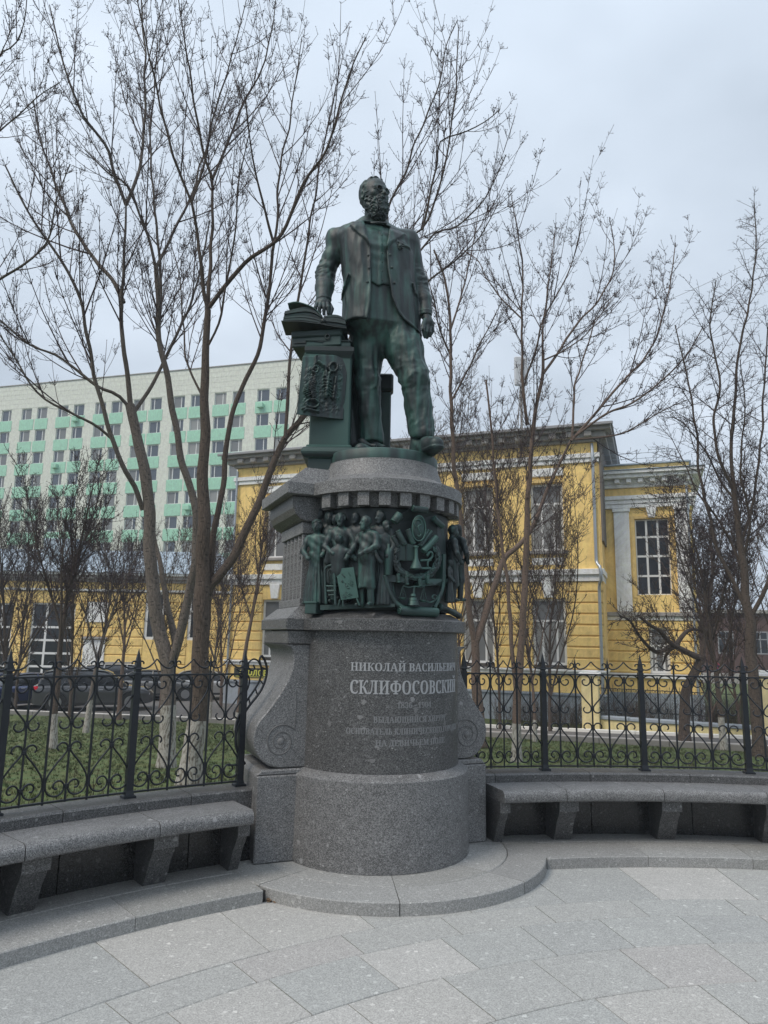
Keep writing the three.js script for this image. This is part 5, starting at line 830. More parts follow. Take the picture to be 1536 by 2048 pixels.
  const roof = p('roof', (() => { const P = [[L - 0.7, 10.62, 0.75], [0.25, 10.62, 0.75], [0.25, 10.62, -9.7], [L - 0.7, 10.62, -9.7], [L + 4, 12.1, -4.5], [-4.5, 12.1, -4.5]].map((v) => V(...v)), q = []; for (const t of [[0, 1, 5], [0, 5, 4], [1, 2, 5], [2, 3, 4], [2, 4, 5], [3, 0, 4], [0, 2, 1], [0, 3, 2]]) q.push(...t.map((i) => P[i])); const g = new THREE.BufferGeometry(); g.setAttribute('position', new THREE.Float32BufferAttribute(q.flatMap((v) => [v.x, v.y, v.z]), 3)); g.computeVertexNormals(); return uvBox(g); })(), B.roofDark);
  p('gutter', box(L - 0.72, 0.28, 10.5, 10.63, 0.68, 0.79, 0.02), B.roofDark, roof);
  // return wall: stained upper part and yellow below
  p('return_wall', box(Rr + 0.002, Rr + 0.06, 0.62, 9.1, -8.95, -0.02, 0), B.yellow2);
  p('return_wall', box(Rr + 0.061, Rr + 0.14, 5.8, 10.1, -8.9, 0.02, 0), B.dirty);
  // downpipe with its swan neck round the string course
  const dp = curvePts([[-0.62, 9.9, 0.1], [-0.6, 9.2, 0.22], [-0.6, 7, 0.12], [-0.6, 4.95, 0.12], [-0.56, 4.85, 0.14], [-0.44, 4.7, 0.32], [-0.42, 4.2, 0.32], [-0.5, 4.05, 0.16], [-0.52, 3.9, 0.1], [-0.52, 2, 0.1], [-0.52, -1.2, 0.1]], 60, 0.1);
  p('downpipe', tube(withR(dp, 0.065), 10), B.pipe);
  p('downpipe', tube([[L + 0.1, 9.8, 0.12, 0.06], [L + 0.1, -1.2, 0.12, 0.06]], 10), B.pipe);
  { // canteen sign
    const sg = p('sign_board', box(-17.3, -14.95, -0.17, 0.26, 0.021, 0.075, 0.008), std({ color: lin(0.03, 0.035, 0.03), roughness: 0.5 }));
    const f2 = await new FontLoader().loadAsync('fonts/droid/droid_sans_bold.typeface.json'); const g = new TextGeometry('СТОЛОВАЯ', { font: f2, size: 0.27, depth: 0.02, curveSegments: 3 }); g.computeBoundingBox(); const w = g.boundingBox.max.x; g.scale(1.95 / w, 1, 1); g.translate(-17.0, -0.085, 0.076);
    const yl = std({ color: lin(0.75, 0.72, 0.12), roughness: 0.5 }); part(sg, 'lettering', g, yl); part(sg, 'underline', box(-17.2, -15.0, -0.145, -0.125, 0.076, 0.082, 0), yl);
  }
}
{ // ---- right wing with white pilasters
  const b = thing('yellow_wing', 'yellow wing with white pilasters and one tall twelve paned window', 'building', [9.2503 + 2 * 0.3494, 0, -29.0 - 2 * 0.93699], -0.3569);
  const p = (n, g, m = B.white, o = b) => part(o, n, g, m), L = -1.2, Rr = 3.18;
  p('wall', box(L, Rr, 0.55, 9.0, -10, -0.3, 0), B.yellow2);
  const w0 = 0.9, w1 = 2.26;
  p('wall_pier', box(L, w0, 3.0, 8.3, -0.299, 0, 0), B.yellow); p('wall_pier', box(w1, Rr, 3.0, 8.3, -0.299, 0, 0), B.yellow); p('wall_panel', box(w0, w1, 6.98, 8.3, -0.2985, 0, 0), B.yellow); p('wall_panel', box(w0, w1, 3.0, 3.72, -0.2985, 0, 0), B.yellow);
  makeWindow(b, w0, w1, 3.72, 6.96, -0.14, { vx: [0.333, 0.667], hy: [0.25, 0.51, 0.765], glass: B.glassDark, bar: 0.085, f: 0.05 });
  p('surround', merge([box(w0 - 0.16, w0 - 0.01, 3.6, 7.1, 0, 0.04, 0.01), box(w1 + 0.01, w1 + 0.16, 3.6, 7.1, 0, 0.04, 0.01), box(w0 - 0.01, w1 + 0.01, 6.97, 7.1, 0.0005, 0.04, 0.01)]), B.yellow2);
  p('keystone', prism([[1.46, 7.0], [1.72, 7.0], [1.82, 7.5], [1.36, 7.5]], 0.04, 0.16, 0.015));
  for (const [a, c] of [[0.05, 0.68], [2.5, 3.06]]) { p('pilaster', box(a, c, 3.02, 7.28, 0, 0.13, 0.012)); p('pilaster_cap', box(a - 0.05, c + 0.05, 7.29, 7.44, 0, 0.19, 0.015)); }
  for (const [y0, y1, z, m, n] of [[7.45, 7.62, 0.16, B.white, 'architrave'], [7.625, 7.8, 0.2, B.white, 'architrave'], [7.805, 7.98, 0.27, B.white, 'architrave'], [7.985, 8.34, 0.03, B.yellow, 'frieze'], [8.345, 8.5, 0.15, B.white, 'cornice'], [8.505, 8.7, 0.2, B.white, 'cornice'], [8.705, 8.86, 0.55, B.white, 'cornice'], [8.865, 9.0, 0.68, B.white, 'cornice'], [9.005, 9.04, 0.74, B.roof, 'cornice_flashing'], [9.045, 9.36, 0.0, B.yellow2, 'parapet'], [9.365, 9.42, 0.12, B.roof, 'parapet_flashing'], [2.66, 2.83, 0.08, B.white, 'string_course'], [2.835, 2.995, 0.18, B.grey, 'string_course'], [0.3, 0.48, 0.14, B.white, 'sill_course'], [-0.3, 0.295, 0.03, B.yellow, 'base_course'], [GB, -0.305, 0.09, B.plinth, 'plinth']])
    p(n, box(L, Rr + z * 0.8, y0, y1, -10.05, z, 0.012), m);
  for (let k = 0; k < 7; k++) p('modillion', box(0.15 + k * 0.48, 0.36 + k * 0.48, 8.51, 8.69, 0.2, 0.44, 0.015));
  const l0 = 1.27, l1 = 2.05;
  for (const [a, c] of [[L, l0], [l1, Rr]]) { for (let k = 0; k < 5; k++) p('stone_course', box(a, c, 0.49 + k * 0.435 + 0.03, 0.49 + k * 0.435 + 0.425, -0.299, 0.03, 0.03), B.yellow); p('course_back', box(a + 0.01, c - 0.01, 0.49, 2.65, -0.298, -0.03, 0), B.yellow2); }
  p('wall_panel', box(l0, l1, 2.38, 2.655, -0.2985, 0, 0), B.yellow);
  makeWindow(b, l0, l1, 0.5, 2.38, -0.12, { vx: [0.3, 0.7], hy: [0.6], part2: [], glass: B.glassGrey, altGlass: B.glassCurt });
  p('roof', (() => { const P = [[L, 9.43, 0.1], [Rr, 9.43, 0.1], [Rr, 9.43, -10], [L, 9.43, -10], [L, 10.1, -4]].map((v) => V(...v)), q = []; for (const t of [[0, 1, 4], [1, 2, 4], [2, 3, 4], [3, 0, 4], [0, 2, 1], [0, 3, 2]]) q.push(...t.map((i) => P[i])); const g = new THREE.BufferGeometry(); g.setAttribute('position', new THREE.Float32BufferAttribute(q.flatMap((v) => [v.x, v.y, v.z]), 3)); g.computeVertexNormals(); return uvBox(g); })(), B.roof);
  for (const y of [9.72, 9.96]) p('roof_rail', tube([[L, y, -0.3, 0.014], [2.7, y, -0.3, 0.014]], 5), B.pipe); for (let x = 0.3; x < 2.8; x += 0.8) p('rail_post', tube([[x, 9.42, -0.3, 0.016], [x, 9.97, -0.3, 0.016]], 5), B.pipe);
  p('downpipe', tube(withR(curvePts([[3.02, 8.3, 0.22], [3.02, 7.5, 0.3], [3.02, 5, 0.2], [3.02, -1, 0.2]], 20, 0.1), 0.05), 8), B.pipe);
}
{ // ---- single storey yellow building at the left, behind the parked cars
  const Z = -42, b = thing('low_yellow_building', 'long low yellow building with pale metal roof behind the parked cars', 'building', [0, 0, Z]);
  const p = (n, g, m = B.white, o = b) => part(o, n, g, m), L = -30, Rr = -8.6;
  p('wall', box(L, Rr, GB, 4.7, -8, -0.35, 0), B.dirty);
  const holes = [[-23.6, -21.3, -0.9, 3.4, 1], [-20.25, -17.72, -0.9, 3.45, 1], [-13.7, -12.55, 1.45, 4.2, 0], [-11.2, -10.05, 1.45, 4.2, 0]];
  const ed = [L, ...holes.flatMap((h) => [h[0], h[1]]), Rr];
  for (let i = 0; i < ed.length; i += 2) { for (let k = 0; k < 10; k++) p('stone_course', box(ed[i], ed[i + 1], -0.95 + k * 0.5 + 0.03, -0.95 + k * 0.5 + 0.485, -0.349, 0.04, 0.035), B.yellow); p('course_back', box(ed[i] + 0.01, ed[i + 1] - 0.01, -0.95, 4.1, -0.348, -0.02, 0), B.yellow2); }
  for (const [a, c, y0, y1, big] of holes) { p('wall_panel', box(a, c, y1 + 0.002, 4.15, -0.3485, 0.0, 0), B.yellow); if (!big) p('wall_panel', box(a, c, -0.95, y0 - 0.002, -0.3485, 0, 0), B.yellow); makeWindow(b, a, c, y0, y1, big ? -0.12 : -0.05, big ? { vx: [0.34, 0.7], hy: [0.17, 0.34, 0.51, 0.68], glass: B.glassDark, f: 0.1, bar: 0.12 } : { vx: [0.5], hy: [0.6], glass: B.glassDark, f: 0.16, bar: 0.1, altGlass: B.glassCurt }); }
  for (const x of [-26.2, -22.35 + 5.95 - 0.0, -24.9 + 12.5 + 2.5]) void x;
  for (const x of [-16.45, -24.3]) { p('panel_moulding', box(x - 0.6, x + 0.6, 2.38, 3.55, 0.041, 0.09, 0.02)); p('door_panel', box(x - 0.62, x + 0.62, -0.95, 1.4, 0.041, 0.1, 0.02)); p('door_hood', box(x - 0.72, x + 0.72, 1.42, 1.56, 0.041, 0.22, 0.02), B.grey); }
  for (const [y0, y1, z, m, n] of [[4.16, 4.28, 0.13, B.white, 'string_course'], [4.285, 4.68, 0.02, B.yellow, 'frieze'], [4.685, 4.85, 0.2, B.grey, 'cornice'], [4.855, 5.05, 0.42, B.grey, 'cornice'], [5.055, 5.2, 0.6, B.white, 'cornice'], [GB, -0.955, 0.1, B.plinth, 'plinth']]) p(n, box(L, Rr, y0, y1, -8.05, z, 0.012), m);
  const rf = p('roof', (() => { const P = [[L - 0.3, 5.205, 0.7], [Rr + 0.3, 5.205, 0.7], [Rr + 0.3, 5.205, -8.4], [L - 0.3, 5.205, -8.4], [L, 7.0, -4], [Rr - 2, 7.0, -4]].map((v) => V(...v)), q = []; for (const t of [[0, 1, 5], [0, 5, 4], [1, 2, 5], [2, 3, 4], [2, 4, 5], [3, 0, 4], [0, 2, 1], [0, 3, 2]]) q.push(...t.map((i) => P[i])); const g = new THREE.BufferGeometry(); g.setAttribute('position', new THREE.Float32BufferAttribute(q.flatMap((v) => [v.x, v.y, v.z]), 3)); g.computeVertexNormals(); return uvBox(g); })(), B.roof);
  for (let x = L; x < Rr; x += 0.62) p('roof_seam', tube([[x, 5.24, 0.66, 0.02], [x, 6.98, -3.9, 0.02]], 4), B.roof, rf);
  p('dormer', box(-20.6, -18.6, 5.9, 7.4, -3.4, -1.4, 0.03), B.roof, rf);
}
{ // ---- tall hospital block with mint green spandrels
  const b = thing('hospital_block', 'tall cream hospital block with mint green panels beneath rows of windows', 'building', [-31.44, 0, -95], -Math.asin(0.271));
  const p = (n, g, m = B.cream, o = b) => part(o, n, g, m), L = -52, Rr = 23.2, top = 37.6;
  p('wall', box(L, Rr, GB, top, -16, -0.35, 0), B.cream);
  p('parapet', box(L, Rr, 34.0, top, -0.349, 0, 0.02), B.cream);
  for (let k = 1; k < 5; k++) p('cladding_joint', box(L, Rr, 34 + k * 0.72, 34.04 + k * 0.72, 0, 0.015, 0), B.cream);
  p('coping', box(L, Rr + 0.1, top + 0.001, top + 0.14, -16, 0.12, 0.02), B.grey);
  const cols = []; for (let k = -2; k < 7; k++) cols.push(-20.3 + 6.25 * k - 1.33, -20.3 + 6.25 * k + 1.35);
  const w = 1.75, h = 1.66; let prev = L;
  cols.forEach((c) => { p('wall_pier', box(prev, c - w / 2, GB, 34, -0.3488, -0.02, 0), B.cream); prev = c + w / 2; }); p('wall_pier', box(prev, Rr, GB, 34, -0.3488, -0.02, 0), B.cream);
  for (let r = 0; r < 10; r++) { const y1 = 33.93 - r * 3.33; cols.forEach((c, k) => {
    const op = hash(k, r, 3); p('spandrel', box(c - w / 2 - 0.22, c + w / 2 + (k % 2 ? 0.22 : 0.45), y1 - 3.33 + 0.06, y1 - h - 0.03, -0.345, 0.03, 0.01), B.mint);
    p('spandrel_back', box(c - w / 2, c + w / 2, y1 + 0.001, y1 + 0.06, -0.347, -0.03, 0), B.cream);
    makeWindow(b, c - w / 2, c + w / 2, y1 - h, y1, -0.2, { vx: [op < 0.5 ? 0.3 : 0.66], glass: op > 0.85 ? B.glassCurt : B.glassSky, altGlass: B.glassGrey, f: 0.08, bar: 0.1 });
    if (hash(k, r, 8) > 0.87) p('air_conditioner', box(c - 0.6, c + 0.2, y1 - h - 0.95, y1 - h - 0.35, 0.03, 0.6, 0.03), B.mint);
  }); }
  for (let y = 2; y < 34; y += 1.11) void y;
}
{ // ---- red brick building far to the right, seen through the branches
  const a = at(1402, 1300, 62), b = thing('brick_building', 'dark red brick building at far right behind the bare trees', 'building', [a.x, 0, a.z], -0.1);
  const p = (n, g, m = B.brick, o = b) => part(o, n, g, m);
  p('wall', box(0, 30, GB, 4.4, -12, 0, 0.02)); p('cornice', box(-0.15, 30, 4.401, 4.7, -12, 0.3, 0.02), B.grey); p('plinth', box(0, 30, GB, -0.6, 0.001, 0.12, 0.02), B.grey);
  for (let k = 0; k < 7; k++) for (const y of [1.0]) makeWindow(b, 1.4 + k * 2.8, 2.7 + k * 2.8, y, y + 1.9, 0.03, { vx: [0.5], hy: [0.65], glass: B.glassDark, frame: B.roofDark });
}
{ // ---- panel aerial on the roof
  const t = at(1042, 742, 37), b = thing('roof_aerial', 'pale grey panel aerial on a mast above the yellow roof', 'aerial', [t.x, t.y, t.z]);
  part(b, 'radome', merge([box(-0.36, 0.12, -0.85, 0.8, -0.1, 0.14, 0.06), box(0.125, 0.36, -0.8, 0.76, -0.16, 0.02, 0.05)]), std({ color: lin(0.5, 0.51, 0.53), roughness: 0.6 }));
  part(b, 'mast', tube([[0, -0.75, -0.05, 0.07], [0, -3.2, -0.05, 0.07]], 8), B.grey); for (const x of [-0.22, 0.2]) part(b, 'strut', tube([[x * 0.3, -0.9, 0, 0.03], [x, -3.1, 0.05, 0.03]], 6), B.grey);
}
{ // ---- cable over the wing
  const a = at(1120, 660, 70), c = at(1600, 470, 52), l = []; for (let k = 0; k <= 20; k++) { const t = k / 20; l.push([mix(a.x, c.x, t), mix(a.y, c.y, t) - 1.2 * Math.sin(t * Math.PI), mix(a.z, c.z, t), 0.018]); }
  const o = part(scene, 'overhead_cable', tube(l, 5), B.roofDark); tag(o, 'thin overhead cable crossing the sky above the right wing', 'cable');
}
{ // ---- garden wall, gate piers and railing before the right wing
  const line = (x) => farEdge(x) - 0.75, Y = (x) => groundY(x, line(x));
  for (const [x, lab] of [[7.35, 'square cream gate pier at the corner of the yellow building'], [12.15, 'cream gate pier at the right edge of the view']]) {
    const b = thing('gate_pier', lab, 'gate pier', [x, Y(x), line(x) + 0.2], -0.35);
    part(b, 'shaft', box(-0.29, 0.29, -0.3, 1.95, -0.29, 0.29, 0.02), B.creamWall); part(b, 'cap', box(-0.36, 0.36, 1.951, 2.06, -0.36, 0.36, 0.02), B.white); part(b, 'cap_top', box(-0.28, 0.28, 2.061, 2.13, -0.28, 0.28, 0.03), B.white); part(b, 'base', box(-0.34, 0.34, -0.3, 0.16, -0.34, 0.34, 0.02), B.creamWall);
  }
  const a = V(7.7, 0, line(7.7)), c = V(11.85, 0, line(11.85)), ang = -Math.atan2(c.z - a.z, c.x - a.x), len = Math.hypot(c.x - a.x, c.z - a.z);
  const wl = thing('garden_wall', 'low cream retaining wall with grey coping by the path', 'wall', [a.x, Y(9.8), a.z], ang);
  part(wl, 'wall_block', box(0, len, -0.5, 0.38, -0.14, 0.14, 0.01), B.creamWall); for (let k = 0; k < 5; k++) part(wl, 'coping_stone', box(k * len / 5 + 0.005, (k + 1) * len / 5 - 0.005, 0.381, 0.5, -0.2, 0.2, 0.02), B.plinth);
  const fc = thing('garden_railing', 'small black scrollwork railing before the plinth of the wing', 'railing', [a.x - 0.15 * Math.sin(ang), Y(9.8), a.z - 0.9], ang);
  for (const y of [1.38, 0.62]) part(fc, 'rail', box(0, len, y - 0.012, y + 0.012, -0.01, 0.01, 0.002), M.iron);
  for (let k = 0; k < 13; k++) { const x = 0.15 + k * 0.32; for (const n of ['top', 'topM', 'low', 'lowM']) part(fc, 'scroll', FENCE[n], M.iron).position.x = x; part(fc, 'bar', FENCE.bar, M.iron).position.x = x; part(fc, 'spear_bar', FENCE.spear, M.iron).position.x = x + 0.16; }
  const sp = at(1432, 1333, 26), sg = thing('no_stopping_sign', 'round blue no stopping sign with red cross at right', 'sign', [sp.x, sp.y, sp.z], 0.05);
  const blue = std({ color: lin(0.03, 0.05, 0.3), roughness: 0.4 }), red = std({ color: lin(0.5, 0.03, 0.04), roughness: 0.4 });
  part(sg, 'disc', new THREE.CylinderGeometry(0.13, 0.13, 0.01, 28).rotateX(Math.PI / 2), blue); part(sg, 'rim', new THREE.TorusGeometry(0.128, 0.014, 6, 28), red);
  for (const s of [-1, 1]) { const o = part(sg, 'cross_bar', box(-0.12, 0.12, -0.013, 0.013, 0.006 + (s > 0 ? 0.002 : 0), 0.009 + (s > 0 ? 0.002 : 0), 0), red); o.rotation.z = s * Math.PI / 4; }
  part(sg, 'plate', box(-0.12, 0.12, -0.29, -0.16, -0.005, 0.005, 0.002), B.white); part(sg, 'pole', tube([[0, 0.16, -0.03, 0.025], [0, -2.8, -0.03, 0.025]], 8), B.pipe);
}
// ---------------------------------------------------------------- parked cars
function makeCar(label, paint, kind, pos, turn, group) {
  const c = thing('parked_car', label, 'car', pos, turn, group), suv = kind === 'suv', W = suv ? 0.93 : 0.9, H = suv ? 1.68 : 1.45;
  // lower body and glasshouse lofted from station outlines along the length (front at +x)
  const st = suv ? [[-2.32, 0.42, 0.95, 0.80], [-2.26, 0.32, 1.05, 0.88], [-1.9, 0.26, 1.08, 0.93], [-0.8, 0.25, 1.06, 0.94], [0.7, 0.25, 1.04, 0.94], [1.5, 0.26, 1.0, 0.93], [2.1, 0.3, 0.9, 0.88], [2.33, 0.38, 0.74, 0.74]] : [[-2.3, 0.42, 0.86, 0.74], [-2.2, 0.3, 0.98, 0.85], [-1.7, 0.24, 1.0, 0.9], [-0.7, 0.23, 0.97, 0.91], [0.7, 0.23, 0.95, 0.91], [1.4, 0.24, 0.9, 0.89], [2.05, 0.28, 0.78, 0.82], [2.3, 0.36, 0.62, 0.68]];
  const gh = suv ? [[-2.2, 1.05, 0.82, 1.08], [-2.0, 1.05, 0.82, 1.5], [-1.75, 1.06, 0.8, 1.63], [-0.9, 1.05, 0.8, H], [0.2, 1.04, 0.8, 1.66], [0.85, 1.03, 0.81, 1.42], [1.3, 1.02, 0.84, 1.03]] : [[-1.95, 0.98, 0.8, 0.99], [-1.5, 0.98, 0.78, 1.22], [-1.0, 0.97, 0.74, 1.41], [-0.3, 0.96, 0.73, H], [0.35, 0.95, 0.74, 1.40], [0.85, 0.94, 0.77, 1.2], [1.35, 0.92, 0.82, 0.94]];
  const sec = (x, y0, y1, w, top) => { const l = [], n = 16; for (let k = 0; k <= n; k++) { const t = k / n * Math.PI; const cx = Math.cos(t), sy = Math.sin(t); const e = top ? 0.42 : 0.3; l.push([x, y0 + (y1 - y0) * Math.pow(sy, e), Math.sign(cx) * Math.pow(Math.abs(cx), top ? 0.5 : 0.22) * w * (top ? mix(1.06, 0.86, sy) : 1 + 0.03 * Math.sin(sy * 3))]); } return l; };
  const skin = (rows, flip) => { const P = []; for (let i = 0; i < rows.length - 1; i++) for (let k = 0; k < rows[0].length - 1; k++) { const a = rows[i][k], b = rows[i + 1][k], d = rows[i][k + 1], e = rows[i + 1][k + 1]; flip ? P.push(...a, ...b, ...d, ...b, ...e, ...d) : P.push(...a, ...d, ...b, ...b, ...d, ...e); } for (const [r, s] of [[rows[0], 1], [rows[rows.length - 1], -1]]) { const m = r.length; for (let k = 1; k < m - 2; k++) { const t = [r[0], r[k], r[k + 1]]; if ((s > 0) !== !!flip) t.reverse(); for (const v of t) P.push(...v); } } const g = new THREE.BufferGeometry(); g.setAttribute('position', new THREE.Float32BufferAttribute(P, 3)); g.deleteAttribute('uv'); let q = mergeVertices(g, 1e-3); q.computeVertexNormals(); q = toCreasedNormals(q, 0.6); return uvBox(q); };
  const sub = (rows, n) => { const out = []; for (let i = 0; i < n; i++) { const t = i / (n - 1) * (rows.length - 1), k = Math.min(rows.length - 2, Math.floor(t)), f = t - k; const p0 = rows[Math.max(0, k - 1)], p1 = rows[k], p2 = rows[k + 1], p3 = rows[Math.min(rows.length - 1, k + 2)]; out.push(p1.map((v, j) => 0.5 * (2 * v + (p2[j] - p0[j]) * f + (2 * p0[j] - 5 * v + 4 * p2[j] - p3[j]) * f * f + (3 * v - p0[j] - 3 * p2[j] + p3[j]) * f ** 3))); } return out; };
  const pm = phys({ color: paint, roughness: 0.35, metalness: 0.35, clearcoat: 1, clearcoatRoughness: 0.05 }), rub = std({ color: lin(0.02, 0.02, 0.02), roughness: 0.9 }), rim = std({ color: lin(0.35, 0.35, 0.36), roughness: 0.3, metalness: 0.8 }), gl = B.glassDark, black = std({ color: lin(0.015, 0.015, 0.016), roughness: 0.6 });
  const body = part(c, 'body', skin(sub(st, 22).map(([x, a, b, w]) => sec(x, a, b, w))), pm);
  part(c, 'glasshouse', skin(sub(gh, 18).map(([x, a, w, b]) => sec(x, a - 0.03, b - 0.045, w * 0.985, true))), gl);
  // roof and pillars over the glass
  part(c, 'roof', skin(sub(gh, 24).slice(suv ? 3 : 7, suv ? 19 : 18).map(([x, a, w, b]) => sec(x, a - 0.03, b, w, true).filter((v) => v[1] > a + (b - a) * 0.86))), pm);
  for (const s of [-1, 1]) { for (const [x0, y0, x1, y1] of suv ? [[-2.1, 1.06, -1.9, 1.6], [-1.15, 1.06, -1.1, 1.62], [-0.05, 1.05, -0.05, 1.62], [1.22, 1.03, 0.45, 1.56]] : [[-1.75, 0.98, -1.05, 1.37], [-0.15, 0.96, -0.15, 1.4], [1.25, 0.93, 0.45, 1.34]]) part(c, 'pillar', tube([[x0, y0, s * W * 0.89, 0.035], [x1, y1, s * W * (suv ? 0.72 : 0.66), 0.03]], 5), pm);
    for (const x of [-1.4, 1.4]) { const wx = x * 1.02, r = suv ? 0.37 : 0.32, wh = part(c, 'wheel', new THREE.CylinderGeometry(r, r, 0.23, 26).rotateX(Math.PI / 2), rub); wh.position.set(wx, r, s * (W - 0.06)); part(wh, 'rim', merge([new THREE.CylinderGeometry(r * 0.64, r * 0.64, 0.02, 20).rotateX(Math.PI / 2).translate(0, 0, s * 0.112), ...[0, 1, 2, 3, 4].map((k) => box(-0.03, 0.03, 0.03, r * 0.62, s > 0 ? 0.12 : -0.14, s > 0 ? 0.14 : -0.12, 0).rotateZ(k * 1.2566))].map((g) => uvBox(g))), rim); part(c, 'wheel_arch', new THREE.TorusGeometry(r + 0.05, 0.045, 6, 20, Math.PI).translate(wx, r, s * (W + 0.02)), black); }
    part(c, 'taillight', box(suv ? -2.31 : -2.27, suv ? -2.1 : -2.05, suv ? 0.84 : 0.72, suv ? 1.0 : 0.87, s > 0 ? W - 0.36 : -W + 0.02, s > 0 ? W - 0.02 : -W + 0.36, 0.03), std({ color: lin(0.42, 0.015, 0.025), roughness: 0.2, emissive: lin(0.2, 0.0, 0.01), emissiveIntensity: 0.5 }));
    part(c, 'headlight', box(2.0, 2.2, 0.62, 0.74, s > 0 ? W - 0.42 : -W + 0.06, s > 0 ? W - 0.06 : -W + 0.42, 0.03), rim); part(c, 'mirror', ball(0.85, 1.02, s * (W + 0.1), 0.11, 0.7, 0.7, 1, 6), pm); for (const x of [-0.9, 0.25]) part(c, 'door_handle', box(x - 0.09, x + 0.09, 0.84, 0.87, s * W - 0.01, s * W + 0.03, 0.008), rim); part(c, 'sill_trim', box(-1.0, 1.0, 0.26, 0.36, s > 0 ? W - 0.04 : -W - 0.02, s > 0 ? W + 0.02 : -W + 0.04, 0.01), black); if (suv) part(c, 'roof_rail', tube([[-1.5, 1.68, s * 0.62, 0.02], [0.1, 1.7, s * 0.62, 0.02]], 6), rim); }
  part(c, 'number_plate', box(-2.345, -2.315, suv ? 0.72 : 0.6, suv ? 0.83 : 0.71, -0.26, 0.26, 0.004), B.white); part(c, 'bumper', box(-2.36, -2.2, 0.34, 0.5, -W * 0.8, W * 0.8, 0.03), black); part(c, 'grille', box(2.25, 2.34, 0.4, 0.6, -0.5, 0.5, 0.02), black);
  return c;
}
{
  const put = (px, py, d, kind, paint, turn, label) => { const p = at(px, py, d); makeCar(label, paint, kind, [p.x, groundY(p.x, p.z) + 0.045, p.z], turn, null); };
  put(188, 1405, 31.2, 'suv', lin(0.06, 0.06, 0.064), 0.34, 'dark grey estate-shaped SUV parked with its red tail light towards us');
  put(62, 1405, 31.8, 'sedan', lin(0.02, 0.035, 0.11), 0.95, 'dark blue saloon car parked nose in beside the grey SUV');
  put(-20, 1405, 33.5, 'sedan', lin(0.02, 0.03, 0.035), 0.95, 'black saloon car at the left edge of the car park');
  put(252, 1400, 37.5, 'suv', lin(0.6, 0.61, 0.62), 0.3, 'white SUV mostly hidden behind the dark grey SUV');
  put(312, 1398, 36.5, 'sedan', lin(0.12, 0.115, 0.11), 0.2, 'grey saloon car behind the thick forked tree trunks');
  put(412, 1400, 37.5, 'sedan', lin(0.3, 0.3, 0.3), 0.1, 'silver saloon car between the trunks and the yellow building');
}
// ---------------------------------------------------------------- bare spring trees
class Wood { // writes many thin tubes into one geometry
  constructor() { this.P = []; this.N = []; this.U = []; this.I = []; this.spurs = []; }
  tube(pts, r0, r1, sides, pow = 1) {
    const n = pts.length; let ux = 0, uy = 0, uz = 0, first = true, len = 0; const o = this.P.length / 3;
    for (let i = 0; i < n; i++) {
      const a = pts[Math.max(0, i - 1)], b = pts[Math.min(n - 1, i + 1)]; let tx = b[0] - a[0], ty = b[1] - a[1], tz = b[2] - a[2]; const l = Math.hypot(tx, ty, tz) || 1; tx /= l; ty /= l; tz /= l;
      if (i) len += Math.hypot(pts[i][0] - pts[i - 1][0], pts[i][1] - pts[i - 1][1], pts[i][2] - pts[i - 1][2]);
      if (first) { if (Math.abs(ty) < 0.9) { ux = tz; uy = 0; uz = -tx; } else { ux = 1; uy = 0; uz = 0; } first = false; }
      const d = ux * tx + uy * ty + uz * tz; ux -= d * tx; uy -= d * ty; uz -= d * tz; const m = Math.hypot(ux, uy, uz) || 1; ux /= m; uy /= m; uz /= m;
      const wx = ty * uz - tz * uy, wy = tz * ux - tx * uz, wz = tx * uy - ty * ux, r = pts[i][3] ?? mix(r0, r1, Math.pow(i / (n - 1), pow));
      for (let k = 0; k <= sides; k++) { const f = k / sides * 6.283185, c = Math.cos(f), s = Math.sin(f), nx = ux * c + wx * s, ny = uy * c + wy * s, nq = uz * c + wz * s; this.P.push(pts[i][0] + nx * r, pts[i][1] + ny * r, pts[i][2] + nq * r); this.N.push(nx, ny, nq); this.U.push(k / sides, len); }
    }
    for (let i = 0; i < n - 1; i++) for (let k = 0; k < sides; k++) { const a = o + i * (sides + 1) + k, b = a + sides + 1; this.I.push(a, a + 1, b, a + 1, b + 1, b); }
  }
  bud(x, y, z, r, dx, dy, dz) { const o = this.P.length / 3, e = 1.9 * r; const v = [[x + dx * e, y + dy * e, z + dz * e], [x - dx * r * 0.5, y - dy * r * 0.5, z - dz * r * 0.5], [x + r, y, z], [x - r, y, z], [x, y, z + r], [x, y, z - r]]; for (const q of v) { this.P.push(...q); const nx = q[0] - x, ny = q[1] - y, nq = q[2] - z, l = Math.hypot(nx, ny, nq) || 1; this.N.push(nx / l, ny / l, nq / l); this.U.push(0, 0); } for (const t of [[0, 2, 4], [0, 4, 3], [0, 3, 5], [0, 5, 2], [1, 4, 2], [1, 3, 4], [1, 5, 3], [1, 2, 5]]) this.I.push(o + t[0], o + t[1], o + t[2]); }
  geo() { const g = new THREE.BufferGeometry(); g.setAttribute('position', new THREE.Float32BufferAttribute(this.P, 3)); g.setAttribute('normal', new THREE.Float32BufferAttribute(this.N, 3)); g.setAttribute('uv', new THREE.Float32BufferAttribute(this.U, 2)); g.setIndex(this.I); return g; }
}
const texBark = (() => { const t = tex(256, (i, j) => { const f = tileNoise(i * 4, j, 256, 1.6, 2), g = tileNoise(i, j, 256, 5, 7), ln = hash(Math.floor(i / 22), Math.floor(j / 5), 3) > 0.9 ? -26 : 0; const v = 98 + 40 * f + 26 * g + ln + (hash(i, j) - 0.5) * 14; return [v * 1.06, v * 0.97, v * 0.9]; }, true, 1); t.repeat.set(1, 1.1); return t; })();
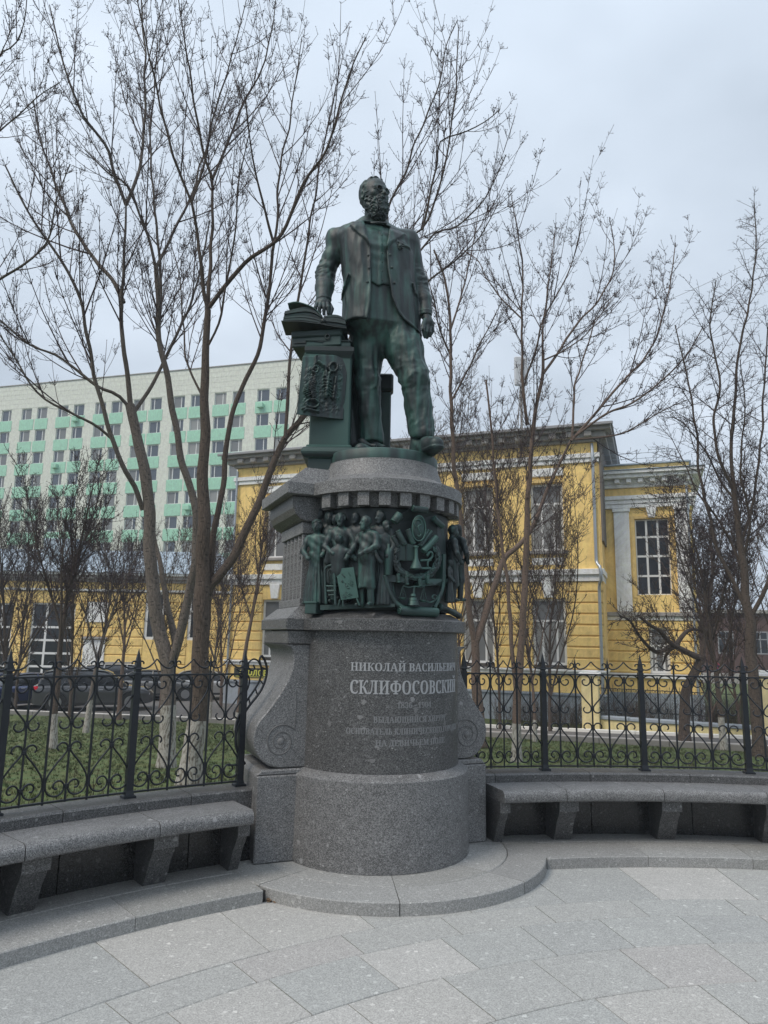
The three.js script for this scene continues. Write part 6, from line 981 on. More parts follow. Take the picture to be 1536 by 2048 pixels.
const texLime = (() => { const t = tex(256, (i, j) => { const f = tileNoise(i * 2, j, 256, 2.4, 12), w = smooth(-0.38, 0.12, f + 0.3 * tileNoise(i, j, 256, 8, 3)); return [mix(104, 170, w), mix(97, 166, w), mix(88, 158, w)]; }, true, 1); t.repeat.set(1, 0.9); return t; })();
const bumpBark = gray(256, 1, (i, j) => 0.5 + 0.5 * tileNoise(i * 3, j, 256, 2.2, 2)); bumpBark.repeat.set(1, 1.1);
const T = {
  bark: std({ map: texBark, roughness: 0.95, bumpMap: bumpBark, bumpScale: 0.02 }), barkRed: std({ map: texBark, color: lin(1.0, 0.84, 0.77), roughness: 0.9, bumpMap: bumpBark, bumpScale: 0.012 }), barkDark: std({ map: texBark, color: lin(0.62, 0.56, 0.52), roughness: 0.95, bumpMap: bumpBark, bumpScale: 0.02 }),
  lime: std({ map: texLime, roughness: 0.95, bumpMap: bumpBark, bumpScale: 0.012 }), twig: std({ color: lin(0.062, 0.042, 0.042), roughness: 0.85 }), twigBrown: std({ color: lin(0.075, 0.052, 0.036), roughness: 0.85 }),
};
const lenOf = (p) => { let l = 0; for (let i = 1; i < p.length; i++) l += Math.hypot(p[i][0] - p[i - 1][0], p[i][1] - p[i - 1][1], p[i][2] - p[i - 1][2]); return l; };
// a bending shoot from a point
function shoot(R, o, d, len, n, lift, wig) { const pts = [o.slice(0, 3)]; let [x, y, z] = d; for (let i = 0; i < n; i++) { x += (R() - 0.5) * wig; z += (R() - 0.5) * wig; y += lift / n + (R() - 0.5) * wig * 0.5; const l = Math.hypot(x, y, z); x /= l; y /= l; z /= l; const q = pts[pts.length - 1], s = len / n; pts.push([q[0] + x * s, q[1] + y * s, q[2] + z * s]); } return pts; }
function dirAt(p, i) { const a = p[Math.max(0, i - 1)], b = p[Math.min(p.length - 1, i + 1)], l = Math.hypot(b[0] - a[0], b[1] - a[1], b[2] - a[2]) || 1; return [(b[0] - a[0]) / l, (b[1] - a[1]) / l, (b[2] - a[2]) / l]; }
function side(R, t, ang, phi) { // direction leaning off t by ang
  let ax = t[1], ay = -t[0], az = 0; if (Math.hypot(ax, ay) < 0.2) { ax = 0; ay = t[2]; az = -t[1]; } const l = Math.hypot(ax, ay, az); ax /= l; ay /= l; az /= l; const bx = t[1] * az - t[2] * ay, by = t[2] * ax - t[0] * az, bz = t[0] * ay - t[1] * ax, c = Math.cos(phi) * Math.sin(ang), s = Math.sin(phi) * Math.sin(ang), k = Math.cos(ang); return [t[0] * k + ax * c + bx * s, t[1] * k + ay * c + by * s, t[2] * k + az * c + bz * s];
}
// spurs in opposite pairs with a bud at each tip
function spurs(W, R, p, step, len, r, budR) { let acc = step * R(); const tip = p[p.length - 1], td = dirAt(p, p.length - 1); W.bud(tip[0], tip[1], tip[2], budR * 1.1, ...td); for (let i = 1; i < p.length; i++) { const a = p[i - 1], b = p[i], l = Math.hypot(b[0] - a[0], b[1] - a[1], b[2] - a[2]); while (acc < l) { const f = acc / l, o = [mix(a[0], b[0], f), mix(a[1], b[1], f), mix(a[2], b[2], f)], t = dirAt(p, i), ph = R() * 6.28; for (const s of [0, Math.PI]) { if (R() < 0.25) continue; const d = side(R, t, 0.75 + R() * 0.4, ph + s), L = len * (0.4 + R()); d[1] += 0.2; const m = Math.hypot(...d); W.spurs.push([o[0], o[1], o[2], d[0] / m, d[1] / m, d[2] / m, L, r, budR * (0.7 + 0.5 * R())]); } acc += step * (0.6 + 0.8 * R()); } acc -= l; } }
// the spurs of one crown as instances: a twiglet of unit length with a bud at its tip
const spurGeo = (() => { const W = new Wood(); W.tube([[0, 0, 0], [0.06, 0.55, 0], [0, 1, 0]], 0.045, 0.034, 3); W.bud(0, 1, 0, 0.105, 0, 1, 0); return W.geo(); })();
function spurMesh(t, W, twig) { if (!W.spurs.length) return; const m = new THREE.InstancedMesh(spurGeo, twig, W.spurs.length), q = new THREE.Quaternion(), M4 = new THREE.Matrix4(), u = V(0, 1, 0), d = V(); W.spurs.forEach(([x, y, z, a, b, c, L, r, br], i) => { q.setFromUnitVectors(u, d.set(a, b, c)); const w = Math.max(r / 0.042, br / 0.105); M4.compose(V(x, y, z), q, V(w, L, w)); m.setMatrixAt(i, M4); }); m.name = 'budded_twigs'; m.userData.kind = 'stuff'; t.add(m); }
function crown(W, R, limbs, o = {}) {
  if (o.leaders) { // long straight rising shoots off the limbs, and shorter ones off those
    const put = (list, per, lo, hi, rk) => { const extra = []; for (const [p, r0, r1, from = 0.2] of list) { const L = lenOf(p), n = Math.max(1, Math.round(L * per)); for (let k = 0; k < n; k++) { const f = mix(Math.max(from, 0.1), 0.88, (k + R()) / n), i = Math.max(1, Math.round(f * (p.length - 1))), d = side(R, dirAt(p, i), 0.35 + 0.4 * R(), R() * 6.28), l = mix(lo, hi, R()) * (1.15 - 0.5 * f), b = shoot(R, p[i], d, l, l > 1.2 ? 8 : 5, 0.75, 0.09), r = Math.min(mix(r0, r1, f) * 0.62, 0.005 + rk * l); W.tube(b, r, 0.003, r > 0.009 ? 5 : 4, 0.8); extra.push([b, r, 0.003, 0.08]); } } return extra; };
    const big = put(limbs, o.leaders, 0.9, o.leadLen ?? 2.9, 0.004), fine = put(big, o.leaders * 0.75, 0.35, 1.1, 0.003); limbs = [...limbs, ...big, ...fine]; } // limbs: [points, r0, r1, from]
  const { gap2 = 0.24, len2 = 1.25, gap3 = 0.14, len3 = 0.40, gap4 = 0.1, len4 = 0.062, bud = 0.0075, thick = 1.6, ang = 0.62, lift = 0.5, r2 = 0.010, droop = 0 } = o;
  for (const [p, r0, r1, from = 0.2] of limbs) {
    const L = lenOf(p); let next = L * from + gap2 * R(), run = 0;
    for (let i = 1; i < p.length; i++) { const l = Math.hypot(p[i][0] - p[i - 1][0], p[i][1] - p[i - 1][1], p[i][2] - p[i - 1][2]); run += l; if (run < next) continue; next = run + gap2 * (0.5 + R());
      const t = dirAt(p, i), f = run / L, rl = mix(r0, r1, f), ph = R() * 6.28;
      for (let q = 0; q < 2; q++) { if (q && R() < 0.45) continue;
        const len = len2 * (0.45 + 0.9 * R()) * (1.15 - 0.55 * f) * clamp(L / 2.2, 0.35, 1), d = side(R, t, ang * (0.7 + 0.6 * R()), ph + q * Math.PI), b = shoot(R, p[i], d, len, 5, lift - droop, 0.25), rb = Math.min(rl * 0.62, r2 * (0.6 + len * 0.55));
        W.tube(b, rb * 1.15, 0.0032 * thick, 3, 0.8);
        let nx = len * 0.12, rn = 0; for (let k = 1; k < b.length; k++) { rn += len / 5; while (nx < rn) { nx += gap3 * (0.5 + R()); const t2 = dirAt(b, k), f2 = 1 - (rn - nx + gap3) / (len / 5), oo = b[k - 1].map((v, z) => mix(v, b[k][z], clamp(f2))), p2 = R() * 6.28; for (let z = 0; z < 2; z++) { if (z && R() < 0.4) continue; const l3 = len3 * (0.35 + R()) * (1.1 - 0.6 * rn / len), c = shoot(R, oo, side(R, t2, ang * (0.75 + 0.6 * R()), p2 + z * Math.PI), l3, 2, lift * 0.7 - droop, 0.25); W.tube(c, 0.0042 * thick, 0.0026 * thick, 3); if (gap4) spurs(W, R, c, gap4, len4, 0.0022 * thick, bud); } } }
        if (gap4) spurs(W, R, b, gap4 * 1.5, len4, 0.0024 * thick, bud);
      } }
    if (gap4) spurs(W, R, p.slice(Math.floor(p.length * 0.75)), gap4 * 1.5, len4, 0.0024 * thick, bud);
  }
}
const wiggle = (pts, n, amp, seed) => curvePts(pts, n).map((p, i) => { const e = Math.sin(Math.min(1, i / n) * Math.PI); return [p[0] + amp * e * nz(i * 0.21, seed, 1), p[1], p[2] + amp * e * nz(i * 0.21, seed, 9)]; });
// a tree whose chief stems were surveyed from the photograph: each stem is [name, px width at foot, px width at tip, lean in depth, twigs from, points]
function surveyed(label, dist, stems, { seed = 1, bark = T.bark, twig = T.twig, limeTo = 0, category = 'tree', group, ...o } = {}) {
  const R = rng(seed), b0 = stems[0][5][0], base = at(b0[0], b0[1], dist); base.y = groundY(base.x, base.z);
  const t = thing('bare_tree', label, category, [base.x, base.y, base.z], 0, group), list = [], k = dist / FPX;
  stems.forEach(([name, w0, w1, lean, from, pts], si) => {
    const m = pts.length - 1, q = pts.map(([x, y, dz = 0], i) => { const v = at(x, y, dist + lean * i / m + dz).sub(base); return [v.x, v.y, v.z]; });
    if (si === 0) q[0][1] = -0.15;
    const p = wiggle(q, Math.max(16, Math.round(lenOf(q) * 7)), 0.05, si + seed), r0 = w0 * k / 2 * (si ? 0.76 : 0.94), r1 = w1 * k / 2 * 0.76, W = new Wood();
    const rr = p.map((v, i) => { const f = i / (p.length - 1); let r = mix(r0, r1, f) * (1 + 0.10 * nz(i * 0.35, si, seed)); if (si === 0 && v[1] < 0.5) r *= 1 + 0.35 * Math.pow(clamp(1 - v[1] / 0.5), 2); return [v[0], v[1], v[2], r]; });
    W.tube(rr, r0, r1, r0 > 0.06 ? 14 : r0 > 0.025 ? 9 : 6);
    part(t, name, W.geo(), bark);
    if (limeTo && si === 0) { const L = new Wood(), lp = rr.filter((v) => v[1] < limeTo).map((v) => [v[0], v[1], v[2], v[3] * 1.02 + 0.003]); if (lp.length > 1) { L.tube(lp, 0, 0, 14); part(t, 'whitewash', L.geo(), T.lime); } }
    list.push([p, r0, r1, from]);
  });
  const W = new Wood(); crown(W, R, list.filter((l) => l[3] < 1), o); const c = part(t, 'crown', W.geo(), twig); c.userData.kind = 'stuff'; spurMesh(t, W, twig);
  return t;
}
// a young tree grown by rule: a stem that breaks into rising branches
function grown(label, px, py, H, { seed = 1, r = 0.06, fork = 0.3, n = 6, spread = 0.42, bark = T.bark, twig = T.twig, lime = 0, lean = 0, group, dist, category = 'tree', ...o } = {}) {
  const R = rng(seed); let base; if (dist) { base = at(px, py, dist); base.y = groundY(base.x, base.z); } else { let d = 8; for (; d < 60; d += 0.05) { const v = at(px, py, d); if (v.y < groundY(v.x, v.z)) break; } base = at(px, py, d); base.y = groundY(base.x, base.z); }
  const t = thing('bare_tree', label, category, [base.x, base.y, base.z], 0, group), list = [];
  const trunk = shoot(R, [0, -0.15, 0], [lean, 1, 0], H * 0.93, 22, 0.35, 0.10).map((p, i, a) => [...p, mix(r, 0.006, Math.pow(i / (a.length - 1), 0.8)) * (p[1] < 0.4 ? 1.12 : 1)]);
  const W0 = new Wood(); W0.tube(trunk, r, 0.006, 10); part(t, 'trunk', W0.geo(), bark);
  if (lime) { const L = new Wood(); L.tube(trunk.filter((v) => v[1] < lime).map((v) => [v[0], v[1], v[2], v[3] * 1.03 + 0.003]), 0, 0, 12); part(t, 'whitewash', L.geo(), T.lime); }
  list.push([trunk.map((p) => p.slice(0, 3)), r, 0.006, fork]);
  for (let k = 0; k < n; k++) { const f = fork + (0.75 - fork) * k / n, i = Math.round(f * 22), ph = k * 2.4 + R(), sp = spread * (0.7 + 0.6 * R()), L = H * (1 - f) * (0.75 + 0.35 * R()), d = [Math.cos(ph) * sp, 1, Math.sin(ph) * sp], l = Math.hypot(...d), b = shoot(R, trunk[i], d.map((v) => v / l), L, 14, 0.25, 0.16), r0 = trunk[i][3] * 0.62, W = new Wood(); W.tube(b, r0, 0.005, 7, 0.85); part(t, 'limb', W.geo(), bark); list.push([b, r0, 0.005, 0.15]); }
  const W = new Wood(); crown(W, R, list, o); part(t, 'crown', W.geo(), twig).userData.kind = 'stuff'; spurMesh(t, W, twig);
  return t;
}
// the forked maple left of the monument, nearer and farther stems
surveyed('large forked maple with whitewashed foot, left trunk of the pair beside the monument', 12.3, [
  ['trunk', 33, 26, 0, 1, [[333, 1528], [336, 1450], [337, 1400], [334, 1330], [322, 1270], [308, 1205], [302, 1124], [298, 1043], [293, 963], [276, 882], [260, 810]]],
  ['limb', 24, 12, -0.6, 0.8, [[340, 1330], [352, 1300], [370, 1227], [382, 1166], [391, 1105], [390, 1010], [363, 922], [351, 841], [335, 761], [319, 680], [316, 600], [312, 534]]],
  ['limb', 18, 10, 0.7, 1, [[346, 1318], [350, 1290], [337, 1218], [319, 1126], [308, 1070], [302, 1000]]],
  ['limb', 15, 5, -0.4, 0.35, [[262, 820], [254, 740], [246, 690], [243, 594], [250, 495], [252, 406]]],
  ['limb', 10, 3, -0.9, 0.1, [[252, 410], [228, 345], [213, 297], [185, 255], [163, 223], [129, 134], [99, 10]]],
  ['limb', 10, 3, 0.6, 0.1, [[252, 410], [272, 360], [282, 322], [289, 240], [290, 130], [283, 0], [280, -90]]],
  ['limb', 14, 4, -1.3, 0.3, [[286, 1020], [270, 975], [250, 940], [226, 882], [202, 800], [178, 690], [160, 600], [128, 530], [60, 430], [10, 330]]],
  ['limb', 13, 3, 0.5, 0.25, [[247, 605], [225, 560], [198, 529], [160, 478], [140, 440], [110, 360], [84, 290], [66, 200]]],
  ['limb', 10, 3, -0.8, 0.2, [[262, 820], [235, 790], [190, 770], [120, 715], [60, 690], [0, 640], [-40, 610]]],
  ['limb', 11, 4, 0.8, 0.25, [[264, 830], [285, 800], [310, 760], [343, 690], [380, 610], [400, 540], [420, 440]]],
  ['limb', 9, 3, -0.5, 0.15, [[312, 536], [295, 470], [277, 421], [255, 370], [215, 345], [170, 300]]],
  ['limb', 9, 3, 0.7, 0.15, [[312, 536], [335, 490], [356, 445], [385, 390], [400, 330], [430, 250], [455, 180]]],
  ['limb', 9, 3, 0.4, 0.1, [[318, 660], [322, 560], [308, 400], [300, 300], [306, 200], [316, 80]]],
  ['limb', 8, 3, -0.9, 0.15, [[226, 880], [190, 850], [140, 825], [80, 790], [20, 700], [-20, 640]]],
], { seed: 11, limeTo: 1.0, leaders: 2.3, leadLen: 3.4, gap2: 0.5, len2: 0.42, gap3: 0.45, len3: 0.16, gap4: 0.2, len4: 0.07, bud: 0.008, ang: 0.66, lift: 0.6, thick: 1.05, r2: 0.005 });
surveyed('tall dark maple with leaning side trunk, right of the pair beside the monument', 10.2, [
  ['trunk', 44, 17, 0, 1, [[376, 1590], [386, 1500], [398, 1420], [401, 1310], [404, 1164], [406, 1043], [408, 922], [409, 801], [412, 690], [416, 620]]],
  ['limb', 32, 13, 0.4, 0.7, [[396, 1400], [404, 1290], [416, 1185], [440, 1152], [472, 1104], [509, 1023], [541, 942], [569, 878], [597, 845], [630, 806], [668, 770]]],
  ['limb', 20, 9, 0.9, 0.75, [[400, 1340], [412, 1220], [422, 1144], [428, 1063], [438, 1010], [448, 963], [456, 862], [470, 810], [492, 760], [517, 700], [536, 600], [546, 495]]],
  ['limb', 12, 7, -0.3, 1, [[416, 622], [405, 560], [397, 490], [391, 445], [383, 403]]],
  ['limb', 8, 2.5, -0.9, 0.1, [[383, 405], [360, 345], [341, 297], [318, 200], [307, 148], [290, 70], [274, 0], [262, -80]]],
  ['limb', 8, 2.5, 0.5, 0.1, [[383, 405], [400, 355], [411, 317], [425, 240], [445, 173], [462, 120], [478, 60], [495, -10]]],
  ['limb', 12, 7, 0.4, 0.9, [[416, 622], [420, 544], [424, 440], [425, 356]]],
  ['limb', 8, 2.5, -0.5, 0.05, [[425, 358], [411, 317], [398, 260], [390, 215], [378, 140], [366, 60], [354, -20]]],
  ['limb', 9, 2.5, 0.8, 0.05, [[425, 358], [445, 312], [464, 262], [485, 213], [512, 160], [532, 115], [545, 50], [554, -20]]],
  ['limb', 13, 3, -0.8, 0.2, [[418, 615], [440, 585], [465, 554], [495, 522], [520, 505], [555, 478], [580, 430], [598, 390], [622, 345], [645, 312], [668, 255], [683, 200], [706, 130], [732, 74]]],
  ['limb', 8, 2.5, 0.6, 0.1, [[546, 500], [556, 430], [556, 376], [566, 300], [579, 247], [590, 170], [604, 74]]],
  ['limb', 8, 2.5, -0.6, 0.1, [[548, 490], [530, 420], [512, 350], [500, 280], [492, 200]]],
  ['limb', 10, 3, 0.7, 0.15, [[570, 878], [576, 790], [580, 720], [590, 640], [606, 540], [622, 440], [632, 380], [640, 320], [660, 240], [672, 170]]],
  ['limb', 10, 3, 1.2, 0.15, [[630, 806], [690, 700], [740, 560], [765, 470], [785, 400], [815, 330], [830, 290], [850, 240], [880, 160], [893, 90], [915, 40]]],
  ['limb', 9, 3, 0.5, 0.2, [[664, 772], [720, 650], [790, 500], [846, 458], [870, 400], [892, 320], [910, 200], [914, 120], [917, 60]]],
  ['limb', 8, 3, 0.2, 0.3, [[700, 690], [780, 580], [850, 490], [870, 465], [915, 452], [960, 410], [985, 370], [1012, 310]]],
  ['limb', 8, 2.5, 0.8, 0.3, [[760, 600], [820, 590], [880, 545], [930, 505], [965, 465], [1000, 400]]],
  ['limb', 7, 2.5, -0.4, 0.25, [[845, 460], [872, 330], [880, 285], [930, 265], [975, 240], [1000, 218]]],
  ['limb', 7, 2.5, -0.7, 0.1, [[412, 700], [440, 640], [452, 560], [470, 480], [476, 380], [486, 320], [505, 240]]],
  ['limb', 7, 2.5, 1.2, 0.1, [[409, 800], [380, 740], [366, 660], [360, 560], [340, 480]]],
], { seed: 23, limeTo: 0.9, bark: T.barkDark, leaders: 1.9, leadLen: 2.8, gap2: 0.5, len2: 0.4, gap3: 0.45, len3: 0.15, gap4: 0.19, len4: 0.06, bud: 0.007, thick: 0.95, ang: 0.66, lift: 0.6, r2: 0.005 });
// right of the monument
surveyed('forked tree rising close behind the right shoulder of the pedestal', 18, [
  ['trunk', 25, 20, 0, 1, [[960, 1488], [957, 1420], [953, 1377], [951, 1310], [950, 1280]]],
  ['limb', 19, 6, 0.6, 0.45, [[951, 1285], [966, 1245], [978, 1206], [992, 1160], [1008, 1120], [1038, 1090], [1064, 1056], [1085, 1005], [1102, 962], [1120, 925], [1142, 880]]],
  ['limb', 16, 5, -0.7, 0.35, [[950, 1290], [938, 1220], [934, 1160], [924, 1060], [912, 960], [905, 880], [902, 760], [900, 640], [890, 560], [868, 500]]],
  ['limb', 8, 2.5, 0.5, 0.1, [[1142, 882], [1190, 828], [1230, 780], [1274, 733], [1296, 705], [1313, 676], [1328, 620], [1340, 570], [1351, 486]]],
  ['limb', 7, 2.5, -0.5, 0.1, [[1150, 872], [1212, 828], [1260, 808], [1300, 781], [1330, 755], [1353, 733], [1380, 700], [1405, 655]]],
  ['limb', 7, 2, 0.8, 0.1, [[1144, 878], [1147, 820], [1150, 768], [1160, 740], [1175, 690], [1200, 620], [1240, 580]]],
  ['limb', 6, 2, 0.9, 0.1, [[901, 660], [920, 600], [935, 540], [950, 470], [957, 420]]], ['limb', 6, 2, -0.9, 0.1, [[905, 720], [880, 660], [868, 600], [850, 540]]],
  ['limb', 6, 2, 0.4, 0.15, [[1142, 880], [1240, 868], [1310, 830], [1345, 812], [1375, 800]]],
  ['limb', 6, 2, -0.3, 0.1, [[904, 800], [935, 740], [960, 690], [985, 640], [1000, 610]]],
], { seed: 31, bark: T.barkRed, limeTo: 0, leaders: 1.5, leadLen: 3.4, gap2: 0.5, len2: 0.55, gap3: 0.45, len3: 0.22, gap4: 0.2, len4: 0.09, bud: 0.012, thick: 1.5, r2: 0.008 });
surveyed('slim twin stemmed tree with white painted foot right of the pedestal', 14.3, [
  ['trunk', 19, 8, 0, 0.55, [[1033, 1512], [1034, 1404], [1042, 1300], [1047, 1227], [1051, 1142], [1056, 1000], [1062, 907], [1067, 856], [1072, 812], [1085, 755], [1086, 700]]],
  ['limb', 12, 5, 0.7, 0.4, [[1034, 1400], [1024, 1300], [1020, 1227], [1012, 1150], [1000, 1050], [990, 960], [985, 880], [972, 760]]],
  ['limb', 9, 2, -0.5, 0.1, [[1055, 850], [1048, 800], [1044, 700], [1044, 614], [1045, 526], [1034, 460], [1022, 388]]],
  ['limb', 8, 2, 0.7, 0.1, [[1086, 748], [1120, 700], [1133, 676], [1162, 640], [1190, 610], [1212, 575], [1224, 545], [1230, 504], [1219, 436]]],
  ['limb', 6, 2, 0.3, 0.1, [[1085, 700], [1086, 650], [1094, 590], [1104, 520], [1110, 460]]], ['limb', 6, 2, -0.8, 0.1, [[1050, 760], [1075, 690], [1090, 630], [1130, 560], [1152, 500], [1163, 450]]],
  ['limb', 5, 2, 0.6, 0.1, [[1046, 640], [1005, 600], [975, 560], [955, 520], [925, 500]]], ['limb', 5, 2, 0.2, 0.1, [[1088, 720], [1130, 700], [1180, 660], [1222, 600]]],
], { seed: 37, bark: T.barkRed, limeTo: 0.85, leaders: 1.7, leadLen: 2.6, gap2: 0.45, len2: 0.45, gap3: 0.4, len3: 0.18, gap4: 0.18, len4: 0.07, bud: 0.009, thick: 1.25, r2: 0.006 });
surveyed('crooked old apple tree bent over before the yellow wing', 20.5, [
  ['trunk', 24, 20, 0, 1, [[1366, 1452], [1370, 1400], [1382, 1360], [1398, 1330], [1405, 1312]]],
  ['limb', 17, 7, -0.8, 0.3, [[1404, 1316], [1385, 1310], [1362, 1298], [1345, 1288], [1330, 1275], [1320, 1262], [1300, 1250], [1278, 1232]]],
  ['limb', 12, 4, 0.8, 0.3, [[1352, 1292], [1335, 1305], [1325, 1330]]], ['limb', 13, 5, 0.5, 0.2, [[1350, 1292], [1368, 1268], [1385, 1258], [1408, 1262], [1430, 1250]]], ['limb', 12, 4, -0.9, 0.25, [[1345, 1290], [1315, 1305], [1290, 1285], [1272, 1262], [1258, 1240], [1240, 1232]]],
  ['limb', 13, 4, 0.6, 0.1, [[1404, 1316], [1410, 1270], [1418, 1210], [1425, 1140], [1420, 1050]]],
], { seed: 41, bark: T.barkDark, twig: T.twigBrown, gap2: 0.16, len2: 0.95, gap3: 0.14, len3: 0.4, gap4: 0.14, lift: 0.15, ang: 0.95, thick: 2.4 });
surveyed('dark upright tree at far right with arching branches', 16.6, [
  ['trunk', 27, 12, 0, 0.75, [[1521, 1506], [1512, 1420], [1503, 1313], [1499, 1240], [1496, 1227], [1489, 1150], [1482, 1099], [1474, 1030], [1467, 971]]],
  ['limb', 11, 3, 0.8, 0.1, [[1496, 1230], [1470, 1170], [1440, 1110], [1420, 1040], [1400, 950], [1392, 860], [1380, 780], [1350, 650]]], ['limb', 12, 3, -0.7, 0.1, [[1498, 1240], [1530, 1180], [1560, 1100], [1580, 1000], [1590, 860]]],
  ['limb', 10, 2.5, 0.4, 0.1, [[1468, 975], [1462, 900], [1470, 800], [1478, 700], [1500, 600], [1512, 500], [1508, 405]]], ['limb', 9, 2.5, -0.4, 0.1, [[1470, 985], [1440, 920], [1428, 840], [1440, 760], [1420, 660], [1432, 560]]],
  ['limb', 8, 2.5, 0.3, 0.1, [[1480, 1090], [1505, 1010], [1520, 900], [1528, 780], [1536, 650], [1544, 540]]], ['limb', 8, 2, 0.9, 0.1, [[1490, 1150], [1450, 1060], [1405, 1000], [1370, 930], [1345, 880]]], ['limb', 8, 2, -0.9, 0.1, [[1486, 1120], [1500, 1040], [1480, 940], [1490, 820], [1480, 720]]],
  ['limb', 7, 2, 0.9, 0.1, [[1470, 1000], [1440, 960], [1410, 900], [1370, 850], [1340, 830]]],
], { seed: 43, bark: T.barkDark, gap2: 0.3, len2: 1.3, gap3: 0.17, len3: 0.46, gap4: 0.13, ang: 0.8, lift: 0.25, droop: 0.25, bud: 0.008, thick: 1.3 });
surveyed('branches of a tree outside the view reaching in at top left', 9.5, [
  ['trunk', 26, 14, 0, 1, [[-240, 1560], [-230, 1300], [-220, 1000], [-200, 800], [-170, 650]]],
  ['limb', 11, 2.5, -0.5, 0.3, [[-180, 700], [-100, 620], [0, 560], [40, 535], [75, 505], [100, 470], [112, 400], [140, 330]]], ['limb', 10, 2.5, -0.7, 0.3, [[-172, 660], [-90, 400], [-30, 190], [0, 110], [30, 90], [48, 45], [55, -20]]], ['limb', 8, 2.5, -0.4, 0.3, [[-120, 500], [-60, 330], [0, 262], [35, 230], [80, 190], [120, 165]]], ['limb', 8, 2, -0.4, 0.3, [[-110, 480], [-50, 250], [0, 108], [20, 60], [10, 0]]],
], { seed: 47, leaders: 1.5, leadLen: 1.6, gap2: 0.34, len2: 0.4, gap3: 0.2, len3: 0.14, bud: 0.007, thick: 1 });
// younger trees on the lawn
grown('young tree with bright whitewashed foot nearest the left fence post', 104, 1497, 6.6, { seed: 51, r: 0.095, fork: 0.34, n: 8, spread: 0.36, lime: 0.95, bark: T.barkDark, gap2: 0.26, len2: 0.9 });
grown('thin leaning tree with whitewashed foot before the grey SUV', 171, 1466, 6.2, { seed: 52, r: 0.085, fork: 0.3, n: 7, spread: 0.34, lime: 1.0, lean: 0.06, gap2: 0.3 });
grown('slender tree standing behind the SUV, between white door panels', 238, 1440, 7.5, { seed: 53, r: 0.1, fork: 0.35, n: 8, spread: 0.32, bark: T.barkRed, gap2: 0.34 });
grown('thin reddish tree before the canteen sign', 474, 1462, 8.4, { seed: 54, r: 0.1, fork: 0.4, n: 6, spread: 0.38, bark: T.barkRed, lean: 0.06, lime: 0.7, gap2: 0.4 });
grown('narrow whitewashed sapling right of the twin stemmed tree', 1070, 1484, 5.8, { seed: 55, r: 0.06, fork: 0.3, n: 6, spread: 0.3, lime: 0.8, bark: T.barkRed, gap2: 0.34 });
grown('whitewashed tree before the garden railing at right', 1449, 1501, 7.4, { seed: 56, r: 0.085, fork: 0.26, n: 9, spread: 0.42, lime: 0.95, bark: T.barkDark, gap2: 0.26, len2: 1.1, ang: 0.8, lift: 0.3 });
grown('thin whitewashed tree between the forked maples and the silver saloon car', 418, 1445, 7.0, { seed: 57, r: 0.07, fork: 0.3, n: 6, spread: 0.3, lime: 0.9, gap2: 0.4 });
grown('small many branched tree at the left edge of the lawn', 12, 1452, 7.6, { seed: 58, r: 0.09, fork: 0.2, n: 9, spread: 0.4, bark: T.barkDark, gap2: 0.28 });
// denser growth in front of the buildings, each its own tree
[[28, 1428, 9, 'feathery tree in front of the low yellow building at far left'], [318, 1432, 8, 'fine twigged tree behind the forked maples'], [140, 1425, 7.2, 'low twiggy tree behind the parked cars'], [440, 1436, 9, 'pale tangled tree in the gap left of the yellow building'], [880, 1440, 13.5, 'thicket tree close behind the statue at right'], [850, 1430, 8.5, 'thin tree filling the space beside the relief'], [1000, 1438, 11.5, 'brown twiggy tree before the upper windows'], [920, 1436, 12.4, 'dense brown tree before the cornice of the yellow building'], [1100, 1442, 9.2, 'small tree under the right pair of windows'], [1480, 1450, 8, 'tangled tree hiding the brick building at right'], [1560, 1460, 9.5, 'bushy tree at the right edge beyond the path'], [1420, 1446, 7, 'thin tree over the garden railing']].forEach(([x, y, H, lab], k) => grown(lab, x, y, H, { seed: 70 + k, r: 0.055 + 0.02 * hash(k, 1), fork: 0.14, n: 10, spread: 0.42, bark: k % 2 ? T.barkRed : T.barkDark, twig: k % 3 ? T.twigBrown : T.twig, gap2: 0.30, len2: 1.2, gap3: 0.2, len3: 0.5, gap4: 0.2, len4: 0.07, bud: 0.009, thick: 2.0, dist: [29.6, 30, 28.5, 33, 26, 27, 26.5, 27.2, 25.5, 24, 23, 22.5][k] }));
// bare bushes and clipped hedge stubs
function bush(label, pos, w, h, n, seed, twig, cat = 'bush') { const R = rng(seed), t = thing('bare_bush', label, cat, [pos.x, pos.y, pos.z]), W = new Wood(); for (let k = 0; k < n; k++) { const x = (R() - 0.5) * w, z = (R() - 0.5) * 0.5, a = R() * 6.28, s = 0.25 + 0.4 * R(), L = h * (0.5 + 0.6 * R()), b = shoot(R, [x, -0.05, z], [Math.cos(a) * s, 1, Math.sin(a) * s], L, 4, 0.2, 0.4); W.tube(b, 0.006, 0.003, 3); for (let i = 1; i < 5; i++) for (let q = 0; q < 2; q++) { const c = shoot(R, b[i], side(R, dirAt(b, i), 0.6, R() * 6.28), L * 0.35 * (0.4 + R()), 2, 0.2, 0.3); W.tube(c, 0.0035, 0.002, 3); } } part(t, 'stems', W.geo(), twig).userData.kind = 'stuff'; return t; }
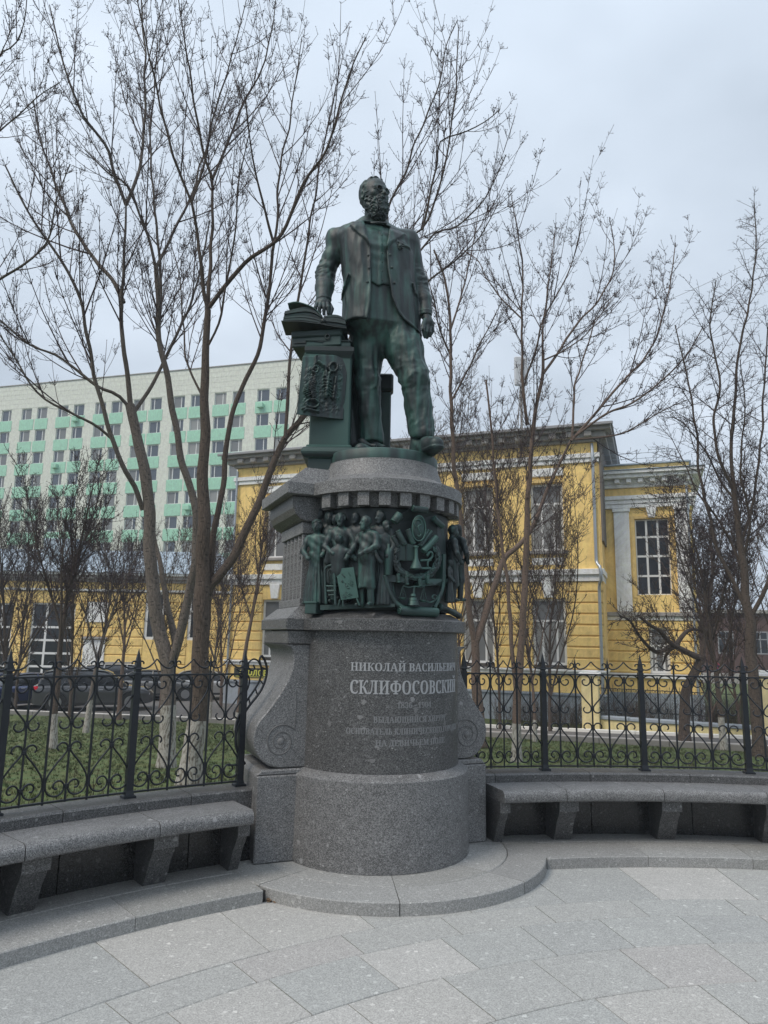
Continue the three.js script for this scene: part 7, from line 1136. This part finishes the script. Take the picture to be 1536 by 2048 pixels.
{
  const onPath = (px, dz = 0.75) => { let d = 12; for (; d < 45; d += 0.05) { const v = at(px, 1400, d); if (v.z < farEdge(v.x) - dz) break; } const v = at(px, 1400, d); v.y = groundY(v.x, v.z) + 0.1; return v; };
  [[1030, 'long bare bush at the foot of the grey plinth'], [1110, 'bare brown bush below the right windows'], [1160, 'sparse bush next to the cream gate pier']].forEach(([x, l], k) => bush(l, onPath(x), 1.6, 1.0, 90, 90 + k, T.twigBrown));
  [[1250, 'bare bush by the downpipe behind the low wall'], [1310, 'rounded bare bush behind the garden wall'], [1420, 'thick dark bush behind the garden wall at right'], [1470, 'bare bush near the right gate pier']].forEach(([x, l], k) => bush(l, onPath(x, 1.5), 1.5, 1.1, 110, 95 + k, k === 2 ? T.twig : T.twigBrown));
}
// ---------------------------------------------------------------- lawn, litter
{
  const R = rng(404), g = (() => { const P = [], N = []; for (let k = 0; k < 7; k++) { const a = k * 0.9 + 0.3 * Math.sin(k * 5), h = 0.035 + 0.035 * hash(k, 2), l = 0.03 + 0.03 * hash(k, 3), w = 0.004, x = Math.cos(a), z = Math.sin(a), ox = 0.03 * (hash(k, 5) - 0.5), oz = 0.03 * (hash(k, 6) - 0.5); P.push(ox - z * w, 0, oz + x * w, ox + z * w, 0, oz - x * w, ox + x * l, h, oz + z * l); for (let q = 0; q < 3; q++) N.push(x * 0.3, 0.9, z * 0.3); } const b = new THREE.BufferGeometry(); b.setAttribute('position', new THREE.Float32BufferAttribute(P, 3)); b.setAttribute('normal', new THREE.Float32BufferAttribute(N, 3)); return b; })();
  const spots = []; let tries = 0;
  while (spots.length < 52000 && tries++ < 400000) { const x = -17 + 30 * R(), z = -4 - 26 * Math.pow(R(), 1.25), r = Math.hypot(x - CX, z - CZ); if (r < 6.82 || z < nearEdge(x) + 0.35) continue; const bare = fbm(x * 0.7, 2, z * 0.7, 3) + 0.25 * nz(x * 3, 1, z * 3); if (bare < -0.2 && R() < 0.5) continue; spots.push([x, z]); }
  const m = new THREE.InstancedMesh(g, std({ color: lin(1, 1, 1), roughness: 0.8, side: THREE.DoubleSide }), spots.length), M4 = new THREE.Matrix4(), q = new THREE.Quaternion(), c = new THREE.Color();
  spots.forEach(([x, z], i) => { const s = 0.6 + 0.6 * R(), dry = R() < 0.14 ? 1 : 0, v = 0.75 + 0.5 * R() + 0.5 * fbm(x * 0.5, 7, z * 0.5, 3); q.setFromAxisAngle(V(0, 1, 0), R() * 6.28); M4.compose(V(x, groundY(x, z) - 0.005, z), q, V(s, s * (0.7 + 0.5 * R()), s)); m.setMatrixAt(i, M4); m.setColorAt(i, dry ? c.setRGB(0.16 * v, 0.13 * v, 0.06 * v) : c.setRGB(0.125 * v, 0.17 * v, 0.055 * v)); });
  m.name = 'grass'; tag(m, 'short spring lawn grass between the fence and the road', 'grass', null, 'stuff'); scene.add(m);
  // dry stalks along the outer foot of the wall
  for (const [a0, a1, lab] of [[-56, -31, 'row of dry cut stalks at the foot of the left fence'], [-13, 22, 'row of dry cut stalks at the foot of the right fence']]) {
    const W = new Wood(); for (let k = 0; k < 130; k++) { const a = rad(mix(a0, a1, R())), r = 6.92 + 0.25 * R(), o = [CX + r * Math.sin(a), -0.1, CZ - r * Math.cos(a)], b = shoot(R, o, [(R() - 0.5) * 0.7, 1, (R() - 0.5) * 0.7], 0.62 + 0.25 * R() * R(), 3, 0.1, 0.25); W.tube(b, 0.004, 0.002, 3); const e = shoot(R, b[2], side(R, dirAt(b, 2), 0.7, R() * 6.28), 0.12 * R() + 0.05, 1, 0.2, 0.1); W.tube(e, 0.0028, 0.0018, 3); }
    const o = new THREE.Mesh(W.geo(), T.twigBrown); o.name = numbered('dry_stalks'); tag(o, lab, 'stalks', null, 'stuff'); scene.add(o);
  }
  // fallen leaves swept into the corner of the step
  const lf = [], corner = atHeight(531, 1800, 0.0); for (let k = 0; k < 34; k++) { const s = new THREE.CircleGeometry(0.008 + 0.01 * R(), 5); s.scale(1, 0.5 + 0.4 * R(), 1); s.rotateX(-1.57 + (R() - 0.5) * 1.4); s.rotateY(R() * 6.28); s.translate(corner.x + 0.02 + 0.11 * R(), 0.004 + 0.014 * R(), corner.z + 0.015 + 0.05 * (R() - 0.3)); lf.push(s); }
  const o = new THREE.Mesh(uvBox(merge(lf)), std({ color: lin(0.16, 0.1, 0.055), roughness: 0.9, side: THREE.DoubleSide })); o.name = 'fallen_leaves'; tag(o, 'small heap of dry brown leaves in the corner of the step', 'leaves', null, 'stuff'); scene.add(o);
}
scene.traverse((o) => { if (o.isMesh || o.isInstancedMesh) { o.castShadow = true; o.receiveShadow = true; } });
renderer.render(scene, camera);
